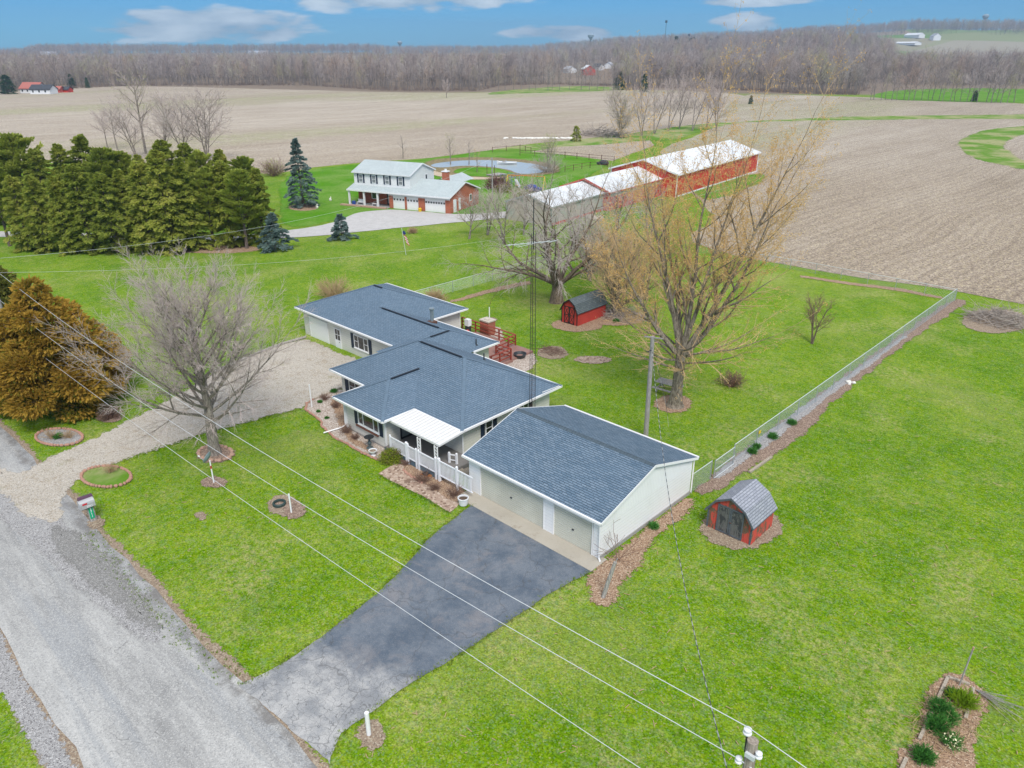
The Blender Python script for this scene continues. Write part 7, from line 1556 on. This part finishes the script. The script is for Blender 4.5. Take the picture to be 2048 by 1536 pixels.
for a in FH: house_far(*a); v = GF(a[2], a[3]); CLR.append((v.x, v.y, a[5]*.7+6, a[2], a[3]))
def wtower(label, px, d, H, ball):
    v = GF(px, d); R = thing('water_tower', label, 'water tower', v); q = MB(); q.tube([v, v+Vector((0, 0, H))], ball*.22, 8); q.build('stem', W['darkmetal'], R)
    q = MB(); q.lathe((v.x, v.y, v.z+H), [(ball*.2, -ball), (ball, 0), (ball*1.1, ball*.5), (ball*.5, ball)], 12); q.build('tank', W['dish'], R)
wtower('far flared water tower above the wooded hill', 1183, 2600, 38, 9); wtower('far dark water tower on the left of the flat horizon', 803, 2900, 36, 8); wtower('tiny water tower on the right-hand ridge', 1959, 3000, 40, 9)
def mast(label, px, d, H, r):
    v = GF(px, d); q = MB(); q.tube([v, v+Vector((0, 0, H))], r, 5); q.box(v.x-r*4, v.x+r*4, v.y-r*4, v.y+r*4, v.z+H-5, v.z+H); tag(q.build('radio_mast', W['darkmetal'], None, v), label, 'mast')
mast('thin tall radio mast standing above the wooded hill', 1331, 1900, 66, .45)
mast('short radio mast on the ridge left of the big cloud', 1378, 2400, 34, .5)
# ------------------------------------------------------------------ the woods: trees along the edge are objects, the depth of the wood is one mass
def wood_tree(seed, H, form):
    rng = random.Random(seed); tr = MB(); tw = MB(); top = Vector((rng.uniform(-.8, .8), rng.uniform(-.8, .8), H*.9)); path = [Vector((0, 0, -.5)), top*.4+Vector((rng.uniform(-.4, .4), rng.uniform(-.4, .4), 0)), top]
    tr.tube(path, [.24, .15, .05], 5, cap=False); n = 11; lo = .30 if form else .42
    for i in range(n):
        t = lo+(1-lo)*i/n; p, d = at_path(path, min(.98, t)); a = i*2.4+rng.uniform(-.5, .5); L = H*(.44-.22*(t-lo)/(1-lo))*rng.uniform(.75, 1.2)*(1.15 if form else .85)
        pts, dd = bent(rng, p, (cos(a), sin(a), .7+.9*t), L, 3, .18, .08); tr.tube(pts, [.11, .075, .05, .03], 3, cap=False)
        for k in range(10):
            q, d2 = at_path(pts, rng.uniform(.15, 1)); e, _ = bent(rng, q, side_dir(rng, d2, rng.uniform(.4, .95)), L*rng.uniform(.28, .55), 2, .2, .1); tw.tube(e, [.045, .032, .018], 3, cap=False)
            for m in range(2): q2, d3 = at_path(e, rng.uniform(.3, 1)); e2, _ = bent(rng, q2, side_dir(rng, d3, .7), L*rng.uniform(.15, .3), 1, .2); tw.tube(e2, [.03, .016], 3, cap=False)
    return tr, tw
def in_clear(x, y, px, d):
    for cx, cy, r, p0, d0 in CLR:
        if hypot(x-cx, y-cy) < r+6: return True
        if abs(px-p0) < (r+4)/d0*1641 and d0-(260 if d0 < 1200 else 500) < d < d0: return terr(x, y)+17 > CAM_H+(terr(cx, cy)+1-CAM_H)*d/d0
    return False
EDGE = ([-420, -60, 0, 130, 260, 600, 760, 960, 1000, 1100, 1240, 1262, 1300, 1420, 1600, 1730, 1760, 1840, 2048, 2500], [620, 600, 640, 660, 690, 640, 540, 520, 600, 620, 590, 520, 560, 560, 505, 500, 610, 640, 640, 620])
protoW = []
for i in range(6): protoW.append(wood_tree(700+i, 17.5, i % 2))
WP = []
rng = random.Random(99); edge_xy = []
def edge_tree(px, d, s, lb, grp):
    v = GF(px, d); k = rng.randrange(6)
    for w_ in WP:
        if w_[0] == k: dup(w_[1], v, rng.uniform(0, 6.28), (s*rng.uniform(.85, 1.15), s*rng.uniform(.85, 1.15), s), lb, grp); return
    t = thing('woodland_tree', lb, 'tree', (0, 0, 0), grp); protoW[k][0].build('trunk', W['bark_far'], t); protoW[k][1].build('twigs', W['twig_far'], t); t.location = v; t.scale = (s, s, s); WP.append((k, t))
for i in range(224):
    px = -30+2110*(i+rng.random())/224; d = float(np.interp(px, *EDGE))+rng.uniform(-6, 22)
    if 1755 < px: continue
    edge_tree(px, d, rng.uniform(.6, 1.25), 'bare grey tree in the front edge of the far woods beyond the stubble fields', 'bare trees along the near edge of the far woods')
for i in range(26):
    px = 1752+310*(i+.5+rng.uniform(-.35, .35))/26; d = 452+rng.uniform(-5, 8)
    edge_tree(px, d, rng.uniform(.62, .95), 'thin bare tree in the straight row before the bright green meadow', 'thin bare trees in the row before the meadow')
for i in range(16):
    px = 985+270*(i+.5+rng.uniform(-.35, .35))/16; d = 528+rng.uniform(-5, 8)
    edge_tree(px, d, rng.uniform(.7, 1.0), 'thin bare tree in front of the pale clearing above the barns', 'thin bare trees before the far clearing')
def mass(name, label, pts, scl):
    me = bpy.data.meshes.new(name); me.from_pydata([tuple(p) for p in pts], [], []); o = bpy.data.objects.new(name, me); COL.objects.link(o); tag(o, label, None, None, 'stuff')
    ng = bpy.data.node_groups.new(name, 'GeometryNodeTree'); ng.interface.new_socket('Geometry', in_out='INPUT', socket_type='NodeSocketGeometry'); ng.interface.new_socket('Geometry', in_out='OUTPUT', socket_type='NodeSocketGeometry')
    N = ng.nodes; gi = N.new('NodeGroupInput'); go = N.new('NodeGroupOutput'); iop = N.new('GeometryNodeInstanceOnPoints'); g2i = N.new('GeometryNodeGeometryToInstance')
    for k, t in sorted(WP, key=lambda q: -q[0]):
        jn = N.new('GeometryNodeJoinGeometry')
        for ch in t.children:
            oi = N.new('GeometryNodeObjectInfo'); oi.transform_space = 'ORIGINAL'; oi.inputs['Object'].default_value = ch; oi.inputs['As Instance'].default_value = True; ng.links.new(oi.outputs['Geometry'], jn.inputs[0])
        one = N.new('GeometryNodeGeometryToInstance'); ng.links.new(jn.outputs[0], one.inputs[0]); ng.links.new(one.outputs[0], g2i.inputs[0])
    jj = N.new('GeometryNodeJoinGeometry')
    for n in list(N):
        if n.bl_idname == 'GeometryNodeGeometryToInstance' and n is not g2i: ng.links.new(n.outputs[0], jj.inputs[0])
    N.remove(g2i)
    rv_ = N.new('FunctionNodeRandomValue'); rv_.data_type = 'FLOAT'; rv_.inputs[2].default_value = scl[0]; rv_.inputs[3].default_value = scl[1]
    rr = N.new('FunctionNodeRandomValue'); rr.data_type = 'FLOAT_VECTOR'; rr.inputs[0].default_value = (0, 0, 0); rr.inputs[1].default_value = (.06, .06, 6.28)
    m2p = N.new('GeometryNodeMeshToPoints'); ng.links.new(gi.outputs[0], m2p.inputs[0]); ng.links.new(m2p.outputs[0], iop.inputs['Points'])
    ng.links.new(jj.outputs[0], iop.inputs['Instance']); iop.inputs['Pick Instance'].default_value = True; ng.links.new(rr.outputs[0], iop.inputs['Rotation']); ng.links.new(rv_.outputs[1], iop.inputs['Scale']); ng.links.new(iop.outputs[0], go.inputs[0])
    md = o.modifiers.new('trees', 'NODES'); md.node_group = ng; return o
rng = random.Random(5); P1, P2 = [], []
def field_gap(px, d):
    if 1790 < px and 700 < d < 2500: return d > 900 or px > 1840 and d > 800
    if 560 < px < 745 and 1150 < d < 1750: return True
    if px < 1060 and 1900 < d < 2550: return True
    return False
for i in range(7500):
    px = rng.uniform(-90, 2150); e = float(np.interp(px, *EDGE)); d = e+14+(sqrt(rng.random()))*(1450-e) if rng.random() < .62 else e+14+rng.random()*260
    if px > 1755 and d < 640: continue
    v = GF(px, d)
    if field_gap(px, d) or in_clear(v.x, v.y, px, d): continue
    P1.append(v)
for i in range(8000):
    px = rng.uniform(-120, 2180); d = rng.uniform(1450, 3500) if rng.random() < .6 else rng.uniform(2550, 3100)
    v = GF(px, d)
    if field_gap(px, d) or in_clear(v.x, v.y, px, d): continue
    P2.append(v)
mass('woods', 'deep grey-brown leafless woods behind the stubble fields', P1, (.75, 1.25)); mass('distant_woods', 'distant wooded hills on the horizon', P2, (1.0, 1.7))
# undergrowth along the wood edge
def brushline():
    rng = random.Random(4); q = MB()
    for i in range(900):
        px = rng.uniform(-60, 1755); e = float(np.interp(px, *EDGE)); v = GF(px, e+rng.uniform(-4, 14)); h = rng.uniform(1.2, 4.2)
        for k in range(9): p, _ = bent(rng, (v.x+rng.uniform(-1.5, 1.5), v.y+rng.uniform(-1.5, 1.5), 0), (rng.uniform(-.7, .7), rng.uniform(-.7, .7), 1), h*rng.uniform(.5, 1), 1, .1); q.tube(p, [.05, .03], 3, cap=False)
    o = q.build('undergrowth', plain('undergrowth_twigs', (.19, .14, .115), .95, .02, .4)); o['kind'] = 'stuff'
brushline()
EV2 = conifer(503, 14, 4.2, 'spruce', 900, size=1.5, prof=.6); rg = random.Random(8); e0 = None
for i in range(16):
    px = 1340+95*rg.random() if i < 11 else 1380+rg.uniform(-10, 50); d = rg.uniform(1380, 1600); v = GF(px, d)
    if e0 is None: e0 = thing('far_pine', 'far dark green pine on the wooded hill below the radio mast', 'tree', (0, 0, 0), 'far pines on the wooded hill'); EV2[0].build('trunk', W['bark_far'], e0); EV2[1].build('crown', W['farever'], e0); e0.location = v; e0.scale = (1.4, 1.4, 1.4)
    else: s = rg.uniform(1.1, 1.7); dup(e0, v, rg.uniform(0, 6), s)
# ------------------------------------------------------------------ haze: one closed box of thin even air
def haze():
    q = MB(); S = 3900; q.box(-S, S, -S, S, -3, 190); o = q.build('haze', None or bpy.data.materials.new('haze_air')); o['kind'] = 'stuff'; o['label'] = 'thin pale blue haze over the distance'
    m = o.data.materials[0]; m.use_nodes = True; nt = m.node_tree; nt.nodes.clear(); out = nt.nodes.new('ShaderNodeOutputMaterial'); v = nt.nodes.new('ShaderNodeVolumePrincipled')
    v.inputs['Color'].default_value = (.50, .72, .98, 1); v.inputs['Density'].default_value = HAZE; v.inputs['Anisotropy'].default_value = .3; nt.links.new(v.outputs[0], out.inputs['Volume'])
HAZE = .00019
haze()
